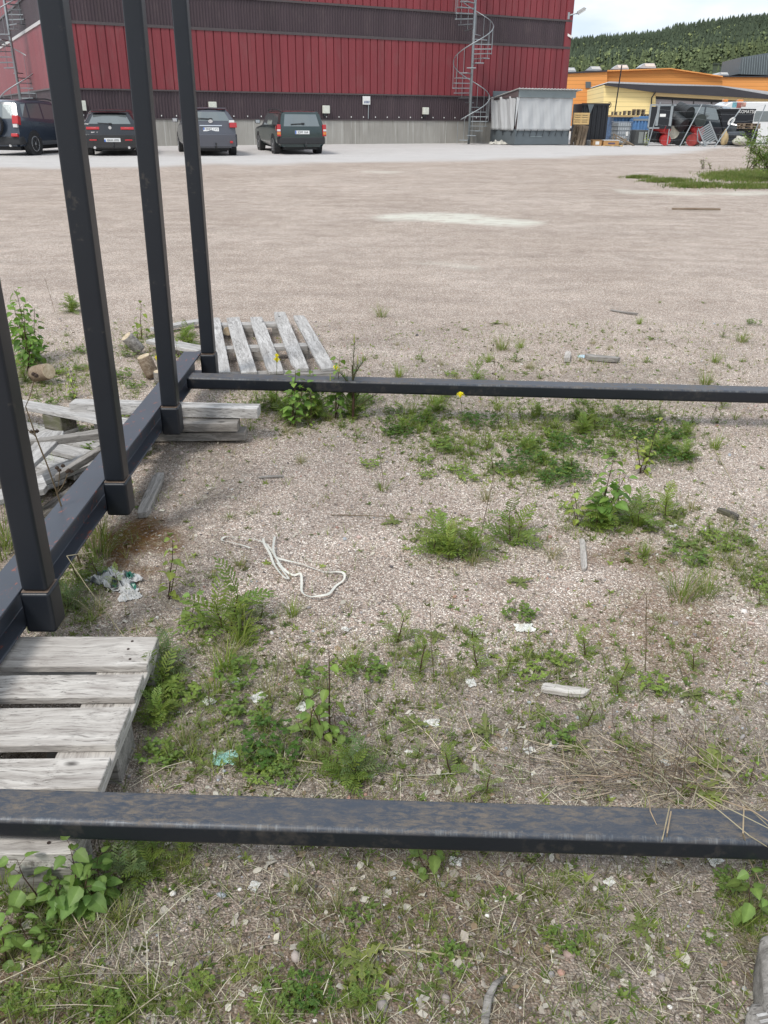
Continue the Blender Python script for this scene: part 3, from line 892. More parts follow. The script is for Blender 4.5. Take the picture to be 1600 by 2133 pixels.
# strap
def ribbon(pts, wdt, lift, mat, name, parent=None, base=None, th=.0012):
    P3 = []
    for i in range(len(pts) - 1):
        for k in range(5):
            t = k / 5
            p0_, p1_, p2_, p3_ = pts[max(0, i-1)], pts[i], pts[i+1], pts[min(len(pts)-1, i+2)]
            q = [0.5 * ((2*p1_[c]) + (-p0_[c]+p2_[c])*t + (2*p0_[c]-5*p1_[c]+4*p2_[c]-p3_[c])*t*t + (-p0_[c]+3*p1_[c]-3*p2_[c]+p3_[c])*t**3) for c in (0, 1)]
            P3.append(G(*q) + Vector((0, 0, lift + .010 * (1 + math.sin(i * 1.7 + t * 2)) * .5)))
    P3.append(G(*pts[-1]) + Vector((0,0,lift)))
    mb_ = MB(); vs = []; N = len(P3)
    for i, p in enumerate(P3):
        d = (P3[min(i+1, N-1)] - P3[max(i-1, 0)]).normalized()
        tw = math.sin(i * .23) * .5
        s = Vector((-d.y, d.x, 0)).normalized() * math.cos(tw) + Vector((0,0,1)) * math.sin(tw)
        vs += [p + s * wdt / 2, p - s * wdt / 2]
    mb_.add(vs, [(2*i, 2*i+1, 2*i+3, 2*i+2) for i in range(N-1)])
    o = mb_.build(name, mat, parent); so = o.modifiers.new('t', 'SOLIDIFY'); so.thickness = th
    if parent: o.matrix_parent_inverse = parent.matrix_world.inverted()
    return o
M_STRAP = plain('strap_webbing', (.62,.61,.54), .6, 0, .08, 90)
def cpx(l, ox=400, oy=1000, s=2.6667): return [(ox + a / s, oy + b / s) for a, b in l]
st1 = cpx([(325,395),(230,372),(168,350),(185,327),(240,337),(380,360),(440,400),(470,445),(520,470),(620,490),(730,520),(815,528),(846,548),(842,572),(800,600),(760,655),(700,670),(650,660),(612,635),(610,590),(603,542),(560,540),(500,500),(455,420),(462,325)])
so_ = thing('strap', 'tangled white webbing strap lying on the bare gravel', 'strap', G(600, 1180))
ribbon(st1, .0085, .010, M_STRAP, 'band', so_)
ribbon(cpx([(395,345),(405,385),(435,430),(455,480),(490,540),(520,570),(536,560),(510,525),(470,480)]), .0085, .012, M_STRAP, 'band_end', so_)
# crumpled litter
def crumple(name, px, py, sx, sy, hgt, cols, label, cat, seed, rough=.5, az=0, folds=9):
    g = G(px, py); mb_ = MB(); n = 22; vs = []; cs = []
    for j in range(n + 1):
        for i in range(n + 1):
            u, v_ = i / n - .5, j / n - .5
            r_ = 1 + .45 * noise.noise(Vector((math.atan2(v_, u) * 1.3 + seed, seed, 0)))
            x, y = u * sx * r_, v_ * sy * r_
            q = Vector((u * folds, v_ * folds, seed * 3.1))
            z = abs(noise.noise(q)) * hgt * 1.7 + abs(noise.noise(q * 2.3)) * hgt * .6
            z *= (1 - .6 * (4 * max(u*u, v_*v_)))
            vs.append(Vector((x + .25*hgt * noise.noise(q + Vector((5,5,5))), y + .25*hgt * noise.noise(q + Vector((9,5,5))), z + .002)))
            k = noise.noise(Vector((u * 3 + seed, v_ * 3, 7)))
            cs.append(cols[0] if k < .12 else cols[1 % len(cols)] if k < .3 else cols[-1])
    fs = [(j*(n+1)+i, j*(n+1)+i+1, (j+1)*(n+1)+i+1, (j+1)*(n+1)+i) for j in range(n) for i in range(n)]
    mb_.add(vs, fs); mb_.c = cs; mb_.hascol = True
    o = mb_.build(name, M_PLAST if rough < .6 else M_RAG); o.location = g; o.rotation_euler.z = R(az)
    so = o.modifiers.new('t', 'SOLIDIFY'); so.thickness = .0008
    tag(o, label, cat); return o
M_PLAST = colmat('thin_plastic', .3, 0, 60, .5); M_RAG = colmat('paper_scrap', .8)
crumple('plastic_bag', 242, 1212, .17, .11, .035, ((.50,.50,.49), (.05,.055,.06), (.03,.16,.11)), 'crumpled grey plastic bag with green print beside the first post sleeve', 'plastic bag', 1, az=-25)
crumple('plastic_bag', 270, 1242, .07, .07, .02, ((.55,.55,.54), (.52,.52,.5)), 'clear crumpled plastic scrap just below the larger grey bag', 'plastic scrap', 2, az=20)
crumple('rag', 468, 1582, .062, .05, .012, ((.36,.60,.54), (.42,.66,.6)), 'pale turquoise paper rag in the weeds right of the near pallet', 'rag', 3, rough=.8)
crumple('blue_scrap', 1213, 744, .06, .05, .012, ((.55,.68,.74), (.45,.6,.7)), 'pale blue scrap beside the grey wood chunk beyond the far cross beam', 'plastic scrap', 4)
crumple('canvas_scrap', 1040, 301, .9, .5, .16, ((.55,.53,.47), (.5,.48,.42)), 'crumpled cream canvas on the ground at the grey shed corner', 'canvas', 5, rough=.8)
SCR = ('largest white flake, right of centre beside a feathery weed','upright white scrap left of the green sapling','white scrap left of the upright one','white flake below and left of the upright scrap','big crumpled white scrap in the middle of the leaf litter','torn white scrap left of the green sapling foot','white scrap left of the pale driftwood piece','tiny white crumb above the near beam, centre','white crumb left of the twig heap','white crumb just right of another above the twig heap','white scrap inside the straw heap','white crumb above the small clump under the strap','white sliver below the birch group at right','white chip right of the pale birch shoot, bottom left','white scrap in the shade of the near beam at far right','curled white scrap below the near beam right of the nettle-like shoot','small white chip below the near beam, right of centre','grey-white flake left of the largest white flake')
for k, (px, py, s) in enumerate(((1093,1310,.045),(539,1454,.034),(490,1420,.022),(435,1462,.028),(900,1508,.03),(632,1474,.03),(981,1424,.026),(851,1568,.014),(1103,1565,.022),(1153,1553,.02),(1387,1590,.02),(720,1312,.02),(1405,1098,.03),(530,1848,.02),(1485,1790,.03),(948,1796,.022),(1270,1838,.018),(980,1318,.016))):
    o = crumple('paper_scrap', px, py, s * 1.3, s, s * .3, ((.70,.70,.67), (.62,.6,.55)), SCR[k], 'paper scrap', 10 + k, rough=.8, az=k * 47)
    o['group'] = 'white paper scraps scattered over the foreground'
# curved driftwood strip and grey stub in the lower right
dw = MB(); pts = [G(x, y) + Vector((0,0,z)) for x, y, z in ((1050,2042,.012),(1030,2062,.018),(1016,2090,.016),(1010,2130,.012),(1010,2160,.01))]
dw.tube(pts, [.003, .006, .008, .008, .006], 8, flat=.45); o = dw.build('bark_strip', M_WOODG, None, smooth=True); tag(o, 'curved silvery bark strip at the bottom edge of the photo', 'bark strip')
g = G(1618, 2092)
gl = thing('grey_log_stub', 'grey weathered log stub with a grooved broken end in the bottom right corner', 'wood stub', Matrix.Translation(g))
def rough_lump(c, sz, seed, az=0):
    n1, n2 = 34, 24; vs = []; Mz = Matrix.Rotation(az, 3, 'Z')
    for j in range(n2 + 1):
        th_ = PI * j / n2
        for i in range(n1):
            ph = 2*PI*i/n1; d_ = Vector((math.sin(th_)*math.cos(ph), math.sin(th_)*math.sin(ph), math.cos(th_)))
            e_ = Vector([math.copysign(abs(q)**.62, q) for q in d_])      # blocky
            r_ = 1 + .10 * noise.noise(d_ * 2.1 + Vector((seed,0,0))) + .05 * noise.noise(Vector((d_.x*14, d_.y*3, d_.z*14 + seed)))
            vs.append(Mz @ Vector((e_.x*sz[0]*r_, e_.y*sz[1]*r_, e_.z*sz[2]*r_)) + Vector(c))
    return vs, [(j*n1+i, j*n1+(i+1)%n1, (j+1)*n1+(i+1)%n1, (j+1)*n1+i) for j in range(n2) for i in range(n1)]
lb_ = MB(); lb_.add(*rough_lump((.0, -.0, .035), (.044, .105, .046), 3, R(-20))); o = lb_.build('stub', M_WOODG, gl, smooth=True)
lb_ = MB(); lb_.add(*rough_lump((-.055, -.085, .025), (.036, .055, .035), 8, R(-10))); o2 = lb_.build('side_stub', M_WOODG, gl, smooth=True)
gr_ = MB()
for k in range(6): gr_.box((-.052 + k * .001, -.060 - k * .011, .060), (.050, .0055, .010), Matrix.Rotation(R(12), 3, 'Z'))
gr_.build('groove_ridges', M_WOODS, o2)
# ---------------------------------------------------------------- text
def text_mesh(txt, size, mat, name, parent, M_, extrude=.002, sx=1.0):
    cu = bpy.data.curves.new(name, 'FONT'); cu.body = txt; cu.size = size; cu.align_x = 'CENTER'; cu.align_y = 'CENTER'; cu.extrude = extrude
    o = bpy.data.objects.new(name, cu); COL.objects.link(o)
    bpy.context.view_layer.update()
    me = bpy.data.meshes.new_from_object(o.evaluated_get(bpy.context.evaluated_depsgraph_get()))
    bpy.data.objects.remove(o)
    me.materials.clear(); me.materials.append(mat)
    o = bpy.data.objects.new(name, me); COL.objects.link(o)
    o.parent = parent; o.matrix_local = M_ @ Matrix.Diagonal((sx, 1, 1, 1))
    return o
# ---------------------------------------------------------------- cars
def paint(name, c, rough=.22):
    m = NT(name); m.col(c); m.rough(rough); m.spec(.6); m.set(m.b.inputs['Coat Weight'], .5); m.set(m.b.inputs['Coat Roughness'], .08); return m.m
M_GLASS = paint('dark_car_glass', (.20,.225,.225), .10); M_GLASS.node_tree.nodes['Principled BSDF'].inputs['Metallic'].default_value = .55
M_TYRE = plain('tyre_rubber', (.018,.018,.018), .8, 0, .2, 20)
M_RIM = plain('alloy_rim', (.45,.46,.47), .35, .7, .1, 10)
M_LRED = paint('red_lamp', (.42,.012,.015), .2)
M_LWHT = paint('clear_lamp', (.62,.60,.58), .2)
M_LORG = paint('orange_lamp', (.62,.20,.02), .2)
M_TRIMB = plain('car_black_trim', (.022,.023,.025), .6, 0, .1, 8)
M_PLATE = plain('plate_white', (.72,.73,.72), .4, 0, .03, 8)
M_BLUEP = plain('plate_blue', (.03,.12,.45), .4)
M_INK = plain('plate_ink', (.012,.012,.014), .5)
M_CHROME = plain('chrome', (.7,.7,.7), .2, .9, .03, 5)
def car(name, label, spec, wheel_px, wheel, az, plate=None):
    """x right, y forward, rear bumper near y=0, z up"""
    s = spec; W_ = s['w'] / 2; Lc = s['L']
    rear = s['rear']                       # (z, y) profile of the tail
    def ry(z): return float(np.interp(z, [a for a, b in rear], [b for a, b in rear]))
    def fy(z): return Lc - float(np.interp(z, [.2, .5, .75, 1.0], [.12, 0, .1, .5]))
    wy, wx = s['wheel_y'], W_ - .12
    g = G(*wheel_px)
    a = R(az); fwd = Vector((math.sin(a), math.cos(a), 0)); rt = Vector((math.cos(a), -math.sin(a), 0))
    loc = g - fwd * wy[wheel[1]] - rt * (wx * wheel[0])
    # stand on the slope
    pf = loc + fwd * Lc; dz = (gz(pf.x, pf.y) - gz(loc.x, loc.y))
    fw = (fwd * Lc + Vector((0,0,dz))).normalized(); up = rt.cross(fw)
    M_ = Matrix(((rt.x, fw.x, up.x, loc.x), (rt.y, fw.y, up.y, loc.y), (rt.z, fw.z, up.z, gz(loc.x, loc.y) - .01), (0,0,0,1)))
    t = thing(name, label, 'car', M_)
    # stations: y, belt z, roof z, roof half width factor, window flag to the next station
    S_ = s['st']
    zb0 = s['zlow']
    rings = []
    for i, (y, zb, zr, rw, wf) in enumerate(S_):
        lv = [(zb0, .90), (zb0 + .12, .985), (.56, 1.0), (zb - .10, .985), (zb, .965), (zr - .09, rw + .035), (zr - .02, rw - .06), (zr, 0)]
        if zr - zb < .2: lv = [(zb0, .90), (zb0 + .12, .985), (.56, 1.0), (zb - .10, .985), (zb - .03, .94), (zb, .86), (zb + .02, .7), (zb + .04, 0)]
        ring = []
        for z, wf_ in lv:
            fade = max(0, 1 - y / .9)
            yy = y + ry(z) * fade if y < .9 else y
            if y >= Lc - .01: yy = fy(z)
            ww = W_ * wf_ * (1 - .07 * max(0, 1 - y / .5)) * (1 - .12 * max(0, (y - Lc + .5) / .5))
            ring.append((ww, yy, z))
        rings.append(ring)
    body = MB(); panes = {}
    def gl(key):
        if key not in panes: panes[key] = MB()
        return panes[key]
    def quad(mb__, p, q, r, u): mb__.add([p, q, r, u], [(0,1,2,3)])
    nl = len(rings[0])
    mer = lambda p: (-p[0], p[1], p[2])
    for i in range(len(rings) - 1):
        A, B = rings[i], rings[i+1]; wf = S_[i][4]
        for j in range(nl - 1):
            tgt = body
            if j == 4 and wf == 'w': tgt = None
            if wf == 'wind' and j >= 4: tgt = gl(('windscreen', 0, 0))
            if tgt is None:
                # inset window with pillar margins
                def lerp(p, q, k): return tuple(p[c] * (1-k) + q[c] * k for c in range(3))
                a0, a1, b1, b0 = A[j], B[j], B[j+1], A[j+1]
                mx_ = .04 / max(.2, abs(a1[1]-a0[1])); mz = .10
                def bl(u, v_): return lerp(lerp(a0, a1, u), lerp(b0, b1, u), v_)
                cs = [bl(mx_, mz), bl(1-mx_, mz), bl(1-mx_, 1-mz*.7), bl(mx_, 1-mz*.7)]
                out = [a0, a1, b1, b0]
                for sg_ in (1, -1):
                    oc = [(sg_*p[0], p[1], p[2]) for p in out]; ic = [(sg_*p[0], p[1], p[2]) for p in cs]
                    for k in range(4): quad(body, oc[k], oc[(k+1)%4], ic[(k+1)%4], ic[k])
                    quad(gl(('side_window', i, sg_)), *[(p[0] - sg_*.004, p[1], p[2]) for p in ic])
                continue
            quad(tgt, A[j], B[j], B[j+1], A[j+1]); quad(tgt, mer(A[j]), mer(A[j+1]), mer(B[j+1]), mer(B[j]))
        quad(body, A[0], mer(A[0]), mer(B[0]), B[0])
    # tail and nose
    for end, ring in ((0, rings[0]), (1, rings[-1])):
        fr_ = (1, .82, .4, 0, -.4, -.82, -1)
        rows = []
        for j in range(nl - 1):
            ww, yy, z = ring[j]
            bul = .07 if end == 0 else -.12
            rows.append([(ww * f, yy - bul * (1 - abs(f)**3), z) for f in fr_])
        top = [(0, ring[-1][1] - (.07 if end == 0 else -.1), ring[-1][2])]
        for j in range(len(rows) - 1):
            for k in range(6):
                isw = end == 0 and j == 4 and 1 <= k <= 4
                if isw:
                    p = [rows[j][k], rows[j][k+1], rows[j+1][k+1], rows[j+1][k]]
                    if k == 1:
                        full = [rows[4][1], rows[4][2], rows[4][3], rows[4][4], rows[4][5], rows[5][5], rows[5][4], rows[5][3], rows[5][2], rows[5][1]]
                        rear_full = full
                    quad(gl(('rear_window', 0, 0)), *p)
                else: quad(body, rows[j][k], rows[j][k+1], rows[j+1][k+1], rows[j+1][k])
        last = rows[-1]
        body.add(last + [rings[0 if end == 0 else -1][-1]], [(k, k+1, 7) for k in range(6)])
    o = body.build('body', s['paint'], t)
    wd_ = o.modifiers.new('weld', 'WELD'); wd_.merge_threshold = .002
    bv = o.modifiers.new('bevel', 'BEVEL'); bv.width = .022; bv.segments = 2; bv.limit_method = 'ANGLE'; bv.angle_limit = R(24)
    o.data.polygons.foreach_set('use_smooth', [True] * len(o.data.polygons))
    o.modifiers.new('wn', 'WEIGHTED_NORMAL')
    for kk, pm in panes.items():
        o = pm.build(kk[0], M_GLASS, t); sf = o.modifiers.new('t', 'SOLIDIFY'); sf.thickness = .006
    # bumper
    zb_ = s['bump']
    bm_ = MB(); bm_.add([], [])
    for z0_, z1_, mat_, nm in zb_:
        b_ = MB()
        pts = []
        for f in (-1.0, -.93, -.6, 0, .6, .93, 1.0):
            pts.append((W_ * f * .985, (ry((z0_+z1_)/2) - .085) + .07 * abs(f)**3 + (.09 if abs(f) == 1 else 0)))
        poly = pts + [(W_ * .93, .5), (-W_ * .93, .5)]
        b_.prism(poly, z1_ - z0_, Matrix.Translation((0,0,z0_)))
        b_.build(nm, mat_, t, bevel=.03, seg=3)
    # wheels
    for sx in (-1, 1):
        for yy in wy:
            Mw = Matrix.Translation((sx * (wx), yy, s['r'])) @ Matrix.Rotation(R(90) * sx, 4, 'Y')
            ar = MB(); ar.lathe([(s['r'] * 1.16, -.1), (s['r'] * 1.16, .107)], 24); o = ar.build('wheel_arch', M_TRIMB if s.get('arch') else M_BLACKPL, t); o.matrix_local = Mw @ Matrix.Translation((0, 0, 0.012)) if True else Mw
            wh = MB(); r_ = s['r']
            wh.lathe([(r_*.62, -.10), (r_*.93, -.10), (r_, -.075), (r_, .085), (r_*.94, .118), (r_*.68, .125), (r_*.64, .105)], 28)
            wo_ = wh.build('wheel', M_TYRE, t, smooth=False, bevel=.01); wo_.matrix_local = Mw
            rm = MB(); rm.lathe([(r_*.64, .09), (r_*.66, .122), (r_*.61, .126), (r_*.58, .10)], 24)
            for k in range(s.get('spk', 5)):
                aa = 2*PI*k/s.get('spk', 5)
                rm.box((math.cos(aa)*r_*.33, math.sin(aa)*r_*.33, .108), (r_*.58, .055, .022), Matrix.Rotation(aa, 3, 'Z'))
            rm.lathe([(.05, .1), (.045, .128)], 12)
            rm.build('rim', M_RIM, wo_, bevel=.004, seg=1)
    # generic: mirrors, dark pan underneath
    for sx in (-1, 1):
        mm_ = MB(); mm_.box((sx * (W_ + .09), s['mir'][0], s['mir'][1]), (.2, .1, .14)); mo = mm_.build('mirror', s['paint'], t, bevel=.035, seg=3)
        mg = MB(); mg.box((sx * (W_ + .10), s['mir'][0] - .055, s['mir'][1]), (.15, .008, .10)); mg.build('mirror_glass', M_CHROME, mo)
    up_ = MB(); up_.span(-W_*.7, W_*.7, .3, Lc - .4, .17, zb0 + .05); up_.build('underbody', M_TRIMB, t)
    def rearbox(x, z, w_, h_, mat, nm, dy=-.01, th=.05, parent=t, bevel=.015, rot=0):
        b_ = MB(); f = abs(x) / W_
        yb = ry(z) + (-.07 * (1 - f**3))
        slope = math.atan2(ry(z + .1) - ry(z - .1), .2)
        yawx = -math.copysign(.21 * f * f / W_ , x) if x else 0
        M__ = Matrix.Rotation(-slope, 3, 'X')
        b_.box((x, yb + dy + .02, z), (w_, th, h_), Matrix.Rotation(math.atan(.21 * f * f) * (1 if x > 0 else -1) * .8, 3, 'Z') @ M__)
        return b_.build(nm, mat, parent, bevel=bevel, seg=2) if bevel else b_.build(nm, mat, parent)
    s['deco'](t, rearbox, ry, W_)
    if plate:
        txt, pz, dy = plate
        px_ = s.get('plx', 0)
        pl = rearbox(px_, pz, .52, .115, M_PLATE, 'number_plate', dy=dy, th=.02, bevel=.004)
        y0 = ry(pz) - .07 + dy + .02
        b_ = MB(); b_.span(px_ - .258, px_ - .215, y0 - .0125, y0 - .0115, pz - .055, pz + .055); b_.build('plate_stripe', M_BLUEP, pl)
        text_mesh(txt, .105, M_INK, 'plate_text', pl, Matrix.Translation((px_ + .02, y0 - .013, pz)) @ Matrix.Rotation(PI/2, 4, 'X'), .001, 1.0)
    return t
def towball(t, rb, x=0, z=.30):
    b_ = MB(); b_.tube([(x, .15, z), (x, -.12, z), (x, -.17, z + .05), (x, -.17, z + .13)], .022, 8); b_.lathe([(.006, 0), (.025, .01), (.03, .03), (.02, .055), (.005, .06)], 10, (x, -.17, z + .12))
    b_.build('tow_ball', M_TRIMB, t, smooth=True)
def wiper(t, ry, x0, z0, x1, z1):
    b_ = MB(); y0, y1 = ry(z0) - .105, ry(z1) - .105
    b_.tube([(x0, y0, z0), (x1, y1, z1)], .014, 5); b_.box((x0, y0, z0), (.10, .05, .05)); b_.build('rear_wiper', M_TRIMB, t)
def exhaust(t, x, z, y=-.03, r=.04):
    b_ = MB(); b_.lathe([(r, 0), (r*1.15, .01), (r*1.1, .25)], 12, (x, y, z), Matrix.Rotation(-PI/2, 3, 'X')); b_.build('exhaust', M_CHROME, t)
# 1. compact suv, spare wheel on the tail door
def deco_suv(t, rb, ry, W_):
    for sx in (-1, 1):
        l = rb(sx * W_ * .86, 1.08, .20, .26, M_LRED, 'tail_lamp', dy=.0, th=.22); 
        rb(sx * W_ * .84, .93, .15, .13, M_LWHT, 'lamp_lens', dy=-.004, th=.2, parent=l)
        rb(sx * W_ * .80, .64, .22, .10, M_LRED, 'reflector', dy=-.06, th=.1)
        f_ = MB(); f_.box((sx * (W_ - .11), .63, .30), (.2, .02, .3)); f_.build('mud_flap', M_TRIMB, t)
    sw = MB(); sw.lathe([(.34, 0), (.37, -.03), (.37, -.17), (.33, -.215), (.05, -.225)], 36, (.02, -.055, .96), Matrix.Rotation(-PI/2, 3, 'X'))
    o = sw.build('spare_wheel_cover', t['p'] if 'p' in t else M_SUV, t, smooth=False, bevel=.012)
    tr_ = MB(); tr_.lathe([(.372, -.02), (.392, -.04), (.392, -.13), (.372, -.15)], 36, (.02, -.055, .96), Matrix.Rotation(-PI/2, 3, 'X')); tr_.build('spare_tyre', M_TYRE, o)
    for sx in (-1, 1):
        r_ = MB(); r_.tube([(sx * W_ * .72, .75, 1.66), (sx * W_ * .74, 1.2, 1.71), (sx * W_ * .74, 2.2, 1.72), (sx * W_ * .72, 2.7, 1.67)], .022, 6); r_.build('roof_rail', M_TRIMB, t)
        for yy in (1.35, 2.32):
            h_ = MB(); h_.box((sx * (W_ * .99 + .0), yy, .985), (.05, .2, .035)); h_.build('door_handle', M_SUV, t, bevel=.01)
    exhaust(t, .48, .33)
M_SUV = paint('dark_blue_grey_paint', (.034,.044,.062))
suv = dict(w=1.82, L=4.35, zlow=.30, r=.36, paint=M_SUV, arch=1, wheel_y=(.80, 3.36), mir=(2.95, 1.13),
    rear=[(.2, .10), (.45, 0), (.62, .0), (.68, .06), (1.05, .08), (1.2, .14), (1.66, .36)],
    st=[(0, 1.13, 1.64, .80, ''), (.25, 1.13, 1.68, .80, 'w'), (.72, 1.10, 1.70, .81, 'w'), (1.60, 1.05, 1.71, .81, 'w'), (2.45, 1.02, 1.66, .80, 'wind'), (3.15, 1.0, 1.02, .7, ''), (3.9, .92, .95, .7, ''), (4.35, .78, .8, .6, '')],
    bump=[(.36, .60, M_TRIMB, 'rear_bumper')], deco=deco_suv, plx=-.2)
car('suv', 'dark blue-grey suv with a spare wheel on its back door at the left edge', suv, (72, 323), (1, 0), 10, ('K 71', .47, -.02))
# 2. black estate with slim lamps
def deco_est(t, rb, ry, W_):
    for sx in (-1, 1):
        l = rb(sx * W_ * .60, .845, .42, .085, M_LRED, 'tail_lamp', dy=.0, th=.10)
        rb(sx * W_ * .62, .86, .26, .03, M_LWHT, 'lamp_lens', dy=-.006, th=.09, parent=l)
        rb(sx * W_ * .62, .50, .24, .04, M_LRED, 'reflector', dy=-.10, th=.05)
        exhaust(t, sx * .55, .27, -.09)
    b_ = MB(); b_.lathe([(.05, 0), (.05, .012)], 20, (0, ry(.86) - .085, .87), Matrix.Rotation(PI/2, 3, 'X')); b_.build('round_badge', M_CHROME, t)
    b_ = MB(); b_.box((-.56, ry(.73) - .062, .73), (.12, .01, .03)); b_.build('badge_lettering', M_CHROME, t)
    b_ = MB(); b_.box((-.42, ry(.73) - .072, .73), (.04, .01, .03)); b_.build('badge_lettering', M_CHROME, t)
    sp_ = MB(); sp_.box((0, .36, 1.385), (1.12, .16, .03)); sp_.build('roof_spoiler', M_BLKP, t, bevel=.01)
    b_ = MB(); b_.tube([(0, 1.2, 1.41), (-.03, .98, 1.62)], .006, 4); b_.build('aerial', M_TRIMB, t)
    wiper(t, ry, .02, .99, -.38, 1.01); towball(t, rb, .06, .26)
M_BLKP = paint('black_paint', (.010,.011,.013))
est = dict(w=1.83, L=4.66, zlow=.24, r=.325, paint=M_BLKP, wheel_y=(.95, 3.65), mir=(3.0, 1.0), spk=5,
    rear=[(.2, .08), (.5, 0), (.66, .0), (.72, .07), (.98, .12), (1.36, .50)],
    st=[(0, .98, 1.34, .72, ''), (.35, .97, 1.39, .73, 'w'), (1.05, .95, 1.42, .74, 'w'), (1.95, .93, 1.43, .74, 'w'), (2.6, .92, 1.36, .73, 'wind'), (3.35, .90, .92, .7, ''), (4.2, .84, .86, .7, ''), (4.66, .72, .74, .6, '')],
    bump=[(.26, .68, M_BLKP, 'rear_bumper')], deco=deco_est, plx=.04)
car('estate_car', 'black estate car with slim red lamps between the second and third post', est, (191, 322.5), (-1, 0), -12, ('BRA 090', .50, -.035))
# 3. grey hatchback
def deco_hat(t, rb, ry, W_):
    for sx in (-1, 1):
        l = rb(sx * W_ * .84, .96, .24, .15, M_LRED, 'tail_lamp', dy=.0, th=.24)
        rb(sx * W_ * .80, 1.06, .18, .08, M_LWHT, 'lamp_lens', dy=.0, th=.2, parent=l)
        rb(sx * W_ * .74, .45, .10, .07, M_LRED, 'reflector', dy=-.07, th=.06)
    b_ = MB(); b_.lathe([(.075, 0), (.075, .012)], 20, (0, ry(1.09) - .085, 1.09), Matrix.Rotation(PI/2, 3, 'X') @ Matrix.Diagonal((1, .72, 1)))
    b_.lathe([(.05, 0.01), (.05, .016)], 20, (0, ry(1.09) - .085, 1.09), Matrix.Rotation(PI/2, 3, 'X') @ Matrix.Diagonal((.5, .72, 1))); b_.build('oval_badge', M_CHROME, t)
    rb(0, .955, .74, .03, M_CHROME, 'chrome_strip', dy=-.03, th=.03, bevel=0)
    sp_ = MB(); sp_.box((0, .30, 1.485), (1.14, .18, .03)); sp_.build('roof_spoiler', M_HAT, t, bevel=.01)
    wiper(t, ry, .02, 1.16, -.42, 1.18); towball(t, rb, .12, .26)
M_HAT = paint('dark_violet_grey_paint', (.068,.072,.088))
hat = dict(w=1.76, L=4.22, zlow=.26, r=.32, paint=M_HAT, wheel_y=(.80, 3.40), mir=(2.75, 1.08), spk=6,
    rear=[(.2, .08), (.5, 0), (.68, .0), (.74, .05), (1.10, .10), (1.48, .34)],
    st=[(0, 1.10, 1.46, .72, ''), (.4, 1.07, 1.50, .74, 'w'), (1.0, 1.03, 1.515, .75, 'w'), (1.85, 1.0, 1.51, .75, 'w'), (2.4, .98, 1.45, .73, 'wind'), (3.15, .96, .98, .7, ''), (3.85, .88, .9, .7, ''), (4.22, .74, .76, .6, '')],
    bump=[(.30, .70, M_HAT, 'rear_bumper')], deco=deco_hat)
car('hatchback', 'dark grey hatchback with red and white lamps right of the far post', hat, (484, 322.5), (1, 0), -17, ('EMO 112', .84, -.02))
# 4. old square green estate
def deco_old(t, rb, ry, W_):
    for sx in (-1, 1):
        l = rb(sx * W_ * .93, .80, .13, .38, M_LRED, 'tail_lamp', dy=.0, th=.12)
        rb(sx * W_ * .935, .80, .125, .07, M_LWHT, 'lamp_lens', dy=-.004, th=.122, parent=l)
        rb(sx * W_ * .935, .70, .125, .09, M_LORG, 'indicator', dy=-.004, th=.122, parent=l)
    b_ = MB(); b_.box((-W_ * .965, .42, .86), (.02, .10, .16)); b_.build('side_lamp', M_LRED, t)
    wiper(t, ry, .04, 1.02, -.40, 1.0); towball(t, rb, .1, .27)
    b_ = MB(); b_.tube([(-W_*.72, .5, 1.40), (-W_*.74, 1.0, 1.46), (-W_*.74, 2.3, 1.46), (-W_*.72, 2.7, 1.41)], .018, 6); b_.build('roof_rail', M_TRIMB, t)
M_GRN = paint('dark_green_paint', (.018,.036,.036))
old = dict(w=1.76, L=4.7, zlow=.26, r=.315, paint=M_GRN, wheel_y=(.95, 3.61), mir=(3.1, 1.02), spk=9,
    rear=[(.2, .14), (.5, .06), (.92, .08), (1.0, .12), (1.42, .30)],
    st=[(0, .93, 1.40, .80, ''), (.3, .92, 1.42, .80, 'w'), (1.15, .94, 1.43, .80, 'w'), (2.05, .93, 1.43, .79, 'w'), (2.7, .92, 1.37, .76, 'wind'), (3.4, .90, .92, .7, ''), (4.3, .82, .84, .7, ''), (4.7, .72, .74, .6, '')],
    bump=[(.36, .58, M_TRIMB, 'rear_bumper')], deco=deco_old)
car('old_estate_car', 'old square dark green estate car, rightmost of the parked cars', old, (660, 319), (1, 0), -19, ('JDM 164', .74, -.03))
# ---------------------------------------------------------------- grey shed with tarpaulin sides
def PXY(px, py, Y, base=None):
    return PY(px, py, Y)
YS = 42.0
sA = PY(1072, 300, YS); sB = PY(1192, 300, YS + .6)      # front corners
d1s = (sB - sA); d1s.z = 0; ws_ = d1s.length; d1s.normalize(); d2s = Vector((-d1s.y, d1s.x, 0))
# left rear corner is seen at px 1028
dS = 2.3
zs_ = gz(sA.x, sA.y) - .02
shear = -.38
MS = Matrix(((d1s.x, d2s.x, 0, sA.x), (d1s.y, d2s.y, 0, sA.y), (0,0,1,zs_), (0,0,0,1)))
sh = thing('market_shed', 'grey shed with pale tarpaulin sides and corrugated roof beside the spiral staircase', 'shed', MS)
def sx(px): return (PY(px, 280, YS) - sA).dot(d1s)
zt_ = lambda py: PY(1100, py, YS).z - zs_
zG, zTb, zTt, zR = zt_(269), zt_(269), zt_(202.5), zt_(187)
M_SHG = plain('shed_grey_board', (.105,.125,.135), .6, 0, .08, 3)
M_SHL = plain('shed_light_board', (.21,.245,.25), .6, 0, .08, 3)
M_SHD = plain('shed_gable_board', (.11,.085,.085), .7, 0, .1, 3)
M_TARP = plain('pale_tarpaulin', (.46,.47,.47), .55, 0, .05, 2)
M_TIN = plain('tin_roof', (.62,.62,.60), .4, .3, .1, 5)
skx = -.55      # plan is a parallelogram seen from the lot: left side runs back to the left
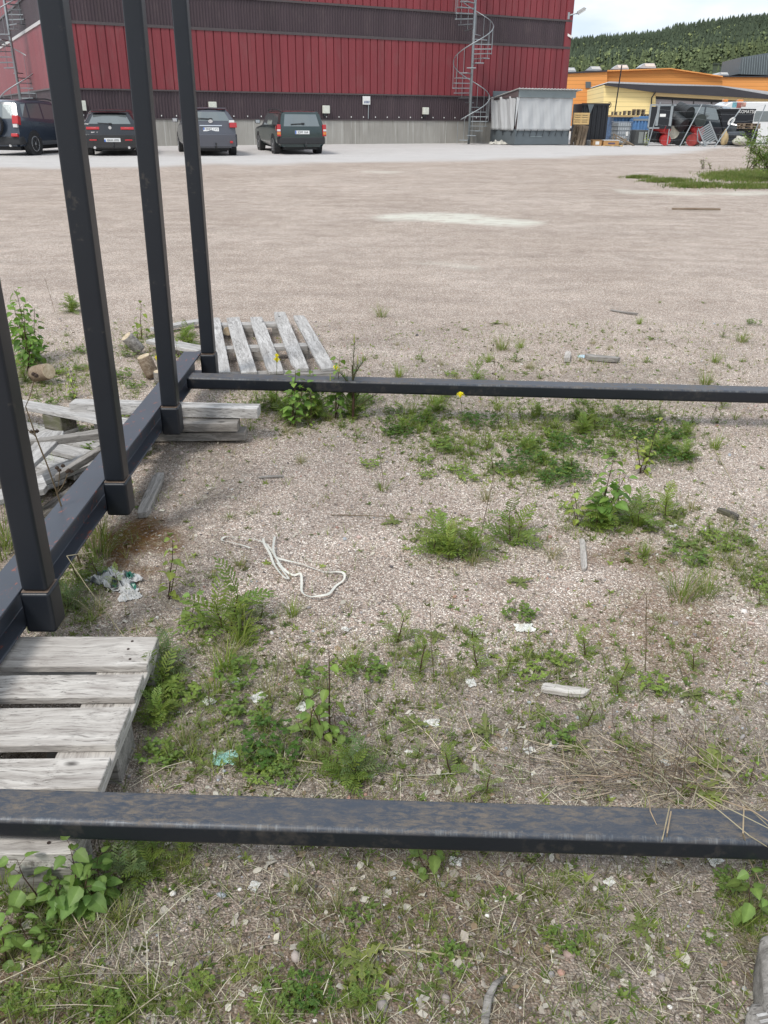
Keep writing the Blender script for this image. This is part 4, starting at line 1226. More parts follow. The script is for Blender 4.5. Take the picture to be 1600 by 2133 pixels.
def sbox(x0, x1, y0, y1, z0, z1, name, mat, **k):
    b_ = MB(); vs = [(x + skx * y / dS * 1.0 * 0, y, z) for x in (x0, x1) for y in (y0, y1) for z in (z0, z1)]
    b_.span(x0, x1, y0, y1, z0, z1); return b_.build(name, mat, sh, **k)
# rotate so that the left side shows
sh.matrix_world = Matrix.Translation((sA.x, sA.y, zs_)) @ Matrix.Rotation(math.atan2(d1s.y, d1s.x) + R(9), 4, 'Z')
ws_ *= 1.01; lft = 2.4
sbox(0, ws_, .0, .05, .05, zG, 'skirt_board', M_SHG); sbox(0, .05, .05, lft, .05, zG - .003, 'skirt_board', M_SHG)
sbox(0, ws_, lft, lft + .05, .05, zR, 'rear_wall', M_SHG); sbox(ws_ - .05, ws_, .05, lft, .05, zR - .1, 'side_wall', M_SHG)
for x, y in ((.05, .07), (ws_ - .08, .07), (ws_ * .5, .07), (.07, lft - .1)):
    sbox(x - .03, x + .03, y - .02, y + .04, zG, zTt + .05, 'corner_post', M_SHD)
def curtain(x0, x1, y0, y1, n, seed, amp=.035):
    rnd = random.Random(seed); b_ = MB(); vs = []; N = 60; m_ = 14
    ph = [rnd.uniform(0, 6) for _ in range(4)]
    L_ = math.hypot(x1-x0, y1-y0); nx_, ny_ = (y1-y0)/L_, -(x1-x0)/L_
    for j in range(m_ + 1):
        v_ = j / m_; z = zTb - .06 + (zTt - zTb + .1) * v_
        for i in range(N + 1):
            u = i / N
            s_ = math.sin(u * n * 2*PI + ph[0] + v_ * 2.4) ** 3
            dd = amp * (.3 + .7 * (1 - abs(v_ - .35))) * s_ + .012 * math.sin(u * n * 5.1 + ph[1] - v_ * 5)
            vs.append((x0 + (x1-x0)*u + nx_*(dd+.05), y0 + (y1-y0)*u + ny_*(dd+.05), z))
    b_.add(vs, [(j*(N+1)+i, j*(N+1)+i+1, (j+1)*(N+1)+i+1, (j+1)*(N+1)+i) for j in range(m_) for i in range(N)])
    o = b_.build('tarpaulin', M_TARP, sh, smooth=True); so = o.modifiers.new('t', 'SOLIDIFY'); so.thickness = .008
curtain(.02, ws_, -.0, -.0, 5, 1); curtain(0, 0, lft, .12, 2.5, 2, .06)
b_ = MB(); b_.add([(-.09, -.06, zTb + .1), (-.09, -.06, zTt), (.06, -.09, zTt)], [(0,1,2)]); o = b_.build('tarpaulin_flap', M_TARP, sh); so = o.modifiers.new('t', 'SOLIDIFY'); so.thickness = .01
for k in range(9):
    x = .1 + k * (ws_ - .15) / 8; b_ = MB(); b_.tube([(x, -.07, zTb - .02), (x - .05, -.03, zTb - .30)], .012, 4); b_.build('strap', M_BLACKPL, sh)
for k in range(3):
    y = .3 + k * .8; b_ = MB(); b_.tube([(-.06, y, zTb - .02), (-.03, y + .05, zTb - .28)], .012, 4); b_.build('strap', M_BLACKPL, sh)
b_ = MB(); b_.span(-.02, ws_ + .1, -.12, -.06, zTt, zR); b_.build('fascia', M_SHL, sh)
b_ = MB(); zr2 = zR - .42
b_.prism([(-.10, zTt - .0), (lft + .2, zTt - .0), (lft + .2, zr2), (-.10, zR)], .04, Matrix(((0,0,1,-.06),(1,0,0,0),(0,1,0,0),(0,0,0,1)))); b_.build('gable_board', M_SHD, sh)
vs = []; n_ = 80
for i in range(n_ + 1):
    x = -.12 + (ws_ + .45) * i / n_; zz = .02 * math.sin(i * 2*PI / 4)
    vs += [(x, -.28, zR + .06 + zz), (x, lft + .35, zr2 + .06 + zz)]
b_ = MB(); b_.add(vs, [(2*i, 2*i+2, 2*i+3, 2*i+1) for i in range(n_)]); o = b_.build('corrugated_roof', M_TIN, sh); so = o.modifiers.new('t', 'SOLIDIFY'); so.thickness = .02
b_ = MB(); b_.box((1.1, -.006, zG * .55), (.62, .012, .03)); b_.build('hasp', M_SHL, sh)

# ---------------------------------------------------------------- storage yard by the fence
YD = 46.5
def gY(px, Y):
    p = PY(px, 300, Y); p.z = gz(p.x, p.y); return p
def zat(px, py, Y): return PY(px, py, Y).z
def boxpx(name, mat, x0, y0, x1, y1, Y, dep, parent=None, bevel=0.0, az=0, M_only=False):
    """upright box whose front face spans the photo rectangle at depth Y"""
    a = PY(x0, y1, Y); b = PY(x1, y0, Y)
    b_ = MB(); b_.span(-(b.x-a.x)/2, (b.x-a.x)/2, 0, dep, 0, b.z - a.z)
    o = b_.build(name, mat, parent, bevel=bevel)
    o.matrix_world = Matrix.Translation(((a.x+b.x)/2, Y, a.z)) @ Matrix.Rotation(R(az), 4, 'Z')
    return o
# black container
M_BLKS = plain('black_container_steel', (.010,.012,.016), .5, 0, .15, 2)
p0_ = PY(1206, 293, 45.2); p1_ = PY(1270, 216, 45.2)
bc = thing('black_container', 'tall black ribbed steel container behind the pallets right of the grey shed', 'container', Matrix.Translation((p0_.x, 45.2, p0_.z - .1)))
wB, hB = p1_.x - p0_.x, p1_.z - p0_.z + .1
b_ = MB(); b_.span(0, wB, 0, 2.2, 0, hB); b_.build('body', M_BLKS, bc, bevel=.03)
for k in range(6):
    b_ = MB(); x = .12 + k * (wB - .2) / 5; b_.box((x, -.03, hB * .5), (.09, .06, hB * .94), taper=1); b_.build('rib', M_BLKS, bc, bevel=.02, seg=1)
b_ = MB(); b_.span(-.03, wB + .03, -.07, .02, hB - .08, hB + .02); b_.build('top_rail', M_BLKS, bc)
b_ = MB(); b_.add([(wB*.18, -.09, hB - .03), (wB*.42, -.09, hB - .03), (wB*.3, -.09, hB - .48)], [(0,2,1)]); o = b_.build('corner_plate', M_SHG, bc); so = o.modifiers.new('t', 'SOLIDIFY'); so.thickness = .02
b_ = MB(); b_.tube([(wB + .02 + .09*math.cos(a_), .1, hB - .05 + .12*math.sin(a_)) for a_ in np.linspace(-2.2, 2.2, 12)], .015, 5); b_.build('lifting_hook', M_BLKS, bc)
# upright brown pallet leaning and a new pallet standing on it
def pallet_mesh_mats(mm): return (mm, mm, mm, mm)
def place_pallet(name, label, px, py, Y, scale, rot, mm, group=None):
    q = PY(px, py, Y)
    M_ = Matrix.Translation(q) @ rot @ Matrix.Diagonal((scale, scale, scale, 1))
    return euro_pallet(name, label, M_, pallet_mesh_mats(mm), group)
place_pallet('leaning_pallet', 'brown pallet leaning upright against the right side of the grey shed', 1206, 284, 43.6, .85, Matrix.Rotation(R(8), 4, 'Y') @ Matrix.Rotation(R(70), 4, 'Z') @ Matrix.Rotation(R(90), 4, 'Y'), M_WOODB)
o = place_pallet('standing_pallet', 'yellow new pallet on edge above the brown leaning pallet', 1211, 247, 43.2, .62, Matrix.Rotation(R(90), 4, 'X') @ Matrix.Rotation(R(-12), 4, 'Y'), M_WOODY)
o2 = o
bk = MB(); bk.span(-.36, .36, -.02, .55, 0, 1.0)
o = boxpx('crate', M_WOODB, 1199, 262, 1224, 304, 43.9, .5, None); tag(o, 'dark brown wooden crate behind the brown leaning pallet', 'crate')
# cartons on two low pallets
M_CARD = plain('cardboard', (.42,.24,.10), .8, 0, .1, 5)
for i, (x0, x1, lb, lab) in enumerate(((1234, 1254, 'cardboard box with a white label on a low pallet', 1), (1257, 1290, 'long cardboard box with dark print on a low pallet', 0))):
    pl = PY((x0 + x1) / 2, 307, 44.0)
    pt_ = place_pallet('low_pallet', ('small' if i == 0 else 'wide') + ' yellow pallet carrying a ' + lb.split(' on')[0], (x0+x1)/2, 307.5, 44.2, .62 if i == 0 else .8, Matrix.Rotation(R(-3), 4, 'Z'), M_WOODY)
    tp = PY((x0+x1)/2, 303.5, 44.0)
    o = boxpx('cardboard_box', M_CARD, x0, 293, x1, 303.8, 44.0, .5, None, .01); tag(o, lb, 'box')
    f_ = MB(); wpx = (PY(x1, 300, 44).x - PY(x0, 300, 44).x)
    if lab: f_.span(-.08, .1, -.006, -.002, .06, .2); f_.build('white_label', M_WHITE, o)
    else: f_.span(-.15, .18, -.006, -.002, .08, .15); f_.build('dark_print', plain('print_blue', (.08,.07,.12), .6), o)
    f_ = MB(); f_.span(-wpx/2 - .01, wpx/2 + .01, -.02, .5, .243, .262); f_.build('pale_lid', M_WHITE if i else M_CARD, o)
o = boxpx('concrete_block', concrete('block_concrete', (.2,.21,.21), (.3,.31,.31)), 1221, 292, 1235, 305, 44.4, .5, None, .02); tag(o, 'low grey block between the brown leaning pallet and the cardboard boxes', 'block')
# white caged tank
def ibc(label, x0, y0, x1, y1, Y, az=0):
    a = PY(x0, y1, Y); b = PY(x1, y0, Y); w_ = b.x - a.x; h_ = b.z - a.z
    t = thing('caged_tank', label, 'tank', Matrix.Translation((a.x + w_/2, Y + w_/2, a.z)) @ Matrix.Rotation(R(az), 4, 'Z'))
    s_ = w_ / 2 / (abs(math.cos(R(az))) + abs(math.sin(R(az))))
    b_ = MB(); b_.span(-s_*.95, s_*.95, -s_*.95, s_*.95, .14, h_ * .97); b_.build('plastic_tank', plain('milky_plastic', (.42,.45,.47), .4, 0, .1, 3), t, bevel=.05, seg=3)
    c_ = MB()
    for z in np.linspace(.16, h_, 6):
        for (p, q) in (((-s_,-s_),(s_,-s_)), ((s_,-s_),(s_,s_)), ((s_,s_),(-s_,s_)), ((-s_,s_),(-s_,-s_))): c_.tube([(p[0],p[1],z),(q[0],q[1],z)], .014, 4)
    for k in np.linspace(-1, 1, 7):
        for (x, y) in ((k*s_,-s_),(k*s_,s_),(-s_,k*s_),(s_,k*s_)): c_.tube([(x,y,.12),(x,y,h_)], .012, 4)
    c_.build('cage', M_GALV, t)
    c_ = MB(); c_.span(-s_, s_, -s_, s_, .10, .14); 
    for x in (-s_*.8, 0, s_*.8): c_.span(x - .06, x + .06, -s_, s_, 0, .098)
    c_.build('skid', M_WOODB, t)
    l_ = MB(); l_.span(s_*.25, s_*.6, -s_-.022, -s_-.016, h_*.42, h_*.6); l_.build('label_plate', M_WHITE, t)
ibc('white plastic tank in a steel cage beside the black container', 1276, 254, 1319, 304, 46.8, 12)
# stacked crates, skips and pallets behind
M_SKIPB = plain('blue_skip_paint', (.10,.22,.42), .5, 0, .25, 2)
for lb, x0, y0, x1, y1, Y in (('faded blue skip behind the caged tank', 1275, 243, 1312, 285, 50.5), ('paler blue slatted bin right of the caged tank', 1318, 248, 1352, 274, 49.4)):
    t = thing('skip', lb, 'skip', PY((x0+x1)/2, y1, Y))
    TI = t.matrix_world.inverted()
    o = boxpx('tub', M_SKIPB, x0, y0, x1, y1, Y, 1.4, None, .02); o.parent = t; o.matrix_parent_inverse = TI
    wv = PY(x1, y0, Y).x - PY(x0, y0, Y).x; hv = PY(x0, y0, Y).z - PY(x0, y1, Y).z
    for k in range(5):
        r_ = MB(); x = -wv/2 + wv * (k + .5) / 5; r_.span(x - .04, x + .04, -.05, .0, .0, hv * .95); r_.build('rib', M_SKIPB, t)
    r_ = MB(); r_.span(-wv/2 - .04, wv/2 + .04, -.06, .02, hv - .08, hv + .02); r_.build('rim', M_SKIPB if Y > 50 else M_GALV, t)
o = boxpx('plywood_sheet', M_WOODY, 1274, 240, 1332, 243.5, 50.2, 1.0, None); tag(o, 'pale plywood sheets on the blue skip', 'plywood')
for i, (x0, x1, yb, n_, lb) in enumerate(((1274, 1293, 240.5, 3, 'short pallet stack nearest the black container'), (1299, 1322, 240, 3, 'middle stack of pallets in front of the yellow hall'), (1318, 1341, 240, 4, 'tallest stack of pallets in front of the yellow hall'), (1336, 1352, 242, 2, 'low pallet stack beside the dark van'))):
    for k in range(n_):
        sc_ = (PY(x1, 240, 52).x - PY(x0, 240, 52).x) / 1.2
        q = PY((x0+x1)/2, yb, 52 + .1 * i)
        M_ = Matrix.Translation((q.x, q.y, q.z + k * .148 * sc_)) @ Matrix.Rotation(R(-6 + 5*i + k), 4, 'Z') @ Matrix.Diagonal((sc_, sc_, sc_, 1))
        euro_pallet('stacked_pallet', 'pallet %s in the %s' % (('at the bottom', 'second from below', 'third from below', 'at the top')[k], lb), M_, pallet_mesh_mats(M_WOODB), 'pallets stacked before the yellow hall')
    # shelf that carries them
    q = PY((x0+x1)/2, yb, 52 + .1 * i)
for lb, x0, y0, x1, y1, Y, mt_, nm in (('blue steel rack shelf under the pallet stacks', 1270, 242, 1356, 300, 51.6, M_SKIPB, 'container'), ('black low crate with glass front beside the caged tank', 1321, 271, 1354, 304, 46.6, plain('dark_crate', (.06,.065,.065), .6), 'crate')):
    o = boxpx(nm, mt_, x0, y0, x1, y1, Y, 1.3, None, .02); tag(o, lb, nm)
    if nm == 'crate':
        for x, c_ in ((-.18, (.22,.24,.23)), (.12, (.36,.38,.35))):
            f_ = MB(); f_.span(x, x + .24, -.02, .0, .12, .66); f_.build('pane', plain('crate_pane', c_, .4), o, bevel=.01)
# bent metal scrap before the tank
sc_ = MB(); g = PY(1274, 304, 45.6)
for k, pts in enumerate((((0,0,0),(.05,0,.55),(.5,.1,.35),(1.1,.1,.05)), ((.1,0,0),(.2,0,.35),(.7,0,.2),(1.2,.2,.0)), ((.3,0,0),(.15,0,.5)), ((.5,0,0),(.7,0,.35)))):
    sc_.tube(pts, .035, 5)
o = sc_.build('scrap_tangle', M_WOODB, None); o.location = g; tag(o, 'tangle of bent brown scrap in front of the caged tank', 'scrap')
# drums
M_DR = {'r': plain('red_drum', (.42,.035,.035), .5, 0, .2, 3), 'k': plain('black_drum', (.022,.026,.028), .5, 0, .25, 3), 'w': plain('cream_drum', (.50,.49,.40), .5, 0, .2, 3), 'd': plain('rusty_red_drum', (.26,.035,.03), .6, 0, .4, 3), 'g': plain('green_black_drum', (.035,.045,.042), .5, 0, .25, 3)}
def drum(label, fx, fy, ax, ay, dia, L_, col_, Y):
    """fx,fy photo centre of the visible end; ax,ay towards the hidden end"""
    c0 = PY(fx, fy, Y); c1_ = PY(ax, ay, Y + .55)
    ax_ = (c1_ - c0).normalized()
    r_ = dia / 2
    t = thing('drum', label, 'drum', Matrix.Translation(c0) @ ax_.to_track_quat('Z', 'Y').to_matrix().to_4x4(), 'drums piled behind the wire fence')
    b_ = MB(); b_.lathe([(r_*.93, .012), (r_, .0), (r_, L_*.32), (r_*1.035, L_*.335), (r_, L_*.35), (r_, L_*.65), (r_*1.035, L_*.665), (r_, L_*.68), (r_, L_), (r_*.93, L_ - .01)], 28)
    b_.build('shell', M_DR[col_], t, bevel=0)
    b_ = MB(); b_.lathe([(r_*.90, .016), (r_*.90, .010), (r_*.4, .009)], 24); b_.lathe([(.03, -.006), (.03, .012)], 10, (r_*.6, 0, 0)); b_.build('lid', M_DR[col_], t)
drum('upper left red drum with its end facing right', 1392, 268.5, 1366, 262, .56, .78, 'r', 46.0)
drum('black drum lowest at the left of the pile', 1374, 285, 1352, 283, .56, .78, 'k', 46.2)
drum('bright red drum end on the ground under the cream drum', 1387, 292, 1381, 288, .50, .7, 'r', 45.9)
drum('cream drum end between the red drums', 1403, 276, 1396, 270, .62, .78, 'w', 46.3)
drum('black drum hanging left over the middle of the pile', 1424, 262, 1403, 245, .66, .8, 'k', 46.1)
drum('topmost black drum of the pile', 1437, 237, 1418, 228, .66, .8, 'k', 46.3)
drum('dark green drum at the upper right of the pile', 1460, 251, 1450, 248, .58, .7, 'g', 46.1)
drum('red drum end half hidden under the dark green drum', 1457, 273, 1449, 268, .52, .7, 'r', 46.3)
drum('rusty red drum end low at the right of the pile', 1441, 292, 1450, 290, .56, .7, 'd', 46.0)
drum('black drum at the bottom between the red ones', 1415, 290, 1410, 284, .6, .8, 'k', 46.5)
drum('black drum deep in the middle of the pile', 1436, 265, 1428, 258, .6, .8, 'k', 47.0)
# dark van facing right
def deco_van(t, rb, ry, W_):
    for sx_ in (-1, 1):
        h_ = MB(); h_.box((sx_ * W_ * .78, 4.62, .80), (.26, .16, .2)); h_.build('headlamp', M_LWHT, t, bevel=.03)
    g_ = MB(); g_.box((0, 4.70, .78), (.9, .06, .18)); g_.build('grille', M_TRIMB, t, bevel=.02)
van = dict(w=1.95, L=4.8, zlow=.3, r=.36, paint=paint('dark_van_paint', (.022,.03,.036)), arch=1, wheel_y=(.9, 3.8), mir=(3.55, 1.35), spk=8,
    rear=[(.2, .08), (.5, 0), (1.0, .03), (1.9, .15)],
    st=[(0, 1.2, 1.92, .86, ''), (.3, 1.2, 1.96, .86, ''), (1.6, 1.2, 1.97, .86, 'w'), (2.6, 1.18, 1.97, .86, 'w'), (3.4, 1.15, 1.86, .83, 'wind'), (4.05, 1.1, 1.14, .8, ''), (4.6, 1.02, 1.04, .8, ''), (4.8, .8, .82, .7, '')],
    bump=[(.3, .6, M_TRIMB, 'rear_bumper')], deco=deco_van)
car('dark_van', 'dark van parked behind the pile of drums, facing right', van, (1392, 300), (1, 0), 125)
# white framed black panels
q = PY(1351, 300, 45.9)
wf = thing('framed_panel', 'black panels in a pale metal frame left of the drum pile', 'panel', Matrix.Translation(q) @ Matrix.Rotation(R(-8), 4, 'Z'))
def fx_(px): return (PY(px, 250, 45.9).x - q.x)
def fz_(py): return PY(1370, py, 45.9).z - q.z
b_ = MB(); b_.span(fx_(1353), fx_(1400), .03, .08, fz_(268), fz_(222)); b_.build('black_panel', M_BLKS, wf)
for x0, x1, y0, y1 in ((1351, 1403, 217, 220), (1351, 1354, 268, 220), (1366, 1371, 262, 220), (1393, 1398, 262, 217), (1351, 1375, 265, 268)):
    b_ = MB(); b_.span(fx_(x0), fx_(x1), -.02, .09, fz_(max(y0,y1)), fz_(min(y0,y1))); b_.build('frame_bar', M_GALV, wf)
b_ = MB(); b_.span(fx_(1354), fx_(1356), .03, .07, 0, fz_(268)); b_.span(fx_(1395), fx_(1397), .03, .07, 0, fz_(268)); b_.build('frame_leg', M_GALV, wf)
b_ = MB(); b_.span(fx_(1373), fx_(1385), .02, .03, fz_(243), fz_(237)); b_.build('white_lettering_strip', M_WHITE, wf)
# black skip with lettering
q = PY(1493, 270, 47.5); q2 = PY(1573, 228, 47.5)
bs = thing('black_skip', 'black skip with white lettering and a round emblem right of the dark van', 'skip', Matrix.Translation((q.x, q.y, gz(q.x, q.y))))
z0_ = q.z - gz(q.x, q.y); z1_ = q2.z - gz(q.x, q.y); wK = q2.x - q.x
b_ = MB(); b_.add([(0,0,z1_),(.55,0,.15),(wK,0,z0_*.8),(wK,0,z1_),(0,1.8,z1_),(.55,1.8,.15),(wK,1.8,z0_*.8),(wK,1.8,z1_)], [(0,1,2,3),(7,6,5,4),(0,4,5,1),(1,5,6,2),(2,6,7,3),(3,7,4,0)]); b_.build('tub', M_BLKS, bs)
b_ = MB(); b_.span(-.04, wK + .04, -.05, .03, z1_ - .06, z1_ + .03); b_.build('rim', M_BLKS, bs)
text_mesh('KOMATSU', .21, M_WHITE, 'lettering', bs, Matrix.Translation((wK * .78, -.06, z1_ - .11)) @ Matrix.Rotation(PI/2, 4, 'X'), .004, .9)
b_ = MB(); b_.lathe([(.19, 0), (.19, .01)], 20, (wK * .38, -.01, z1_ - .55), Matrix.Rotation(R(-50), 3, 'Y') @ Matrix.Rotation(PI/2, 3, 'X') @ Matrix.Diagonal((1.2, .7, 1))); em = b_.build('emblem', M_WHITE, bs)
b_ = MB(); b_.box((wK * .38, -.015, z1_ - .55), (.2, .012, .09), Matrix.Rotation(R(-50), 3, 'Y')); b_.build('emblem_mark', M_BLKS, em)
# white van behind
q = PY(1503, 212, 50.5); q2 = PY(1660, 262, 50.5)
wv_ = thing('white_van', 'white van with coloured print parked behind the black skip', 'van', Matrix.Translation((q.x, 50.5, gz(q.x, 50.5))))
zz = lambda py: PY(1560, py, 50.5).z - gz(q.x, 50.5)
xx = lambda px: PY(px, 240, 50.5).x - q.x
M_VANW = paint('white_van_paint', (.72,.73,.72))
b_ = MB(); prf = [(xx(1503), zz(233)), (xx(1508), zz(219)), (xx(1520), zz(212)), (xx(1660), zz(211)), (xx(1660), .35), (xx(1503), .35)]
b_.prism(prf[::-1], 1.9, Matrix(((1,0,0,0),(0,0,1,0),(0,1,0,0),(0,0,0,1)))); b_.build('body', M_VANW, wv_, bevel=.06, seg=3)
b_ = MB(); b_.span(xx(1572), xx(1655), -.012, .0, zz(253), zz(231)); b_.build('windows', M_GLASS, wv_)
for k, (x0, x1, y0, y1, c_) in enumerate(((1522, 1532, 224, 213, (.15,.35,.4)), (1531, 1541, 225, 213, (.35,.12,.1)), (1540, 1550, 222, 213, (.45,.25,.2)), (1507, 1514, 226, 223, (.2,.2,.22)))):
    b_ = MB(); b_.span(xx(x0), xx(x1), -.010 - .002*k, 0, zz(y0), zz(y1)); b_.build('coloured_print', plain('van_print', c_, .5, 0, .5, 6), wv_)
b_ = MB(); b_.box((xx(1514), .6, zz(209.5)), (.25, .3, .14)); b_.box((xx(1545), .6, zz(209.5)), (.3, .3, .12)); b_.build('roof_light', M_LORG, wv_, bevel=.03)
for px in (1520, 1625):
    b_ = MB(); b_.lathe([(.2, -.1), (.36, -.08), (.36, .1), (.2, .12)], 20, (xx(px), .1, .35), Matrix.Rotation(PI/2, 3, 'X')); b_.build('wheel', M_TYRE, wv_)
# pallets beside the skip, grille, sack, pipes
for k in range(2):
    M_ = Matrix.Translation(PY(1559, 268 - k * 5.6, 46.6)) @ Matrix.Rotation(R(6 + 4*k), 4, 'Z') @ Matrix.Diagonal((.78, .78, .85, 1))
    euro_pallet('pallet', ('lower' if k == 0 else 'upper') + ' pallet of the pair in front of the black skip', M_, pallet_mesh_mats(M_WOODB), 'pallets in front of the black skip')
o = boxpx('black_box', M_BLKS, 1538, 268.5, 1580, 300, 46.7, 1.0, None, .02); tag(o, 'low black bin carrying the pair of pallets', 'bin')
g = PY(1481, 300, 45.6)
gr = thing('metal_grille', 'grey slatted metal grille leaning over right of the drum pile', 'grille', Matrix.Translation(g) @ Matrix.Rotation(R(-32), 4, 'Y'))
for k in range(9):
    b_ = MB(); b_.box((.03, .0, .1 + k * .1), (.55, .02, .06)); b_.build('slat', M_GALV, gr)
for x in (-.27, .33):
    b_ = MB(); b_.box((x, .0, .48), (.06, .05, 1.05)); b_.build('side_rail', M_GALV, gr)
b_ = MB(); b_.tube([(-.3,.02,0),(-.5,.02,.5),(-.32,.02,.95)], .03, 5); b_.build('bent_tube', M_GALV, gr)
def lump(name, px, py, Y, sz, mat, label, cat, seed):
    q = PY(px, py, Y); b_ = MB(); vs = []; n1, n2 = 16, 10
    for j in range(n2 + 1):
        th_ = PI * j / n2
        for i in range(n1):
            ph = 2*PI*i/n1; d_ = Vector((math.sin(th_)*math.cos(ph), math.sin(th_)*math.sin(ph), math.cos(th_)))
            r_ = 1 + .45 * noise.noise(d_ * 1.6 + Vector((seed,0,0)))
            vs.append((d_.x*sz[0]*r_, d_.y*sz[1]*r_, max(-.02, d_.z*sz[2]*r_ + sz[2]*.8)))
    b_.add(vs, [(j*n1+i, j*n1+(i+1)%n1, (j+1)*n1+(i+1)%n1, (j+1)*n1+i) for j in range(n2) for i in range(n1)])
    o = b_.build(name, mat, None, smooth=True); o.location = q; tag(o, label, cat); return o
lump('sack', 1507, 301, 45.6, (.16,.2,.36), plain('yellowish_sack', (.45,.34,.18), .8, 0, .2, 5), 'tall yellowish sack right of the leaning metal grille', 'sack', 1)
lump('white_sack', 1542, 302, 45.4, (.36,.3,.24), plain('white_sack', (.46,.45,.38), .7, 0, .15, 4), 'low white sack on the ground near the right bushes', 'sack', 2)
for k, (x0, y0, x1, y1) in enumerate(((1514, 281, 1548, 279), (1512, 290, 1545, 286), (1513, 296, 1540, 294))):
    b_ = MB(); b_.tube([PY(x0, y0, 46.0 + .1*k), PY(x1, y1, 46.3 + .1*k)], .14 - .02*k, 12); o = b_.build('pipe', plain('grey_pipe%d' % k, (.07,.08,.09), .5, .2, .2, 4), None, smooth=False)
    tag(o, ('uppermost', 'middle', 'lowest')[k] + ' grey pipe of the bundle beside the yellowish sack', 'pipe', 'pipes by the fence')
# leaning wire fence
fc = thing('wire_fence', 'sagging wire fence with slanting poles in front of the drums and skips', 'fence', gY(1450, 45.0)); FCI = fc.matrix_world.inverted()
polesF = (((1350, 303), (1376, 212)), ((1427, 284), (1463, 216)), ((1512, 272), (1544, 225)), ((1569, 285), (1595, 218)))
ptsF = []
for (a_, b2) in polesF:
    A = PY(a_[0], a_[1], 45.0); B = PY(b2[0], b2[1], 45.15); dd = (B - A).normalized(); A2 = A - dd * max(0, (A.z - gz(A.x, 45)) / max(.2, dd.z))
    b_ = MB(); b_.tube([FCI @ A2, FCI @ B], .028, 6); b_.build('pole', M_GALV, fc); ptsF.append((FCI @ A2, FCI @ B))
w_m = MB()
for (A, B), (C_, D_) in zip(ptsF[:-1], ptsF[1:]):
    for k in range(1, 7):
        t_ = k / 6; p = A.lerp(B, t_); q = C_.lerp(D_, t_); mid = p.lerp(q, .5) + Vector((0,0,-.06)); w_m.tube([p, mid, q], .003, 3)
w_m.build('wires', M_GALV, fc)['kind'] = 'stuff'

# ---------------------------------------------------------------- orange and yellow halls
def hallmat(name, c, per):
    m = NT(name); v = m.coord()
    wv = m.n('ShaderNodeTexWave', wave_type='BANDS', bands_direction='Z'); m.set(wv.inputs['Vector'], v); m.set(wv.inputs['Scale'], per); m.set(wv.inputs['Distortion'], 0.0)
    k = m.ramp(wv.outputs['Fac'], [(0.0, .72), (.12, 1.0)])
    n1 = m.noise(v, .4, 4, .6)
    m.col(m.mix(1.0, m.mix(n1, tuple(x*.93 for x in c), tuple(min(1, x*1.06) for x in c)), k, 'MULTIPLY')); m.rough(.7); return m.m
M_ORA = hallmat('orange_cladding', (.72,.31,.085), .9); M_ORB = hallmat('orange_gable_cladding', (.60,.25,.06), .9); M_YEL = hallmat('yellow_cladding', (.84,.66,.30), .9)
M_ROOFD = plain('dark_roof_felt', (.035,.033,.038), .7, 0, .15, .5); M_ROOFP = plain('pale_roof_edge', (.45,.45,.45), .6)
def polywall(name, mat, pxs, Y, dep, parent, slant=0.0):
    pts = [PY(x, y, Y) for x, y in pxs]
    b_ = MB(); n = len(pts); PI_ = parent.matrix_world.inverted() if parent else Matrix()
    f = [PI_ @ Vector((p.x, p.y + slant * (p.x - pts[0].x), p.z)) for p in pts]; bk_ = [q + Vector((dep * .12, dep, 0)) for q in f]
    b_.add(f + bk_, [tuple(range(n))[::-1], tuple(range(n, 2*n))] + [(k, (k+1)%n, n+(k+1)%n, n+k) for k in range(n)])
    return b_.build(name, mat, parent)
YO = 92.0
oh = thing('orange_hall', 'large orange industrial hall with roof lights behind the yellow hall', 'building', gY(1260, YO))
polywall('side_wall', M_ORA, [(1130, 156), (1265, 149), (1265, 262), (1130, 262)], YO, 26, oh)
polywall('gable_wall', M_ORB, [(1265, 147.5), (1397, 143), (1505, 159.5), (1505, 262), (1265, 262)], YO + .3, 25, oh)
polywall('right_wall', M_ORA, [(1505, 160.5), (1760, 163), (1760, 262), (1505, 262)], YO + 1.0, 24, oh)
polywall('roof_edge', M_ROOFD, [(1130, 153.5), (1265, 145.5), (1265, 149), (1130, 156.2)], YO - .2, 26.5, oh)
polywall('roof_edge', M_ORA, [(1265, 146), (1397, 141.5), (1506, 158), (1506, 160.5), (1397, 143.8), (1265, 148.5)], YO - .1, 26, oh)
polywall('roof_edge', M_ROOFD, [(1505, 157.5), (1760, 160), (1760, 162), (1505, 160)], YO + .8, 25, oh)
for x0, y0, x1, y1 in ((1220, 170, 1231, 183), (1247, 180, 1257, 196)):
    polywall('window', M_SHG, [(x0, y0), (x1, y0), (x1, y1), (x0, y1)], YO - .1, .3, oh)
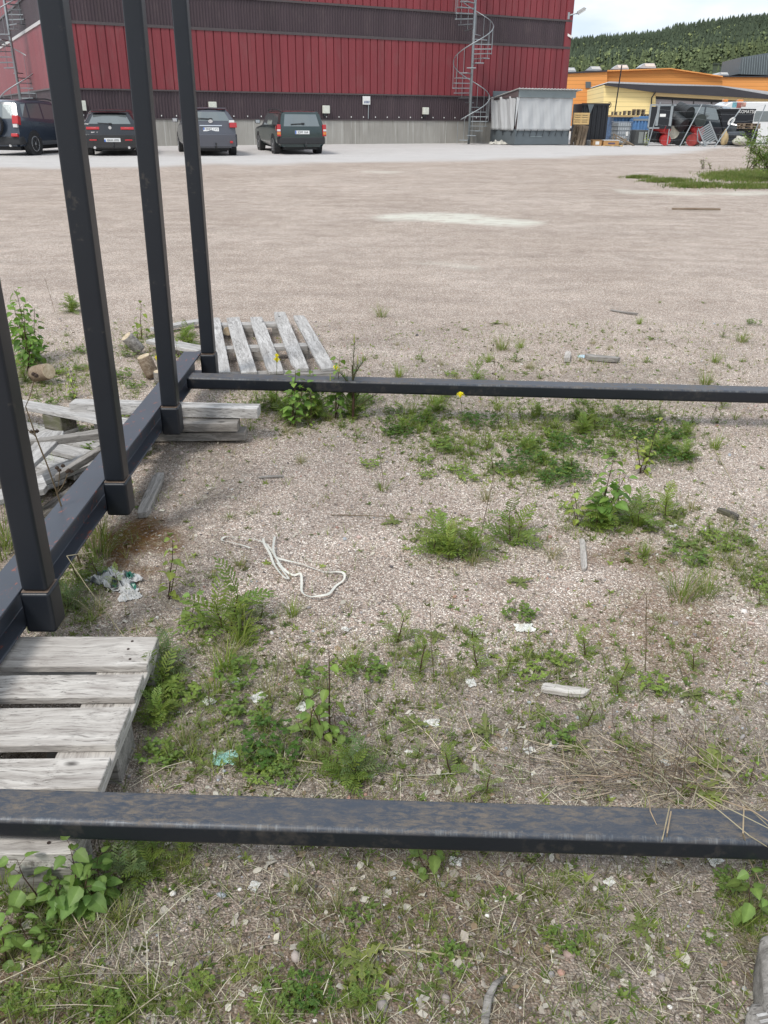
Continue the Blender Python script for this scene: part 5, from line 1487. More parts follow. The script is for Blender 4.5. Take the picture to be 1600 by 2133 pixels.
for (x0, x1, yb, yt) in ((1170, 1201, 151, 140.5), (1222, 1254, 148, 138), (1277, 1311, 145.5, 134.8), (1333, 1368, 143, 131.5), (1494, 1519, 157.5, 150.5)):
    q0, q1 = PY(x0, yb, YO + 3), PY(x1, yt, YO + 3)
    w_, h_ = q1.x - q0.x, q1.z - q0.z
    b_ = MB(); HI = oh.matrix_world.inverted() @ Matrix.Translation(q0)
    b_.add([(0,0,0),(w_,0,0),(w_,0,h_*.35),(w_*.86,0,h_),(w_*.24,0,h_),(0,0,h_*.35)] + [(x + .6, 4, z) for x, z in ((0,0),(w_,0),(w_,h_*.35),(w_*.86,h_),(w_*.24,h_),(0,h_*.35))], [(0,1,2,3,4,5)[::-1],(6,7,8,9,10,11)] + [(k,(k+1)%6,6+(k+1)%6,6+k) for k in range(6)])
    o = b_.build('roof_light', plain('tin_rooflight', (.50,.52,.53), .35, .5, .15, 1), oh); o.matrix_local = HI
    b_ = MB(); b_.span(-.15, w_ + .15, -.05, 4, -.25, h_ * .12); o2 = b_.build('kerb', M_ROOFD, o)
    b_ = MB(); b_.add([(w_*.26,-.03,h_*.92),(w_*.84,-.03,h_*.92),(w_*.95,-.03,h_*.42),(w_*.34,-.03,h_*.42)], [(0,3,2,1)]); o2 = b_.build('glazing', M_WHITE, o)
b_ = MB(); 
t = thing('roof_structure', 'slate grey ribbed plant housing on the roof at the right edge', 'roof housing', PY(1540, 157, YO + 4)); 
polywall('housing_wall', M_SHG, [(1539, 154), (1545, 119), (1600, 110), (1760, 96), (1760, 156), (1600, 157)], YO + 4, 8, t)
for k in range(26):
    px = 1545 + k * 5; polywall('rib', M_SHL, [(px, 155), (px + 3, 120 - (px-1545)*.12), (px + 4.2, 120 - (px-1545)*.12), (px + 1.2, 155)], YO + 3.9, .12, t)
YY = 76.0
yh = thing('yellow_hall', 'low yellow hall with a dark overhanging roof in front of the orange hall', 'building', gY(1400, YY))
polywall('side_wall', M_YEL, [(1258, 177), (1366, 193), (1366, 262), (1256, 262)], YY, 14, yh)
polywall('front_fascia', plain('cream_fascia', (.62,.45,.22), .7, 0, .05, 1), [(1366, 190), (1760, 212), (1760, 222), (1366, 200)], YY - .2, 2, yh)
polywall('roof', M_ROOFD, [(1261, 177.5), (1266, 174.5), (1400, 178), (1500, 180), (1600, 197), (1760, 203), (1760, 216), (1600, 206), (1366, 192.5)], YY - .5, 14, yh)
polywall('roof_edge_strip', M_ROOFP, [(1264, 173), (1270, 169.5), (1500, 178), (1600, 190), (1760, 200), (1760, 204), (1600, 197), (1500, 182), (1400, 178.5)], YY - .3, 14, yh)
polywall('painted_shadow_strip', M_BLACKPL, [(1362, 199.5), (1760, 221), (1760, 228), (1362, 206)], YY + .2, 2, yh)  # black strip standing in for the shade under the fascia
M_GAR = hallmat('garage_door', (.33,.31,.32), 1.6)
for x0, x1 in ((1360, 1400), (1402, 1444), (1446, 1481), (1484, 1540), (1543, 1600), (1603, 1660)):
    polywall('garage_door', M_GAR, [(x0, 200), (x1, 202), (x1, 262), (x0, 262)], YY + .3, .3, yh)
polywall('rear_block', M_YEL, [(1360, 206), (1760, 226), (1760, 262), (1360, 262)], YY + .8, 13, yh)
b_ = MB(); YHI = yh.matrix_world.inverted(); b_.tube([YHI @ PY(1366, 191, YY - .6), YHI @ PY(1358, 203, YY - .3), YHI @ PY(1353, 262, YY - .1)], .06, 6); b_.build('downpipe', M_BLACKPL, yh)
b_ = MB(); q = PY(1276, 250, 55.0); b_.tube([(0,0,-2), (.18,0,2.9)], .035, 6); o = b_.build('slim_mast', M_BLACKPL, None); o.location = q; tag(o, 'slim black mast in front of the yellow hall', 'mast')

# ---------------------------------------------------------------- wooded hill
ridge = [(900, 112), (1180, 112), (1270, 105), (1370, 98), (1410, 87), (1470, 77), (1530, 69), (1600, 63), (1800, 46)]
YR = 1150.0
rx = np.array([PY(x, y, YR).x / YR for x, y in ridge]); rz = np.array([PY(x, y, YR).z for x, y in ridge])
def hill(x, y):
    u = x / y; zr = np.interp(u, rx, rz) if u > rx[0] else rz[0] * max(.2, 1 - (rx[0] - u) * .6)
    t_ = sstep(0, 1, (y - 330) / (YR - 330)); base = .2
    z = base + (zr - base) * (t_ ** .9)
    if y > YR: z -= (y - YR) * .25
    return z + 5 * noise.noise(Vector((x * .008, y * .008, 0))) * t_
hv = []; hys = np.linspace(320, 1900, 50); hxs = np.linspace(-.8, 1.4, 90)
for y in hys:
    for u in hxs: hv.append((u * y, y, hill(u * y, y) - 1.0))
b_ = MB(); b_.add(hv, [(j*90+i, j*90+i+1, (j+1)*90+i+1, (j+1)*90+i) for j in range(49) for i in range(89)])
o = b_.build('hill', plain('forest_floor', (.030,.042,.018), .95, 0, .3, .02), None, smooth=True); tag(o, 'wooded hill', 'hill', kind='structure')
rnd = random.Random(5)
tm = MB(); V = []; F = []; Cc = []
def add_tree(x, y, z, h, kind, tint):
    o_ = len(V); sg_ = 5
    if kind == 0:        # spruce / pine, three jagged skirts
        lv = [(.16, .20), (.40, .15), (.66, .10)]
        for zz_, rr in lv:
            a0 = rnd.uniform(0, 6)
            ring = [(x + h*rr*rnd.uniform(.6, 1.25)*math.cos(a0+2*PI*k/sg_), y + h*rr*math.sin(a0+2*PI*k/sg_), z + h*(zz_ + rnd.uniform(-.04, .04))) for k in range(sg_)]
            b0_ = len(V); V.extend(ring); V.append((x, y, z + h * min(1, zz_ + .42))); 
            F.extend([(b0_+k, b0_+(k+1)%sg_, b0_+sg_) for k in range(sg_)])
            sh_ = rnd.uniform(.85, 1.15); Cc.extend([tuple(c*sh_ for c in tint)] * (sg_+1))
    else:
        for q in range(4):
            cx, cy, cz, rr = x + rnd.uniform(-.22,.22)*h, y + rnd.uniform(-.2,.2)*h, z + h*rnd.uniform(.4,.8), h*rnd.uniform(.16,.28)
            b0_ = len(V)
            for (dx, dy, dz) in ((1,0,0),(-.3,.9,0),(-.3,-.9,0),(0,0,1),(0,0,-.8),(.5,-.6,.6),(-.8,0,.5)): V.append((cx+dx*rr*rnd.uniform(.7,1.2), cy+dy*rr, cz+dz*rr*rnd.uniform(.8,1.2)))
            F.extend([(b0_+a_, b0_+b2_, b0_+c_) for a_, b2_, c_ in ((0,1,3),(1,2,3),(2,0,3),(1,0,4),(2,1,4),(0,2,4),(5,0,3),(2,5,3),(6,1,3),(2,6,3))])
            sh_ = rnd.uniform(.8, 1.25); Cc.extend([tuple(c*sh_ for c in tint)] * 7)
nT = 0
while nT < 9500:
    u = rnd.uniform(.15, .62); y = 345 + (YR + 40 - 345) * (rnd.random() ** .62); x = u * y
    if noise.noise(Vector((x*.012, y*.012, 9))) > .42: continue
    z = hill(x, y) - 1; far = (y - 345) / (YR - 345)
    dark = (.068,.088,.056); mid = (.105,.130,.064); lite = (.15,.175,.075)  # foliage tones lightened to stand in for distance haze
    kd = 0 if rnd.random() < (.25 + .75 * far) else 1
    k_ = noise.noise(Vector((x*.006, y*.006, 3)))
    base = dark if far > .45 else mid
    if kd == 1: base = lite if rnd.random() < .35 else mid
    f_ = rnd.uniform(.85, 1.15) * (1 + .4 * k_)
    h_ = (rnd.uniform(7, 12) if kd == 0 else rnd.uniform(5, 8)) * (.85 + .35 * far)
    add_tree(x, y, z, h_, kd, tuple(c * f_ for c in base)); nT += 1
for k in range(230):       # ridge line pines, standing clear of each other
    u = .2 + .42 * k / 230 + rnd.uniform(-.002, .002); y = YR + rnd.uniform(-25, 15); x = u * y
    add_tree(x, y, hill(x, y) - 1, rnd.uniform(8, 15), 0, (.055,.072,.048))
tm.add(V, F); tm.c = Cc; tm.hascol = True
o = tm.build('forest', M_LEAF if False else colmat('forest_foliage', .9, 0, .3, .1), None); tag(o, 'dark conifer forest with paler birches lower down, covering the hill', 'forest', kind='stuff')
# ---------------------------------------------------------------- plants
def gc(base, k=.18, rnd=random):
    f_ = 1 + rnd.uniform(-k, k); return (base[0] * f_ * (1 + rnd.uniform(-.1, .1)), base[1] * f_, base[2] * f_)
GRN = (.185,.255,.055); GRD = (.13,.195,.045); GRL = (.27,.33,.08); BLU = (.17,.225,.095); STR = (.42,.36,.25); STD = (.20,.15,.10); BRK = (.075,.040,.028)
def blade(mb_, base, az, lean, L_, wd_, col, n=3, curve=.6):
    base = Vector(base); p = base.copy(); el = PI/2 - lean; vs = []; s_ = Vector((-math.sin(az), math.cos(az), 0))
    for i in range(n + 1):
        w_ = wd_ * (1 - (i / n) ** 1.6) + .0003
        vs += [p + s_ * w_ / 2, p - s_ * w_ / 2]
        e = el - curve * (i + .5) / n
        p = p + Vector((math.cos(az)*math.cos(e), math.sin(az)*math.cos(e), math.sin(e))) * (L_ / n)
    mb_.add(vs, [(2*i, 2*i+1, 2*i+3, 2*i+2) for i in range(n)], col)
def frond(mb_, base, az, el, L_, col, rnd, n=9, wmax=.34, droop=.9, comb=True):
    """feathery leaf: narrow toothed leaflets in pairs along a bending rib"""
    p = Vector(base); s_ = Vector((-math.sin(az), math.cos(az), 0)); st_ = L_ / n; pts = []
    for i in range(n + 1):
        e = el - droop * (i / n) ** 1.4
        t_ = Vector((math.cos(az)*math.cos(e), math.sin(az)*math.cos(e), math.sin(e)))
        pts.append((p.copy(), t_)); p = p + t_ * st_
    mb_.tube([q[0] for q in pts], [L_ * .012 * (1 - .7*i/n) + .0003 for i in range(n + 1)], 3, tuple(c * 1.05 for c in col), False)
    for i in range(1, n + 1):
        q, t_ = pts[i]; u = i / n
        ll = L_ * wmax * (math.sin(PI * min(1, u * .86 + .12)) ** .8) * rnd.uniform(.85, 1.1)
        up_ = t_.cross(s_) * -1
        for sg_ in (-1, 1):
            d_ = (s_ * sg_ * .92 + t_ * .55 + Vector((0,0,1)) * rnd.uniform(-.15, .22)).normalized()
            wv = st_ * .62; c_ = gc(col, .14, rnd)
            a_ = q; m1 = q + d_ * ll * .45 + t_ * wv * .6; m2 = q + d_ * ll * .4 - t_ * wv * .45; e_ = q + d_ * ll
            if comb:
                k1 = q + d_ * ll * .62 + t_ * wv * .85; k2 = q + d_ * ll * .66 - t_ * wv * .6; i1 = q + d_ * ll * .56 + t_ * wv * .25; i2 = q + d_ * ll * .58 - t_ * wv * .2
                mb_.add([a_, m1, i1, k1, e_, k2, i2, m2], [(0,7,6,2,1) if sg_ > 0 else (0,1,2,6,7), (2,6,5,4,3)], c_)
            else: mb_.add([a_, m1, e_, m2], [(0,1,2,3)], c_)
    q, t_ = pts[-1]; mb_.add([q - s_*st_*.3, q + t_*st_*1.2, q + s_*st_*.3], [(0,1,2)], col)
def oval(mb_, base, az, el, L_, wd_, col, rnd, fold=.25, n=8, serr=.05):
    """ovate toothed leaf folded along its midrib"""
    base = Vector(base); t_ = Vector((math.cos(az)*math.cos(el), math.sin(az)*math.cos(el), math.sin(el))); s_ = Vector((-math.sin(az), math.cos(az), 0))
    roll = rnd.uniform(-.5, .5); nrm = s_.cross(t_); s_ = (s_ * math.cos(roll) + nrm * math.sin(roll)).normalized(); nrm = s_.cross(t_) * -1
    mid = []; lf = []; rt_ = []
    for i in range(n + 1):
        u = i / n; w_ = wd_ / 2 * (math.sin(PI * u ** .62) ** .85 if 0 < u < 1 else 0) * (1 + (serr if i % 2 else -serr))
        c_ = base + t_ * L_ * u - nrm * L_ * .22 * u * u
        mid.append(c_); lf.append(c_ + s_ * w_ + nrm * w_ * fold); rt_.append(c_ - s_ * w_ + nrm * w_ * fold)
    o_ = len(mb_.v); vs = mid + lf + rt_; N = n + 1; fs = []
    for i in range(n): fs += [(i, i+1, N+i+1, N+i), (i+1, i, 2*N+i, 2*N+i+1)]
    mb_.add(vs, fs, col)
    c2 = tuple(min(1, x * 1.35) for x in col)
    for i in range(N): mb_.c[o_ + i] = c2
def feather_proto(seed, n=9, L_=.13, upright=.9, col=GRN, stems=True, comb=True):
    rnd = random.Random(seed); f = MB(); s_ = MB()
    ns = max(1, n // 5)
    for k in range(ns):
        a0 = rnd.uniform(0, 2*PI); h_ = L_ * rnd.uniform(.5, 1.15) * upright; le = rnd.uniform(.05, .35)
        bx, by = rnd.uniform(-.02, .02), rnd.uniform(-.02, .02)
        top = Vector((bx + math.cos(a0)*le*h_, by + math.sin(a0)*le*h_, h_)); s_.tube([(bx, by, -.01), Vector((bx,by,0)).lerp(top, .5) + Vector((.003,.002,0)), top], [.0026, .002, .0012], 5, BRK)
        for j in range(5):
            t_ = .15 + .85 * j / 4; p = Vector((bx, by, 0)).lerp(top, t_); az = a0 + j * 2.4 + rnd.uniform(-.3, .3)
            frond(f, p, az, rnd.uniform(.35, 1.15) if j < 4 else 1.3, L_ * rnd.uniform(.65, 1.0), gc(col, .2, rnd), rnd, 9, .33, rnd.uniform(.6, 1.2), comb)
    for k in range(n // 2):
        frond(f, (rnd.uniform(-.015,.015), rnd.uniform(-.015,.015), 0), rnd.uniform(0, 2*PI), rnd.uniform(.3, 1.0), L_ * rnd.uniform(.7, 1.15), gc(col, .2, rnd), rnd, 9, .3, rnd.uniform(.5, 1.1), comb)
    return f, s_
def sapling_proto(seed, h=.25, nl=16, ls=.04, twigs=2, col=GRL, lean=.15):
    rnd = random.Random(seed); f = MB(); s_ = MB()
    for tk in range(twigs):
        a0 = rnd.uniform(0, 2*PI); hh_ = h * (1 if tk == 0 else rnd.uniform(.45, .85)); pts = []; p = Vector((rnd.uniform(-.01,.01), rnd.uniform(-.01,.01), -.01)); el = PI/2 - lean * (1 if tk == 0 else 2.2)
        for i in range(7):
            pts.append(p.copy()); e = el + rnd.uniform(-.15, .15); a1 = a0 + rnd.uniform(-.3, .3); p = p + Vector((math.cos(a1)*math.cos(e), math.sin(a1)*math.cos(e), math.sin(e))) * hh_ / 6
        s_.tube(pts, [.0028 * (1 - .7*i/6) * (h/.25)**.5 for i in range(7)], 5, BRK)
        m_ = max(4, int(nl * hh_ / h))
        for j in range(m_):
            t_ = .12 + .88 * j / (m_ - 1); k = min(5, int(t_ * 6)); q = pts[k].lerp(pts[k+1], min(1, t_*6 - k)); az = j * 2.3 + rnd.uniform(-.5, .5)
            sz = ls * rnd.uniform(.6, 1.1) * (1 - .35 * t_ ** 3)
            q2 = q + Vector((math.cos(az), math.sin(az), .5)) * sz * .5; s_.tube([q, q2], .0006, 3, BRK)
            oval(f, q2, az, rnd.uniform(-.7, .35), sz, sz * .78, gc(col, .25, rnd), rnd)
    return f, s_
def tuft_proto(seed, n=40, L_=.1, spread=.5, cols=(GRN,), wd_=.0022, r0=.02):
    rnd = random.Random(seed); f = MB()
    for k in range(n):
        a_ = rnd.uniform(0, 2*PI); r_ = r0 * math.sqrt(rnd.random())
        blade(f, (r_*math.cos(a_), r_*math.sin(a_), -.003), a_ + rnd.uniform(-.6, .6), rnd.uniform(0, spread), L_ * rnd.uniform(.5, 1.1), wd_ * rnd.uniform(.7, 1.3), gc(rnd.choice(cols), .2, rnd), 4, rnd.uniform(.2, 1.2))
    return f
def rosette_proto(seed, n=9, L_=.08, col=GRL):
    rnd = random.Random(seed); f = MB()
    for k in range(n):
        az = 2*PI*k/n + rnd.uniform(-.25, .25); el = rnd.uniform(.1, .8); LL = L_ * rnd.uniform(.6, 1.1); s_ = Vector((-math.sin(az), math.cos(az), 0)); p = Vector((0,0,.002)); vs = []; N = 9; c_ = gc(col, .2, rnd)
        for i in range(N + 1):
            u = i / N; e = el - 1.0 * u; w_ = LL * .13 * (math.sin(PI * (u * .8 + .12)) if i < N else 0) * (1.5 if i % 2 else .55)
            vs += [p + s_ * w_, p + Vector((0,0,.001 if i else 0)), p - s_ * w_]; p = p + Vector((math.cos(az)*math.cos(e), math.sin(az)*math.cos(e), math.sin(e))) * LL / N
        f.add(vs, [(3*i, 3*i+1, 3*i+4, 3*i+3) for i in range(N)] + [(3*i+1, 3*i+2, 3*i+5, 3*i+4) for i in range(N)], c_)
        o_ = len(f.v) - 3 * (N + 1)
        for i in range(N + 1): f.c[o_ + 3*i + 1] = (.24,.26,.10)
    return f
def clover_proto(seed, n=26, r=.06, hgt=.035, col=GRD, ls=.013):
    rnd = random.Random(seed); f = MB()
    for k in range(n):
        a_ = rnd.uniform(0, 2*PI); r_ = r * math.sqrt(rnd.random()); h_ = hgt * rnd.uniform(.4, 1.2); q = Vector((r_*math.cos(a_), r_*math.sin(a_), h_))
        f.tube([(q.x*.7, q.y*.7, 0), q], .0005, 3, GRN, False)
        a1 = rnd.uniform(0, 2*PI)
        for j in range(3): oval(f, q, a1 + j*2.1, rnd.uniform(-.1, .5), ls * rnd.uniform(.8, 1.3), ls * .9, gc(col, .25, rnd), rnd, .2, 4, 0)
    return f
def stalk_proto(seed, h=.3, br=4, heads=True, col=STD):
    rnd = random.Random(seed); f = MB(); a0 = rnd.uniform(0, 6); pts = [Vector((0,0,-.01))]; 
    for i in range(6): pts.append(pts[-1] + Vector((math.cos(a0)*.12 + rnd.uniform(-.06,.06), math.sin(a0)*.12 + rnd.uniform(-.06,.06), 1)).normalized() * h / 6)
    f.tube(pts, [.0019*(1-.5*i/6) for i in range(7)], 5, col)
    for k in range(br):
        q = pts[3 + k % 4]; a1 = rnd.uniform(0, 6); e_ = q + Vector((math.cos(a1)*.5, math.sin(a1)*.5, .8)) * h * rnd.uniform(.10, .25); f.tube([q, q.lerp(e_, .5) + Vector((0,0,-.004)), e_], .0008, 4, col)
        if heads:
            for m_ in range(3): f.lathe([(.0005, 0), (.0035, .002), (.003, .005), (.0005, .007)], 6, e_ + Vector((rnd.uniform(-.006,.006), rnd.uniform(-.006,.006), rnd.uniform(-.002,.006))), None, (.07,.045,.032))
    return f
PROTO = {}
def mesh_of(mb_, name, mat):
    o = mb_.build(name, mat); me = o.data; bpy.data.objects.remove(o); return me
def reg(key, kind, foliage, stem=None, extra=None):
    PROTO[key] = (kind, mesh_of(foliage, 'foliage', M_LEAF), mesh_of(stem, 'stem', M_DRY) if stem else None)
for i, (n, L_, c_) in enumerate(((14, .13, GRN), (20, .12, GRN), (10, .10, GRL), (16, .14, BLU), (8, .07, GRN))):
    f, s_ = feather_proto(100 + i, n, L_, 1.0, c_); reg('F%d' % i, 'feathery_weed', f, s_)
for i, (h, nl, ls, tw, c_) in enumerate(((.24, 14, .040, 2, GRL), (.30, 26, .045, 3, (.10,.185,.035)), (.20, 12, .036, 2, GRN), (.36, 26, .036, 3, GRL), (.18, 10, .050, 2, (.17,.26,.07)), (.17, 16, .050, 3, (.15,.24,.065)), (.34, 26, .058, 3, (.16,.26,.06)))):
    f, s_ = sapling_proto(200 + i, h, nl, ls, tw, c_); reg('S%d' % i, 'birch_sapling', f, s_)
for i, (n, L_, sp, cs, wd_) in enumerate(((70, .10, .55, (GRN, GRL), .0020), (110, .14, .75, (GRN, (.16,.20,.05), STR), .0018), (60, .09, .9, (STR, (.33,.29,.17), (.14,.17,.05)), .0015), (30, .13, .25, (GRL, GRN), .0022), (45, .055, .8, ((.15,.17,.05), GRN), .0018))):
    reg('T%d' % i, 'grass_tuft', tuft_proto(300 + i, n, L_, sp, cs, wd_, .022 if i != 1 else .04))
for i, (n, L_, c_) in enumerate(((10, .09, GRL), (8, .06, (.13,.19,.04)), (9, .075, GRN))): reg('R%d' % i, 'dandelion', rosette_proto(400 + i, n, L_, c_))
for i, (n, r, h, c_) in enumerate(((40, .07, .035, GRD), (70, .10, .05, (.065,.13,.022)), (24, .05, .03, GRN))): reg('C%d' % i, 'clover_patch', clover_proto(500 + i, n, r, h, c_))
for i in range(4): reg('D%d' % i, 'dry_stalk', stalk_proto(600 + i, .34 if i < 2 else .24, 5, i % 2 == 0, STD if i != 3 else STR))
# pine seedling
def pine_proto(seed=1):
    rnd = random.Random(seed); f = MB(); s_ = MB(); s_.tube([(0,0,-.01),(.005,0,.12),(0,.004,.30)], [.007,.006,.004], 6, BRK)
    tips = [((0,0,.20), PI/2 - .05, 0, .22)] + [((0,0,.06 + .03*k), rnd.uniform(.5, 1.0), 2*PI*k/6 + rnd.uniform(-.3,.3), rnd.uniform(.10, .17)) for k in range(7)]
    for b_, el, az, L_ in tips:
        d_ = Vector((math.cos(az)*math.cos(el), math.sin(az)*math.cos(el), math.sin(el))); b_ = Vector(b_); s_.tube([b_, b_ + d_ * L_], [.003, .0015], 5, (.12,.09,.05))
        s_.tube([b_ + d_ * L_, b_ + d_ * L_ + Vector((0,0,.045))], [.0035, .002], 5, (.34,.36,.10))
        for k in range(90):
            t_ = rnd.uniform(.1, 1); a_ = rnd.uniform(0, 2*PI); e = rnd.uniform(.1, 1.1); q = b_ + d_ * L_ * t_
            blade(f, q, a_, PI/2 - e, rnd.uniform(.03, .055), .0012, gc((.07,.125,.045), .2, rnd), 1, 0)
    return f, s_
f, s_ = pine_proto(); reg('P0', 'pine_seedling', f, s_)
rp_ = random.Random(77)
def plant(key, px, py, label, h=1.0, cat=None, group=None, z0=None):
    kind, fo, stm = PROTO[key]
    if py > 1400 and key[0] != 'S': h *= 1 - .38 * min(1, (py - 1400) / 350)
    if key[0] == 'F': h *= .86
    if py > 1700 and key[0] in 'RC': h *= .8
    g = G(px, py); 
    if z0: g.z = z0
    M_ = Matrix.Translation(g) @ Matrix.Rotation(rp_.uniform(0, 2*PI), 4, 'Z') @ Matrix.Diagonal((h, h, h * rp_.uniform(.9, 1.1), 1))
    cat = cat or {'feathery_weed': 'weed', 'birch_sapling': 'sapling', 'grass_tuft': 'grass tuft', 'dandelion': 'dandelion', 'clover_patch': 'clover', 'dry_stalk': 'dry stalk', 'pine_seedling': 'pine seedling'}[kind]
    if stm is None:
        t = bpy.data.objects.new(kind, fo); COL.objects.link(t); t.matrix_world = M_; tag(t, label, cat, group); return t
    t = thing(kind, label, cat, M_, group)
    for nm, me in (('foliage', fo), ('stem', stm)):
        o = bpy.data.objects.new(nm, me); COL.objects.link(o); o.parent = t
    return t
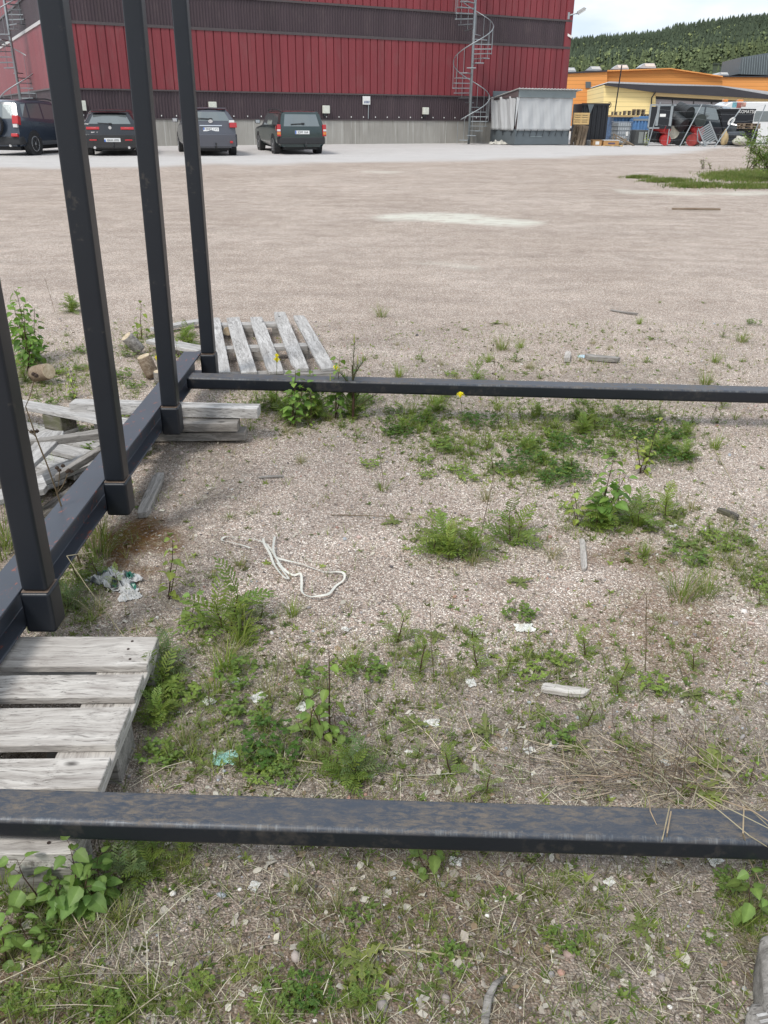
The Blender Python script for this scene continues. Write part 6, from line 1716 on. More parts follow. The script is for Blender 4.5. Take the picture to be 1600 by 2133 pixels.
NAMED = [
 ('F0',472,1300,'tall feathery weed below the white strap, left of centre',1.45),('F2',500,1330,'low feathery weed just right of the tall one below the strap',1.0),
 ('F1',915,1150,'large feathery clump in the middle, left of the splinter',1.2),('F1',985,1158,'dense feathery clump right beside the large middle one',1.05),('F0',1065,1130,'feathery weed at the right end of the middle clumps',1.15),('F2',940,1165,'pale feathery tuft at the foot of the large middle clump',1.0),
 ('F4',832,1335,'small feathery weed below the middle clump',1.3),('F4',872,1400,'thin feathery weed standing next to a twig, centre',1.4),('F4',990,1395,'narrow feathery weed left of the white paper scrap',1.2),
 ('F3',750,1615,'blue-green feathery weed close above the near cross beam',.85),('F0',715,1625,'feathery weed touching the near cross beam, centre left',.9),('F4',935,1618,'small feathery weed above the near cross beam, centre',1.5),('F4',1010,1648,'slim feathery sprout against the near cross beam',1.2),
 ('F0',325,1445,'feathery weed at the right end of the second pallet board',.95),('F3',345,1400,'feathery weed beside the top corner of the near pallet',.8),('F1',330,1500,'leafy weed at the pallet end below its second board',.8),
 ('F0',305,1810,'feathery weed under the near cross beam, right of the birch leaves',1.0),('F3',270,1835,'blue-green feathery weed in front of the near beam, left',.9),('F2',380,1790,'pale feathery weed in the shade of the near beam',.8),
 ('F1',1250,1100,'feathery weed under the birch sapling at right',1.0),('F0',1330,1095,'feathery weed right of the birch sapling foot',1.1),('F2',1390,1075,'low feathery weed farthest right of the birch group',1.0),
 ('F4',200,1200,'feathery weed between the beam and the plastic bag',1.2),('F3',140,1270,'feathery weed beside the first post sleeve',.7),('F4',250,1225,'feathery leaf hanging over the grey plastic bag',.9),
 ('F1',660,870,'feathery weed under the two leafy saplings',1.2),('F1',570,850,'feathery weed at the left of the sapling group',1.0),('F0',1000,800,'feathery weed behind the far cross beam, centre',1.0),
 ('F1',395,720,'bright feathery weed left of the farthest post',1.2),('F0',385,700,'grey-green feathery weed behind the bright one',.9),('F1',150,650,'round green weed alone on the gravel at left',1.3),
 ('S6',68,760,'tall leafy sapling left of the second post',1.35),('S1',60,775,'leafy shoot crowding the tall left sapling',1.3),('S1',80,752,'dense shoot right of the tall left sapling',1.2),('S1',50,748,'dense shoot left of the tall left sapling',1.1),('S3',20,800,'thin sapling at the left edge beside the first post',1.2),('S2',292,708,'leafy sapling behind the cut logs',1.6),('S2',378,770,'small sapling between the third and fourth post',1.0),
 ('S0',350,1245,'pale green sapling left of the tall feathery weed',1.0),('S4',392,1295,'short leafy sapling below the pale green one',.75),('S2',690,1540,'green sapling left of centre in the leaf litter',1.35),('S4',640,1545,'drooping pale sapling left of the green one',.9),('S4',715,1548,'low leafy shoot right of the green sapling',.7),
 ('S6',1245,1095,'arching birch sapling at the right of the middle',1.0),('S0',1205,1095,'low birch shoot with pale leaves under the arching one',.9),('S3',1335,985,'tall birch sapling standing in the green weed bed',.9),('S0',1290,1070,'birch shoot right of the arching sapling',.8),
 ('S6',612,890,'leafy sapling in front of the far beam below the first yellow flower',1.0),('S6',700,872,'leafy sapling in front of the far beam below the second yellow flower',.95),('S6',655,868,'bushy shoot between the two leafy saplings at the far beam',.8),('F1',735,868,'feathery weed round the pine seedling',1.2),('F1',600,870,'feathery weed at the foot of the left leafy sapling',1.1),('S2',650,890,'low sapling between the two leafy ones at the far beam',1.1),
 ('S5',165,1880,'large-leaved birch shoot in front of the near beam at left',1.0),('S5',205,1875,'birch shoot with broad leaves right of the large-leaved one',.8),('S5',135,1905,'birch shoot in front of the large-leaved one, lower left',.65),('S4',100,1880,'birch shoot at the left, beside the near pallet end',.9),('S4',85,1985,'low birch shoot in the lower left corner area',.7),('S4',10,1800,'birch leaves entering at the left edge under the beam',1.0),('S4',15,2010,'pale birch shoot at the left edge near the bottom',.8),
 ('S4',885,1815,'single nettle-like shoot right in front of the near beam',.75),('S4',1562,1910,'leafy shoot near the right edge below the beam',.8),('S2',1560,1640,'green leaves right behind the near beam at right',.5),('S0',160,830,'small pale sapling between first and second post',.7),('S2',155,800,'small leafy sapling behind the upside-down pallet',.8),
 ('T3',452,1440,'bright upright grass tuft left of the paper scraps',1.1),('T3',500,1345,'thin bright grass shooting up below the feathery weed',1.1),('T1',1420,1245,'large hay-green grass tuft at the right',1.15),('T1',1470,1240,'flattened grass tuft right of the large one',.9),('T2',500,1180,'dry straw tuft beside the white strap',.9),('T4',795,1020,'small reddish grass tuft alone on the gravel, centre',1.2),
 ('T1',795,660,'grass tuft alone beyond the far beam, centre',1.0),('T1',1045,728,'wide grass tuft beyond the far beam, right of centre',1.1),('T0',1085,725,'grass tuft touching the wide one beyond the far beam',.9),('T1',1545,712,'grass tuft beyond the far beam near the right edge',1.0),('T0',1490,755,'grass tuft below the rightmost tuft beyond the beam',1.0),('T1',1470,800,'pale grass tuft right behind the far beam at right',1.0),('T0',830,785,'grass tuft directly behind the far beam, centre left',1.1),('T1',200,1160,'long grass beside the beam near the plastic bag',1.3),('T3',215,1120,'upright grass growing against the long beam',1.5),('T1',10,1130,'long grass behind the first post at the left edge',1.6),('T1',0,1160,'long grass at the left edge beside the long beam',1.6),
 ('T2',1150,1160,'dry grass tuft between the middle clump and the splinter',1.0),('T0',270,1040,'thin grass beneath the long beam right of the second post',.8),('T2',60,1560,'sparse dry grass growing through the near pallet',1.2),('T3',160,1600,'thin dark grass over the fourth pallet board',.9),
 ('R0',752,2000,'large dandelion rosette in front, centre',1.35),('R1',1012,1525,'yellowish dandelion rosette right of centre',1.2),('R0',515,2010,'dandelion rosette left of the large front one',.9),('R2',1180,1830,'narrow-leaved rosette below the near beam, right',1.2),('R2',1330,1930,'narrow-leaved rosette farther down right',1.2),('R1',1200,1560,'flat rosette near the dry twigs, right',1.1),('R1',1320,1560,'flat rosette right of the first flat one',1.2),('R0',1480,1600,'green rosette behind the near beam at far right',1.1),('R1',1440,1450,'small rosette on the gravel at far right',1.0),('R0',1470,1650,'broad toothed leaves against the near beam at right',1.0),
 ('C1',560,1560,'green carpet of clover left of the sapling, above the near beam',1.1),('C0',330,1580,'clover leaves at the end of the near pallet',1.0),('C1',650,2075,'bright clover patch near the bottom left of centre',.9),('C0',230,2100,'clover patch at the bottom left',1.1),('C2',90,2090,'clover leaves in the bottom left corner',1.2),('C0',1480,1960,'clover near the grey stub, bottom right',.6),
 ('P0',735,875,'pine seedling with yellow candles at the far beam',1.05),('D0',170,1180,'tall dry stalk with seed heads crossing the long beam',2.1),('D0',1035,850,'dry stalk with dark heads in front of the far beam',.95),('D2',1290,870,'pale dry stalk with heads before the far beam, right',.6),('D2',1480,880,'pale dry stalk near the right end of the far beam',.6),('D1',1385,1670,'upright dark twig behind the near beam, right',.9),('D1',1420,1660,'leaning dark twig in the straw heap, right',.9),('D1',1370,1660,'short upright twig in the straw heap',.7),('D3',1340,1660,'pale bare twig left in the straw heap',.8),('D1',1300,1640,'dark twig at the left end of the straw heap',.75),('D1',1360,1630,'dark twig rising behind the straw heap, middle',.8),('D1',1450,1640,'dark twig at the right of the straw heap',.7),('D0',1400,1600,'forked dark stalk behind the straw heap',.6),('D1',1215,1500,'reddish dry twig right of the flat wood splinter',.5),('D1',1345,1400,'thin dry stalk alone on the gravel at right',.9),('D1',905,1420,'dark dry twig leaning right of the centre weeds',.8),('D1',1000,1120,'dark dry twig rising from the middle clump',.9),('D1',115,650,'dry stalk on the gravel at upper left',.9),('D1',800,1010,'reddish dry stalk over the small centre tuft',.8)]
for k, (key, px, py, lb, h) in enumerate(NAMED): plant(key, px, py, lb, h)
# yellow flowers
M_PET = plain('yellow_petals', (.92,.80,.02), .6, 0, .12, 60)
for px, py, pb, lb in ((577, 752, 860, 'yellow dandelion flower left over the far beam'), (700, 768, 850, 'yellow dandelion flower right over the far beam'), (959, 825, 900, 'yellow dandelion flower before the far beam, centre'), (1345, 296, 304, 'yellow flower head on the weed beside the black crate'), (327, 748, 770, 'yellow dandelion flower between the posts by the logs'), (577, 742, 862, 'fading yellow flower just above the left dandelion')):
    g = G(px, pb); top = PY(px, py, g.y); 
    t = thing('dandelion_flower', lb, 'flower', Matrix.Translation(g)); h_ = top.z - g.z
    b_ = MB(); b_.tube([(0,0,0), (.006,.0,h_*.5), (top.x - g.x, 0, h_)], .0016, 5, (.14,.16,.06)); b_.build('stalk', M_LEAF, t)
    b_ = MB(); rnd = random.Random(int(px)); r_ = .019 if py != 742 else .012
    for k in range(44):
        a_ = rnd.uniform(0, 2*PI); e = rnd.uniform(.15, 1.4); d_ = Vector((math.cos(a_)*math.cos(e), math.sin(a_)*math.cos(e), math.sin(e))); s2 = Vector((-math.sin(a_), math.cos(a_), 0)) * .0016
        c0 = Vector((top.x - g.x, 0, h_)); b_.add([c0 - s2, c0 + s2, c0 + s2 + d_*r_*1.2, c0 - s2 + d_*r_*1.2], [(0,1,2,3)])
    b_.lathe([(.001,-.008),(.005,-.006),(.006,0),(.003,.004)], 8, (top.x - g.x, 0, h_)); b_.build('flower_head', M_PET, t)
# filler weeds where the photograph is green
BLOBS = [(640,850,110,35,1.0),(540,835,60,20,.7),(880,880,90,50,.8),(960,920,120,50,.95),(1130,900,150,45,1.0),(1290,900,130,45,1.1),(1120,985,90,30,1.0),(1380,930,50,35,.8),(1240,850,60,18,.8),(1060,845,60,15,.6),(920,1130,70,35,.5),(1060,1120,60,30,.5),(1260,1085,80,30,.8),(1370,1070,60,25,.9),(1500,1140,80,40,1.0),(1570,1190,50,40,.9),(1110,1375,80,30,.5),(860,1360,60,40,.4),(870,1430,70,40,.15),(470,1320,70,50,.4),(560,1450,180,60,.3),(560,1570,150,60,.5),(420,1560,70,60,.5),(350,1450,45,60,.7),(700,1600,120,40,.5),(160,1230,50,60,.7),(300,1800,110,45,.5),(120,1900,120,80,.6),(650,2090,120,40,.4),(200,2090,180,45,.6),(800,1950,150,90,.2),(1150,1900,110,60,.3),(1560,1900,50,70,.6),(300,715,60,30,.5),(90,790,110,40,.7),(200,800,110,30,.3),(1340,1160,60,20,.4),(950,1900,380,160,.07),(800,1450,400,120,.12),(1300,1400,250,120,.10),(1190,700,350,40,.10),(1150,760,420,30,.12),(150,900,150,60,.25),(60,1000,80,60,.3)]
def dens(px, py):
    return max(b_[4] * math.exp(-(((px-b_[0])/b_[2])**2 + ((py-b_[1])/b_[3])**2) * .9) for b_ in BLOBS)
rnd = random.Random(11)
def to_px(p):
    q = CM.inverted() @ Vector(p); return (W0/2 + FPX * q.x / -q.z, H0/2 - FPX * q.y / -q.z)
FILL = []; tries = 0
while len(FILL) < 440 and tries < 90000:
    tries += 1
    px, py = rnd.uniform(-40, 1640), 640 + 1500 * rnd.random()
    if rnd.random() < dens(px, py) * (1.0 if py > 1000 else 1.6):
        if py < 1720 and py > 1320 and px < 330 - (py - 1325) * .4: continue
        if 1630 < py < 1790: continue
        FILL.append((px, py))
KW = {'F': 'small feathery weed', 'C': 'low clover patch', 'T': 'small grass tuft', 'R': 'small flat rosette'}
def area(k, px, py):
    if py > 1780: w_ = 'below the near beam at left' if px < 420 else 'below the near beam in the middle' if px < 1050 else 'below the near beam at right'
    elif py > 1340: w_ = 'beside the near pallet' if px < 480 else 'in the litter left of the middle' if px < 820 else 'in the litter right of the middle' if px < 1200 else 'in front of the straw heap at right'
    elif py > 1020: w_ = 'between the long beam and the strap' if px < 760 else 'round the large middle clump' if px < 1170 else 'round the birch group at right'
    elif py > 815: w_ = 'behind the long beam at left' if px < 400 else 'at the foot of the leafy saplings' if px < 760 else 'in the left green bed before the far beam' if px < 1060 else 'in the right green bed before the far beam' if px < 1420 else 'on bare gravel at the right, before the far beam'
    else: w_ = 'behind the posts at upper left' if px < 440 else 'on open gravel beyond the far beam, centre' if px < 1050 else 'on open gravel beyond the far beam, right'
    return KW[k] + ' ' + w_, (KW[k] + 's ').replace('patchs', 'patches') + w_
for px, py in FILL:
    big = 800 < py < 1010 and 780 < px < 1450
    key = rnd.choice(['F4','C0','C2','F1','T0','C1','F4'] if big else ['F4','C0','C2','T4','R1','T0','T2','F4'])
    lb_, gp_ = area(key[0], px, py)
    plant(key, px, py, lb_, rnd.uniform(.6, 1.15) * (.8 if key == 'F1' else 1), group=gp_)
for k in range(60):      # lone tufts on the open gravel beyond the far beam
    px, py = rnd.uniform(0, 1600), rnd.uniform(625, 800) if k % 3 else rnd.uniform(840, 1300)
    if 430 < px < 720 and py < 800: continue
    key = rnd.choice(['T4','T2','T4','R1']); lb_, gp_ = area(key[0], px, py)
    plant(key, px, py, lb_, rnd.uniform(.5, 1.0), group=gp_)

# ---------------------------------------------------------------- uncountable litter, straw, pebbles, sprigs (numpy)
def scatter(name, label, cat, bv, bfs, pos, mats, cols, mat, kind='stuff'):
    """bv: (k,3) base verts; bfs: faces; pos (n,3); mats (n,3,3)"""
    n = len(pos); bv = np.array(bv); k = len(bv)
    v_ = np.einsum('nij,kj->nki', mats, bv) + pos[:, None, :]
    v_ = v_.reshape(-1, 3)
    fl = np.array([i for f in bfs for i in f]); cnt = [len(f) for f in bfs]
    loops = (fl[None, :] + (np.arange(n) * k)[:, None]).ravel()
    ls = np.tile(np.array(cnt), n); st_ = np.concatenate([[0], np.cumsum(ls)[:-1]])
    me = bpy.data.meshes.new(name); me.vertices.add(n*k); me.loops.add(len(loops)); me.polygons.add(len(ls))
    me.vertices.foreach_set('co', v_.ravel()); me.loops.foreach_set('vertex_index', loops.astype(np.int32))
    me.polygons.foreach_set('loop_start', st_.astype(np.int32)); me.polygons.foreach_set('loop_total', ls.astype(np.int32))
    at = me.color_attributes.new('Col', 'FLOAT_COLOR', 'POINT'); c_ = np.ones((n, k, 4), dtype=np.float32); c_[:, :, :3] = cols[:, None, :]; at.data.foreach_set('color', c_.ravel())
    me.update(calc_edges=True); me.materials.append(mat); o = bpy.data.objects.new(name, me); COL.objects.link(o); tag(o, label, cat, kind=kind); return o
rs = np.random.RandomState(3)
def rotm(n, tilt, rs_=rs):
    az = rs_.uniform(0, 2*PI, n); tx = rs_.normal(0, tilt, n); ty = rs_.normal(0, tilt, n)
    ca, sa = np.cos(az), np.sin(az); Z_ = np.zeros(n); O_ = np.ones(n)
    Rz = np.stack([np.stack([ca,-sa,Z_],1), np.stack([sa,ca,Z_],1), np.stack([Z_,Z_,O_],1)], 1)
    c, s_ = np.cos(tx), np.sin(tx); Rx = np.stack([np.stack([O_,Z_,Z_],1), np.stack([Z_,c,-s_],1), np.stack([Z_,s_,c],1)], 1)
    c, s_ = np.cos(ty), np.sin(ty); Ry = np.stack([np.stack([c,Z_,s_],1), np.stack([Z_,O_,Z_],1), np.stack([-s_,Z_,c],1)], 1)
    return Rz @ Rx @ Ry
def lit_w(p):
    x, y = p[0], p[1]
    lt = 1 - sstep(1.75, 2.6, y + 0.35 * noise.noise(Vector((x * 1.4, y * 1.4, 1))) + .25 * (x > .6))
    lt = max(lt, .8 * (1 - sstep(.15, .55, abs(x + .95))) * (y < 4.5), .55 * (1 - sstep(.3, .8, abs(y - 5.0))) * (x > -.8) * (x < 2.4), .5 * (1 - sstep(0.5, 1.2, math.hypot(x - 1.9, y - 2.7))), .5 * (x < -1.3))
    return lt * (.45 + .75 * max(0, .5 + noise.noise(Vector((x*3.1, y*3.1, 6)))))
def sample(n, wfun, y0=620, y1=2250, maxt=400000):
    out = []; t_ = 0; r_ = random.Random(n)
    while len(out) < n and t_ < maxt:
        t_ += 1
        # uniform on the ground inside the visible wedge
        Y = .75 + (6.8 - .75) * (r_.random() ** 1.25); X = r_.uniform(-1, 1) * (.54 * (Y + .45) + .2)
        if r_.random() < wfun(X, Y): out.append((X, Y, gz(X, Y)))
    return np.array(out)
def on_pallet(x, y):
    q = Vector((x - ctr.x, y - ctr.y, 0)); return abs(q.dot(xd)) < .6 and abs(q.dot(yd)) < .4
def w_lit(x, y): return 0 if on_pallet(x, y) else min(1, lit_w((x, y)) + .03)
def w_uni(x, y): return 0 if on_pallet(x, y) else .8
def w_grn(x, y):
    px, py = to_px((x, y, 0)); return 0 if on_pallet(x, y) else min(1, dens(px, py) * 1.0 + .025 + .05 * (py > 1300))
ico = [(0,0,1),(.894,0,.447),(.276,.851,.447),(-.724,.526,.447),(-.724,-.526,.447),(.276,-.851,.447),(.724,.526,-.447),(-.276,.851,-.447),(-.894,0,-.447),(-.276,-.851,-.447),(.724,-.526,-.447),(0,0,-1)]
icf = [(0,1,2),(0,2,3),(0,3,4),(0,4,5),(0,5,1),(1,6,2),(2,7,3),(3,8,4),(4,9,5),(5,10,1),(2,6,7),(3,7,8),(4,8,9),(5,9,10),(1,10,6),(11,7,6),(11,8,7),(11,9,8),(11,10,9),(11,6,10)]
def pebbles(name, n, r0, r1, pw, label, wf):
    p = sample(n, wf); n = len(p); m_ = rotm(n, .5); r_ = r0 + (r1 - r0) * rs.random_sample(n) ** pw
    sc_ = np.stack([r_ * rs.uniform(.8, 1.35, n), r_ * rs.uniform(.7, 1.1, n), r_ * rs.uniform(.45, .8, n)], 1)
    m_ = m_ * sc_[:, None, :]; p[:, 2] += r_ * .25
    pal_ = np.array([(.24,.215,.20),(.36,.31,.28),(.44,.33,.29),(.52,.42,.37),(.30,.28,.275),(.60,.56,.52),(.40,.24,.19),(.72,.70,.66),(.12,.11,.11),(.33,.35,.37)])
    c_ = pal_[rs.choice(len(pal_), n, p=[.18,.17,.12,.08,.15,.08,.06,.05,.06,.05])] * rs.uniform(.8, 1.2, (n, 1))
    return scatter(name, label, 'pebbles', ico, icf, p, m_, c_, M_PEB)
pebbles('pebbles', 14000, .0018, .0062, 3.0, 'small angular pink and grey pebbles covering the yard', w_uni)
pebbles('stones', 420, .006, .013, 2.5, 'larger loose stones scattered over the gravel', w_uni)
# straw
sv = [(-.5,-.5,0),(-.17,-.5,.02),(.17,-.5,.02),(.5,-.5,0),(-.5,.5,0),(-.17,.5,.02),(.17,.5,.02),(.5,.5,0)]; sf_ = [(0,1,5,4),(1,2,6,5),(2,3,7,6)]
def straw(name, n, wf, L0, L1, wd_, label, cols, tilt=.12, bow=.12):
    p = sample(n, wf); n = len(p); m_ = rotm(n, tilt); LL = L0 + (L1 - L0) * rs.random_sample(n) ** 2
    sc_ = np.stack([LL, rs.uniform(.6, 1.3, n) * wd_, LL * 2], 1); 
    bv = [(x, y, z) for x, y, z in sv]; bw = bow
    bv = [(-.5,-.5,0),(-.17,-.5+bw/ .01*0,.02),(.17,-.5,.03),(.5,-.5,.0),(-.5,.5,0),(-.17,.5,.02),(.17,.5,.03),(.5,.5,.0)]
    m_ = m_ * sc_[:, None, :]; p[:, 2] += rs.uniform(.001, .012, n)
    cc = np.array(cols)[rs.choice(len(cols), n)] * rs.uniform(.75, 1.2, (n, 1))
    return scatter(name, label, 'litter', bv, sf_, p, m_, cc, M_DRY)
SC_ = ((.50,.44,.34),(.36,.31,.25),(.60,.55,.45),(.24,.20,.165),(.13,.105,.085),(.31,.27,.225))
straw('straw_litter', 17000, w_lit, .015, .085, .0011, 'fine dead grass and straw lying over the near ground', SC_)
straw('twig_litter', 1800, w_lit, .03, .12, .0020, 'thin dark twigs lying among the straw', ((.10,.075,.055),(.16,.125,.095)))
straw('sparse_straw', 900, w_uni, .02, .07, .0012, 'scattered straws on the open gravel', SC_)
# dead leaves: curled pentagonal flakes
lv_ = [(-.5,0,.12),(-.2,.34,.0),(.25,.30,.14),(.55,.02,.05),(.2,-.33,.16),(-.25,-.28,.02),(0,0,.06)]; lf_ = [(6,0,1),(6,1,2),(6,2,3),(6,3,4),(6,4,5),(6,5,0)]
def leaves(name, n, s0, s1, label, cols, wf, tilt=.35):
    p = sample(n, wf); n = len(p); m_ = rotm(n, tilt); s_ = s0 + (s1 - s0) * rs.random_sample(n) ** 1.8
    sc_ = np.stack([s_, s_ * rs.uniform(.6, 1.1, n), s_ * rs.uniform(.5, 1.8, n)], 1); m_ = m_ * sc_[:, None, :]; p[:, 2] += .002
    cc = np.array(cols)[rs.choice(len(cols), n)] * rs.uniform(.75, 1.2, (n, 1))
    return scatter(name, label, 'leaves', lv_, lf_, p, m_, cc, M_DRY)
leaves('dead_leaves', 5000, .006, .028, 'curled beige and grey dead leaves on the near ground', ((.42,.37,.33),(.52,.475,.43),(.31,.265,.225),(.22,.18,.15),(.54,.50,.45),(.30,.215,.15),(.45,.41,.37)), w_lit)
leaves('leaf_crumbs', 8000, .003, .010, 'crumbled leaf bits and bark on the near ground', ((.30,.26,.215),(.18,.15,.12),(.42,.37,.315),(.10,.08,.065)), w_lit, .5)
# sprigs of green and thin grass blades
cl_ = MB(); r2 = random.Random(4); 
for j in range(5): oval(cl_, (0,0,0), j*1.27, r2.uniform(.2, .9), 1.0, .42, (1,1,1), r2, .2, 3, 0)
def sprigs(name, n, s0, s1, label, cols, wf):
    p = sample(n, wf); n = len(p); m_ = rotm(n, .25); s_ = s0 + (s1 - s0) * rs.random_sample(n) ** 1.7; m_ = m_ * s_[:, None, None]
    cc = np.array(cols)[rs.choice(len(cols), n)] * rs.uniform(.7, 1.25, (n, 1))
    return scatter(name, label, 'ground cover', cl_.v, cl_.f, p, m_, cc, M_LEAF)
sprigs('low_weeds', 9000, .006, .022, 'tiny green weeds covering parts of the gravel', (GRN, GRL, GRD, (.12,.14,.03)), w_grn)
gb = MB(); 
for j in range(4): blade(gb, (0,0,0), j*1.6 + .3, .15 + .12*j, 1.0, .035, (1,1,1), 3, .9)
p = sample(12000, w_grn); n = len(p); m_ = rotm(n, .12) * rs.uniform(.015, .06, n)[:, None, None]
cc = np.array((GRN, GRL, (.16,.18,.05), (.30,.27,.14), GRD))[rs.choice(5, n)] * rs.uniform(.75, 1.25, (n, 1))
scatter('grass', 'thin short grass growing through the gravel', 'grass', gb.v, gb.f, p, m_, cc, M_LEAF)
# rusty moss cushions
def w_moss(x, y):
    b_ = 0
    for q, r_, k_ in moss_spots:
        d_ = math.hypot(x - q.x, y - q.y) + .10 * noise.noise(Vector((x*7, y*7, 2))); b_ = max(b_, k_ * (1 - sstep(r_*.4, r_, d_)))
    return b_
r_ = random.Random(8); pm = []
while len(pm) < 9000:
    q, rr_, k_ = r_.choice(moss_spots[:1] * 5 + moss_spots); x, y = r_.gauss(q.x, rr_ * .6), r_.gauss(q.y, rr_ * .6)
    if r_.random() < w_moss(x, y): pm.append((x, y, gz(x, y)))
p = np.array(pm); n = len(p); m_ = rotm(n, .3) * rs.uniform(.004, .011, n)[:, None, None]
rusty = np.array([1 if (abs(q[0] - moss_spots[0][0].x) < .5 and abs(q[1] - moss_spots[0][0].y) < .45) else 0 for q in p])
c1_ = np.array(((.22,.095,.022), (.16,.075,.02), (.27,.14,.035)))[rs.choice(3, n)]; c2_ = np.array(((.17,.17,.04), (.12,.13,.03), (.20,.15,.05)))[rs.choice(3, n)]
scatter('moss', 'low moss cushions, rusty brown beside the second post and olive elsewhere', 'moss', gb.v, gb.f, p, m_, np.where(rusty[:, None] > 0, c1_, c2_) * rs.uniform(.7, 1.25, (n, 1)), M_DRY)
# straw heap on and behind the near beam at right
def long_straws(name, label, n, c0, c1, spread, Lr, zr, seed, col_=SC_, drape=False):
    r_ = random.Random(seed); b_ = MB()
    for k in range(n):
        t_ = r_.random(); px = c0[0] + (c1[0]-c0[0])*t_ + r_.gauss(0, spread[0]); py = c0[1] + (c1[1]-c0[1])*t_ + r_.gauss(0, spread[1])
        g = G(px, py); a_ = r_.gauss(PI*.8, .8); L_ = r_.uniform(*Lr); d_ = Vector((math.cos(a_), math.sin(a_), 0))
        h0, h1, h2 = r_.uniform(0, zr), r_.uniform(0, zr), r_.uniform(0, zr * .6)
        b_.tube([g + Vector((0,0,h0)), g + d_*L_*.5 + Vector((r_.uniform(-.01,.01), r_.uniform(-.01,.01), h1)), g + d_*L_ + Vector((0,0,h2))], [.0011, .0010, .0006], 4, gc(r_.choice(col_), .2, r_), False)
    o = b_.build(name, M_DRY); tag(o, label, 'straw', kind='stuff')
long_straws('straw_heap', 'heap of long dead stems behind the near beam at right', 230, (1180, 1620), (1560, 1640), (70, 34), (.05, .2), .04, 1, ((.36,.30,.22),(.24,.19,.14),(.15,.11,.085),(.46,.40,.31)))
long_straws('dead_stems', 'long dead stems lying at the lower left', 46, (60, 1850), (330, 2100), (50, 40), (.08, .24), .03, 2)
long_straws('dead_stems', 'long dead stems lying over the litter in the middle', 60, (350, 1500), (1100, 1560), (120, 50), (.06, .2), .02, 3)
b_ = MB(); 
for (pts) in (((1395,1680,.215),(1388,1712,.225),(1380,1748,.20),(1367,1790,.10),(1366,1840,.01)), ((1398,1690,.22),(1390,1735,.215),(1386,1770,.13)), ((1352,1660,.19),(1355,1690,.215),(1368,1718,.212)),
              ((1450,1652,.21),(1500,1690,.225),(1560,1740,.215),(1640,1790,.15)), ((1455,1656,.21),(1530,1690,.235),(1640,1745,.22)), ((1550,1680,.22),(1548,1735,.22),(1560,1790,.08),(1590,1850,.02)), ((1548,1740,.22),(1575,1800,.06)), ((1500,1665,.2),(1570,1690,.23),(1660,1750,.2)), ((1530,1655,.2),(1600,1720,.225),(1680,1800,.1))):
    P3 = [P(x, y, z) for x, y, z in pts]; b_.tube(P3, [.0014] * (len(P3) - 1) + [.0008], 4, gc((.40,.32,.22), .2, random.Random(int(pts[0][0]))), False)
o = b_.build('draped_stems', M_DRY); tag(o, 'long pale straws draped over the near cross beam at right', 'straw', kind='stuff')
b_ = MB(); P3 = [P(x, y, z) for x, y, z in ((139,1158,.24),(193,1150,.2),(194,1160,.19))]; b_.tube(P3, .0015, 4, STR); P3 = [P(x, y, z) for x, y, z in ((139,1158,.24),(180,1220,.15),(258,1325,.01))]; b_.tube(P3, .0014, 4, STR)
o = b_.build('bent_straw', M_DRY); tag(o, 'bent pale straw sticking up between the long beam and the plastic bag', 'straw')
for px, py, qx, qy, lb in ((790, 1978, 1025, 2008, 'straight pale straw right of the large front dandelion'), (1478, 922, 1548, 1050, 'long thin pale straw on the gravel at right'), (690, 1075, 880, 1085, 'thin dark stem on the gravel left of the middle clump'), (560, 1580, 900, 1630, 'long pale stem behind the near beam, centre left')):
    A = G(px, py); B = G(qx, qy); b_ = MB(); b_.tube([A + Vector((0,0,.006)), A.lerp(B, .5) + Vector((0,0,.012)), B + Vector((0,0,.004))], [.0024,.002,.0012], 5, STR if 'dark' not in lb else STD); o = b_.build('straw_stem', M_DRY); tag(o, lb, 'straw')
# ---------------------------------------------------------------- grass verge and bush at the right
r_ = random.Random(9)
vp = [(1570,368,60,13,1.0),(1510,368,45,8,.8),(1450,388,55,4,.6),(1390,378,45,3,.45),(1330,371,30,1.5,.15),(1560,390,60,4,.5)]
pts_ = []
while len(pts_) < 9000:
    b_ = r_.choice(vp); px, py = b_[0] + r_.gauss(0, b_[2]*.5), b_[1] + r_.gauss(0, b_[3]*.5)
    if r_.random() < b_[4]: g = G(px, py); pts_.append((g.x, g.y, g.z))
pts_ = np.array(pts_); n = len(pts_); m_ = rotm(n, .15) * rs.uniform(.05, .13, n)[:, None, None]
cc = np.array(((.13,.19,.04), (.17,.23,.055), (.11,.16,.035), (.26,.25,.11)))[rs.choice(4, n)] * rs.uniform(.75, 1.2, (n, 1))
gb2 = MB()
for j in range(4): blade(gb2, (0,0,0), j*1.6 + .3, .15 + .12*j, 1.0, .09, (1,1,1), 2, .8)
scatter('verge_grass', 'green grass strip running from the bush across the yard at right', 'grass', gb2.v, gb2.f, pts_, m_, cc, M_LEAF)
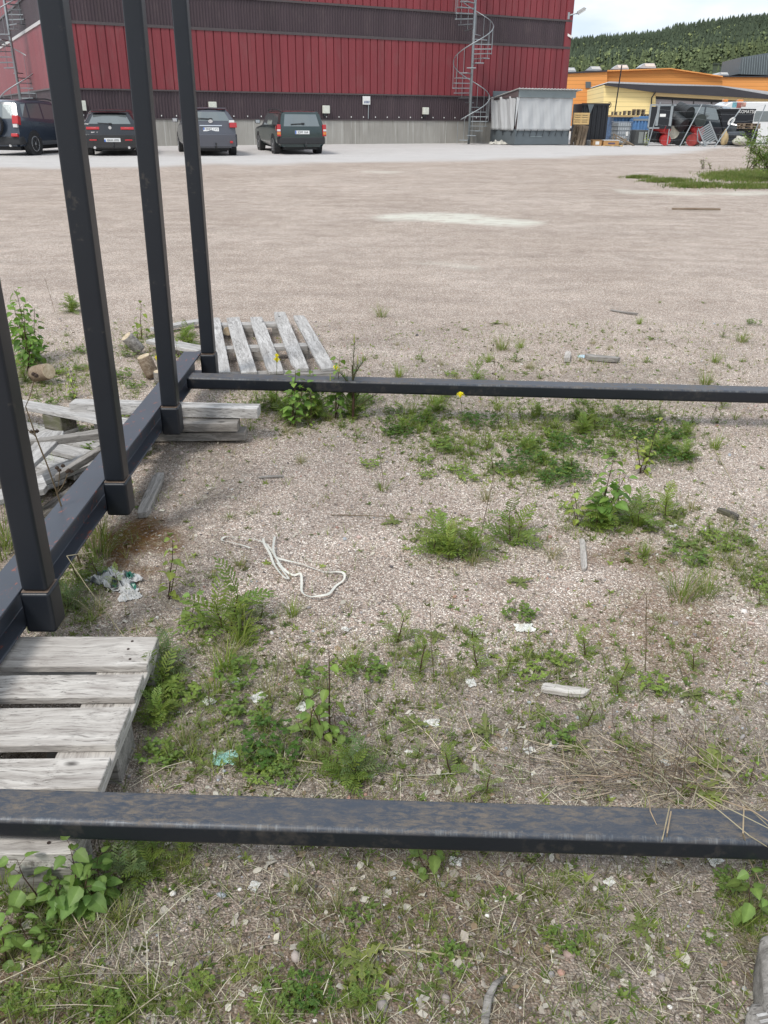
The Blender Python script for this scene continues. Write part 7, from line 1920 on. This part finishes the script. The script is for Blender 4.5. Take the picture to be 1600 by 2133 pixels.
def bush(px, py, rad, hgt, nb, nlv, label, seed, col=(.14,.21,.05)):
    r_ = random.Random(seed); g = G(px, py); t = thing('bush', label, 'bush', Matrix.Translation(g)); s_ = MB(); f = MB()
    for k in range(nb):
        a_ = r_.uniform(0, 2*PI); le = r_.uniform(.1, .9); p = Vector((r_.uniform(-.15,.15), r_.uniform(-.15,.15), -.05)); h_ = hgt * r_.uniform(.6, 1.1); pts = [p]
        for i in range(7):
            p = p + Vector((math.cos(a_)*le*(.6+.12*i) + r_.uniform(-.12,.12), math.sin(a_)*le*(.6+.12*i) + r_.uniform(-.12,.12), 1 - .06*i)).normalized() * h_ * 1.1 / 7; pts.append(p)
        s_.tube(pts, [.014*(1-.8*i/7) for i in range(8)], 5, (.10,.075,.05))
        tws = []
        for i in range(2, 8):
            for q in range(3):
                a2 = r_.uniform(0, 2*PI); L_ = rad * r_.uniform(.25, .55); e_ = pts[i] + Vector((math.cos(a2), math.sin(a2), r_.uniform(.1, .7))) * L_ * .7; s_.tube([pts[i], pts[i].lerp(e_, .5) + Vector((0,0,.02)), e_], [.005,.003,.001], 4, (.12,.09,.055)); tws.append((pts[i], e_))
        for q in range(nlv // nb):
            A, B = r_.choice(tws); p_ = A.lerp(B, r_.random() ** .5) + Vector((r_.gauss(0,.035), r_.gauss(0,.035), r_.gauss(0,.035)))
            oval(f, p_, r_.uniform(0, 6.3), r_.uniform(-.6, .6), r_.uniform(.04, .07), r_.uniform(.022, .035), gc(col if r_.random() < .7 else (.20,.28,.07), .3, r_), r_, .2, 3, 0)
    f.build('foliage', M_LEAF, t); s_.build('branches', M_DRY, t)
bush(1612, 378, .75, 1.25, 12, 5200, 'leafy green bush at the right edge above the grass strip', 1)
bush(1570, 352, .45, .75, 6, 1500, 'lower looser bush left of the big one at the right edge', 2)
bush(1470, 352, .12, .32, 3, 90, 'small sparse shrub at the left end of the grass strip', 3, (.12,.11,.07))
for px, py, lb, key, h in ((1425, 303, 'green bush growing through the drums at the bottom of the pile', 'S1', 2.6), (1455, 303, 'second green shrub between the drums, right', 'S1', 2.0), (1345, 304, 'yellow-flowering weed beside the black crate', 'S0', 3.0)): plant(key, px, py, lb, h, 'shrub')
bpy.context.view_layer.update()
print('OBJECTS', len(bpy.data.objects), 'FACES', sum(len(o.data.polygons) for o in bpy.data.objects if o.type == 'MESH'))
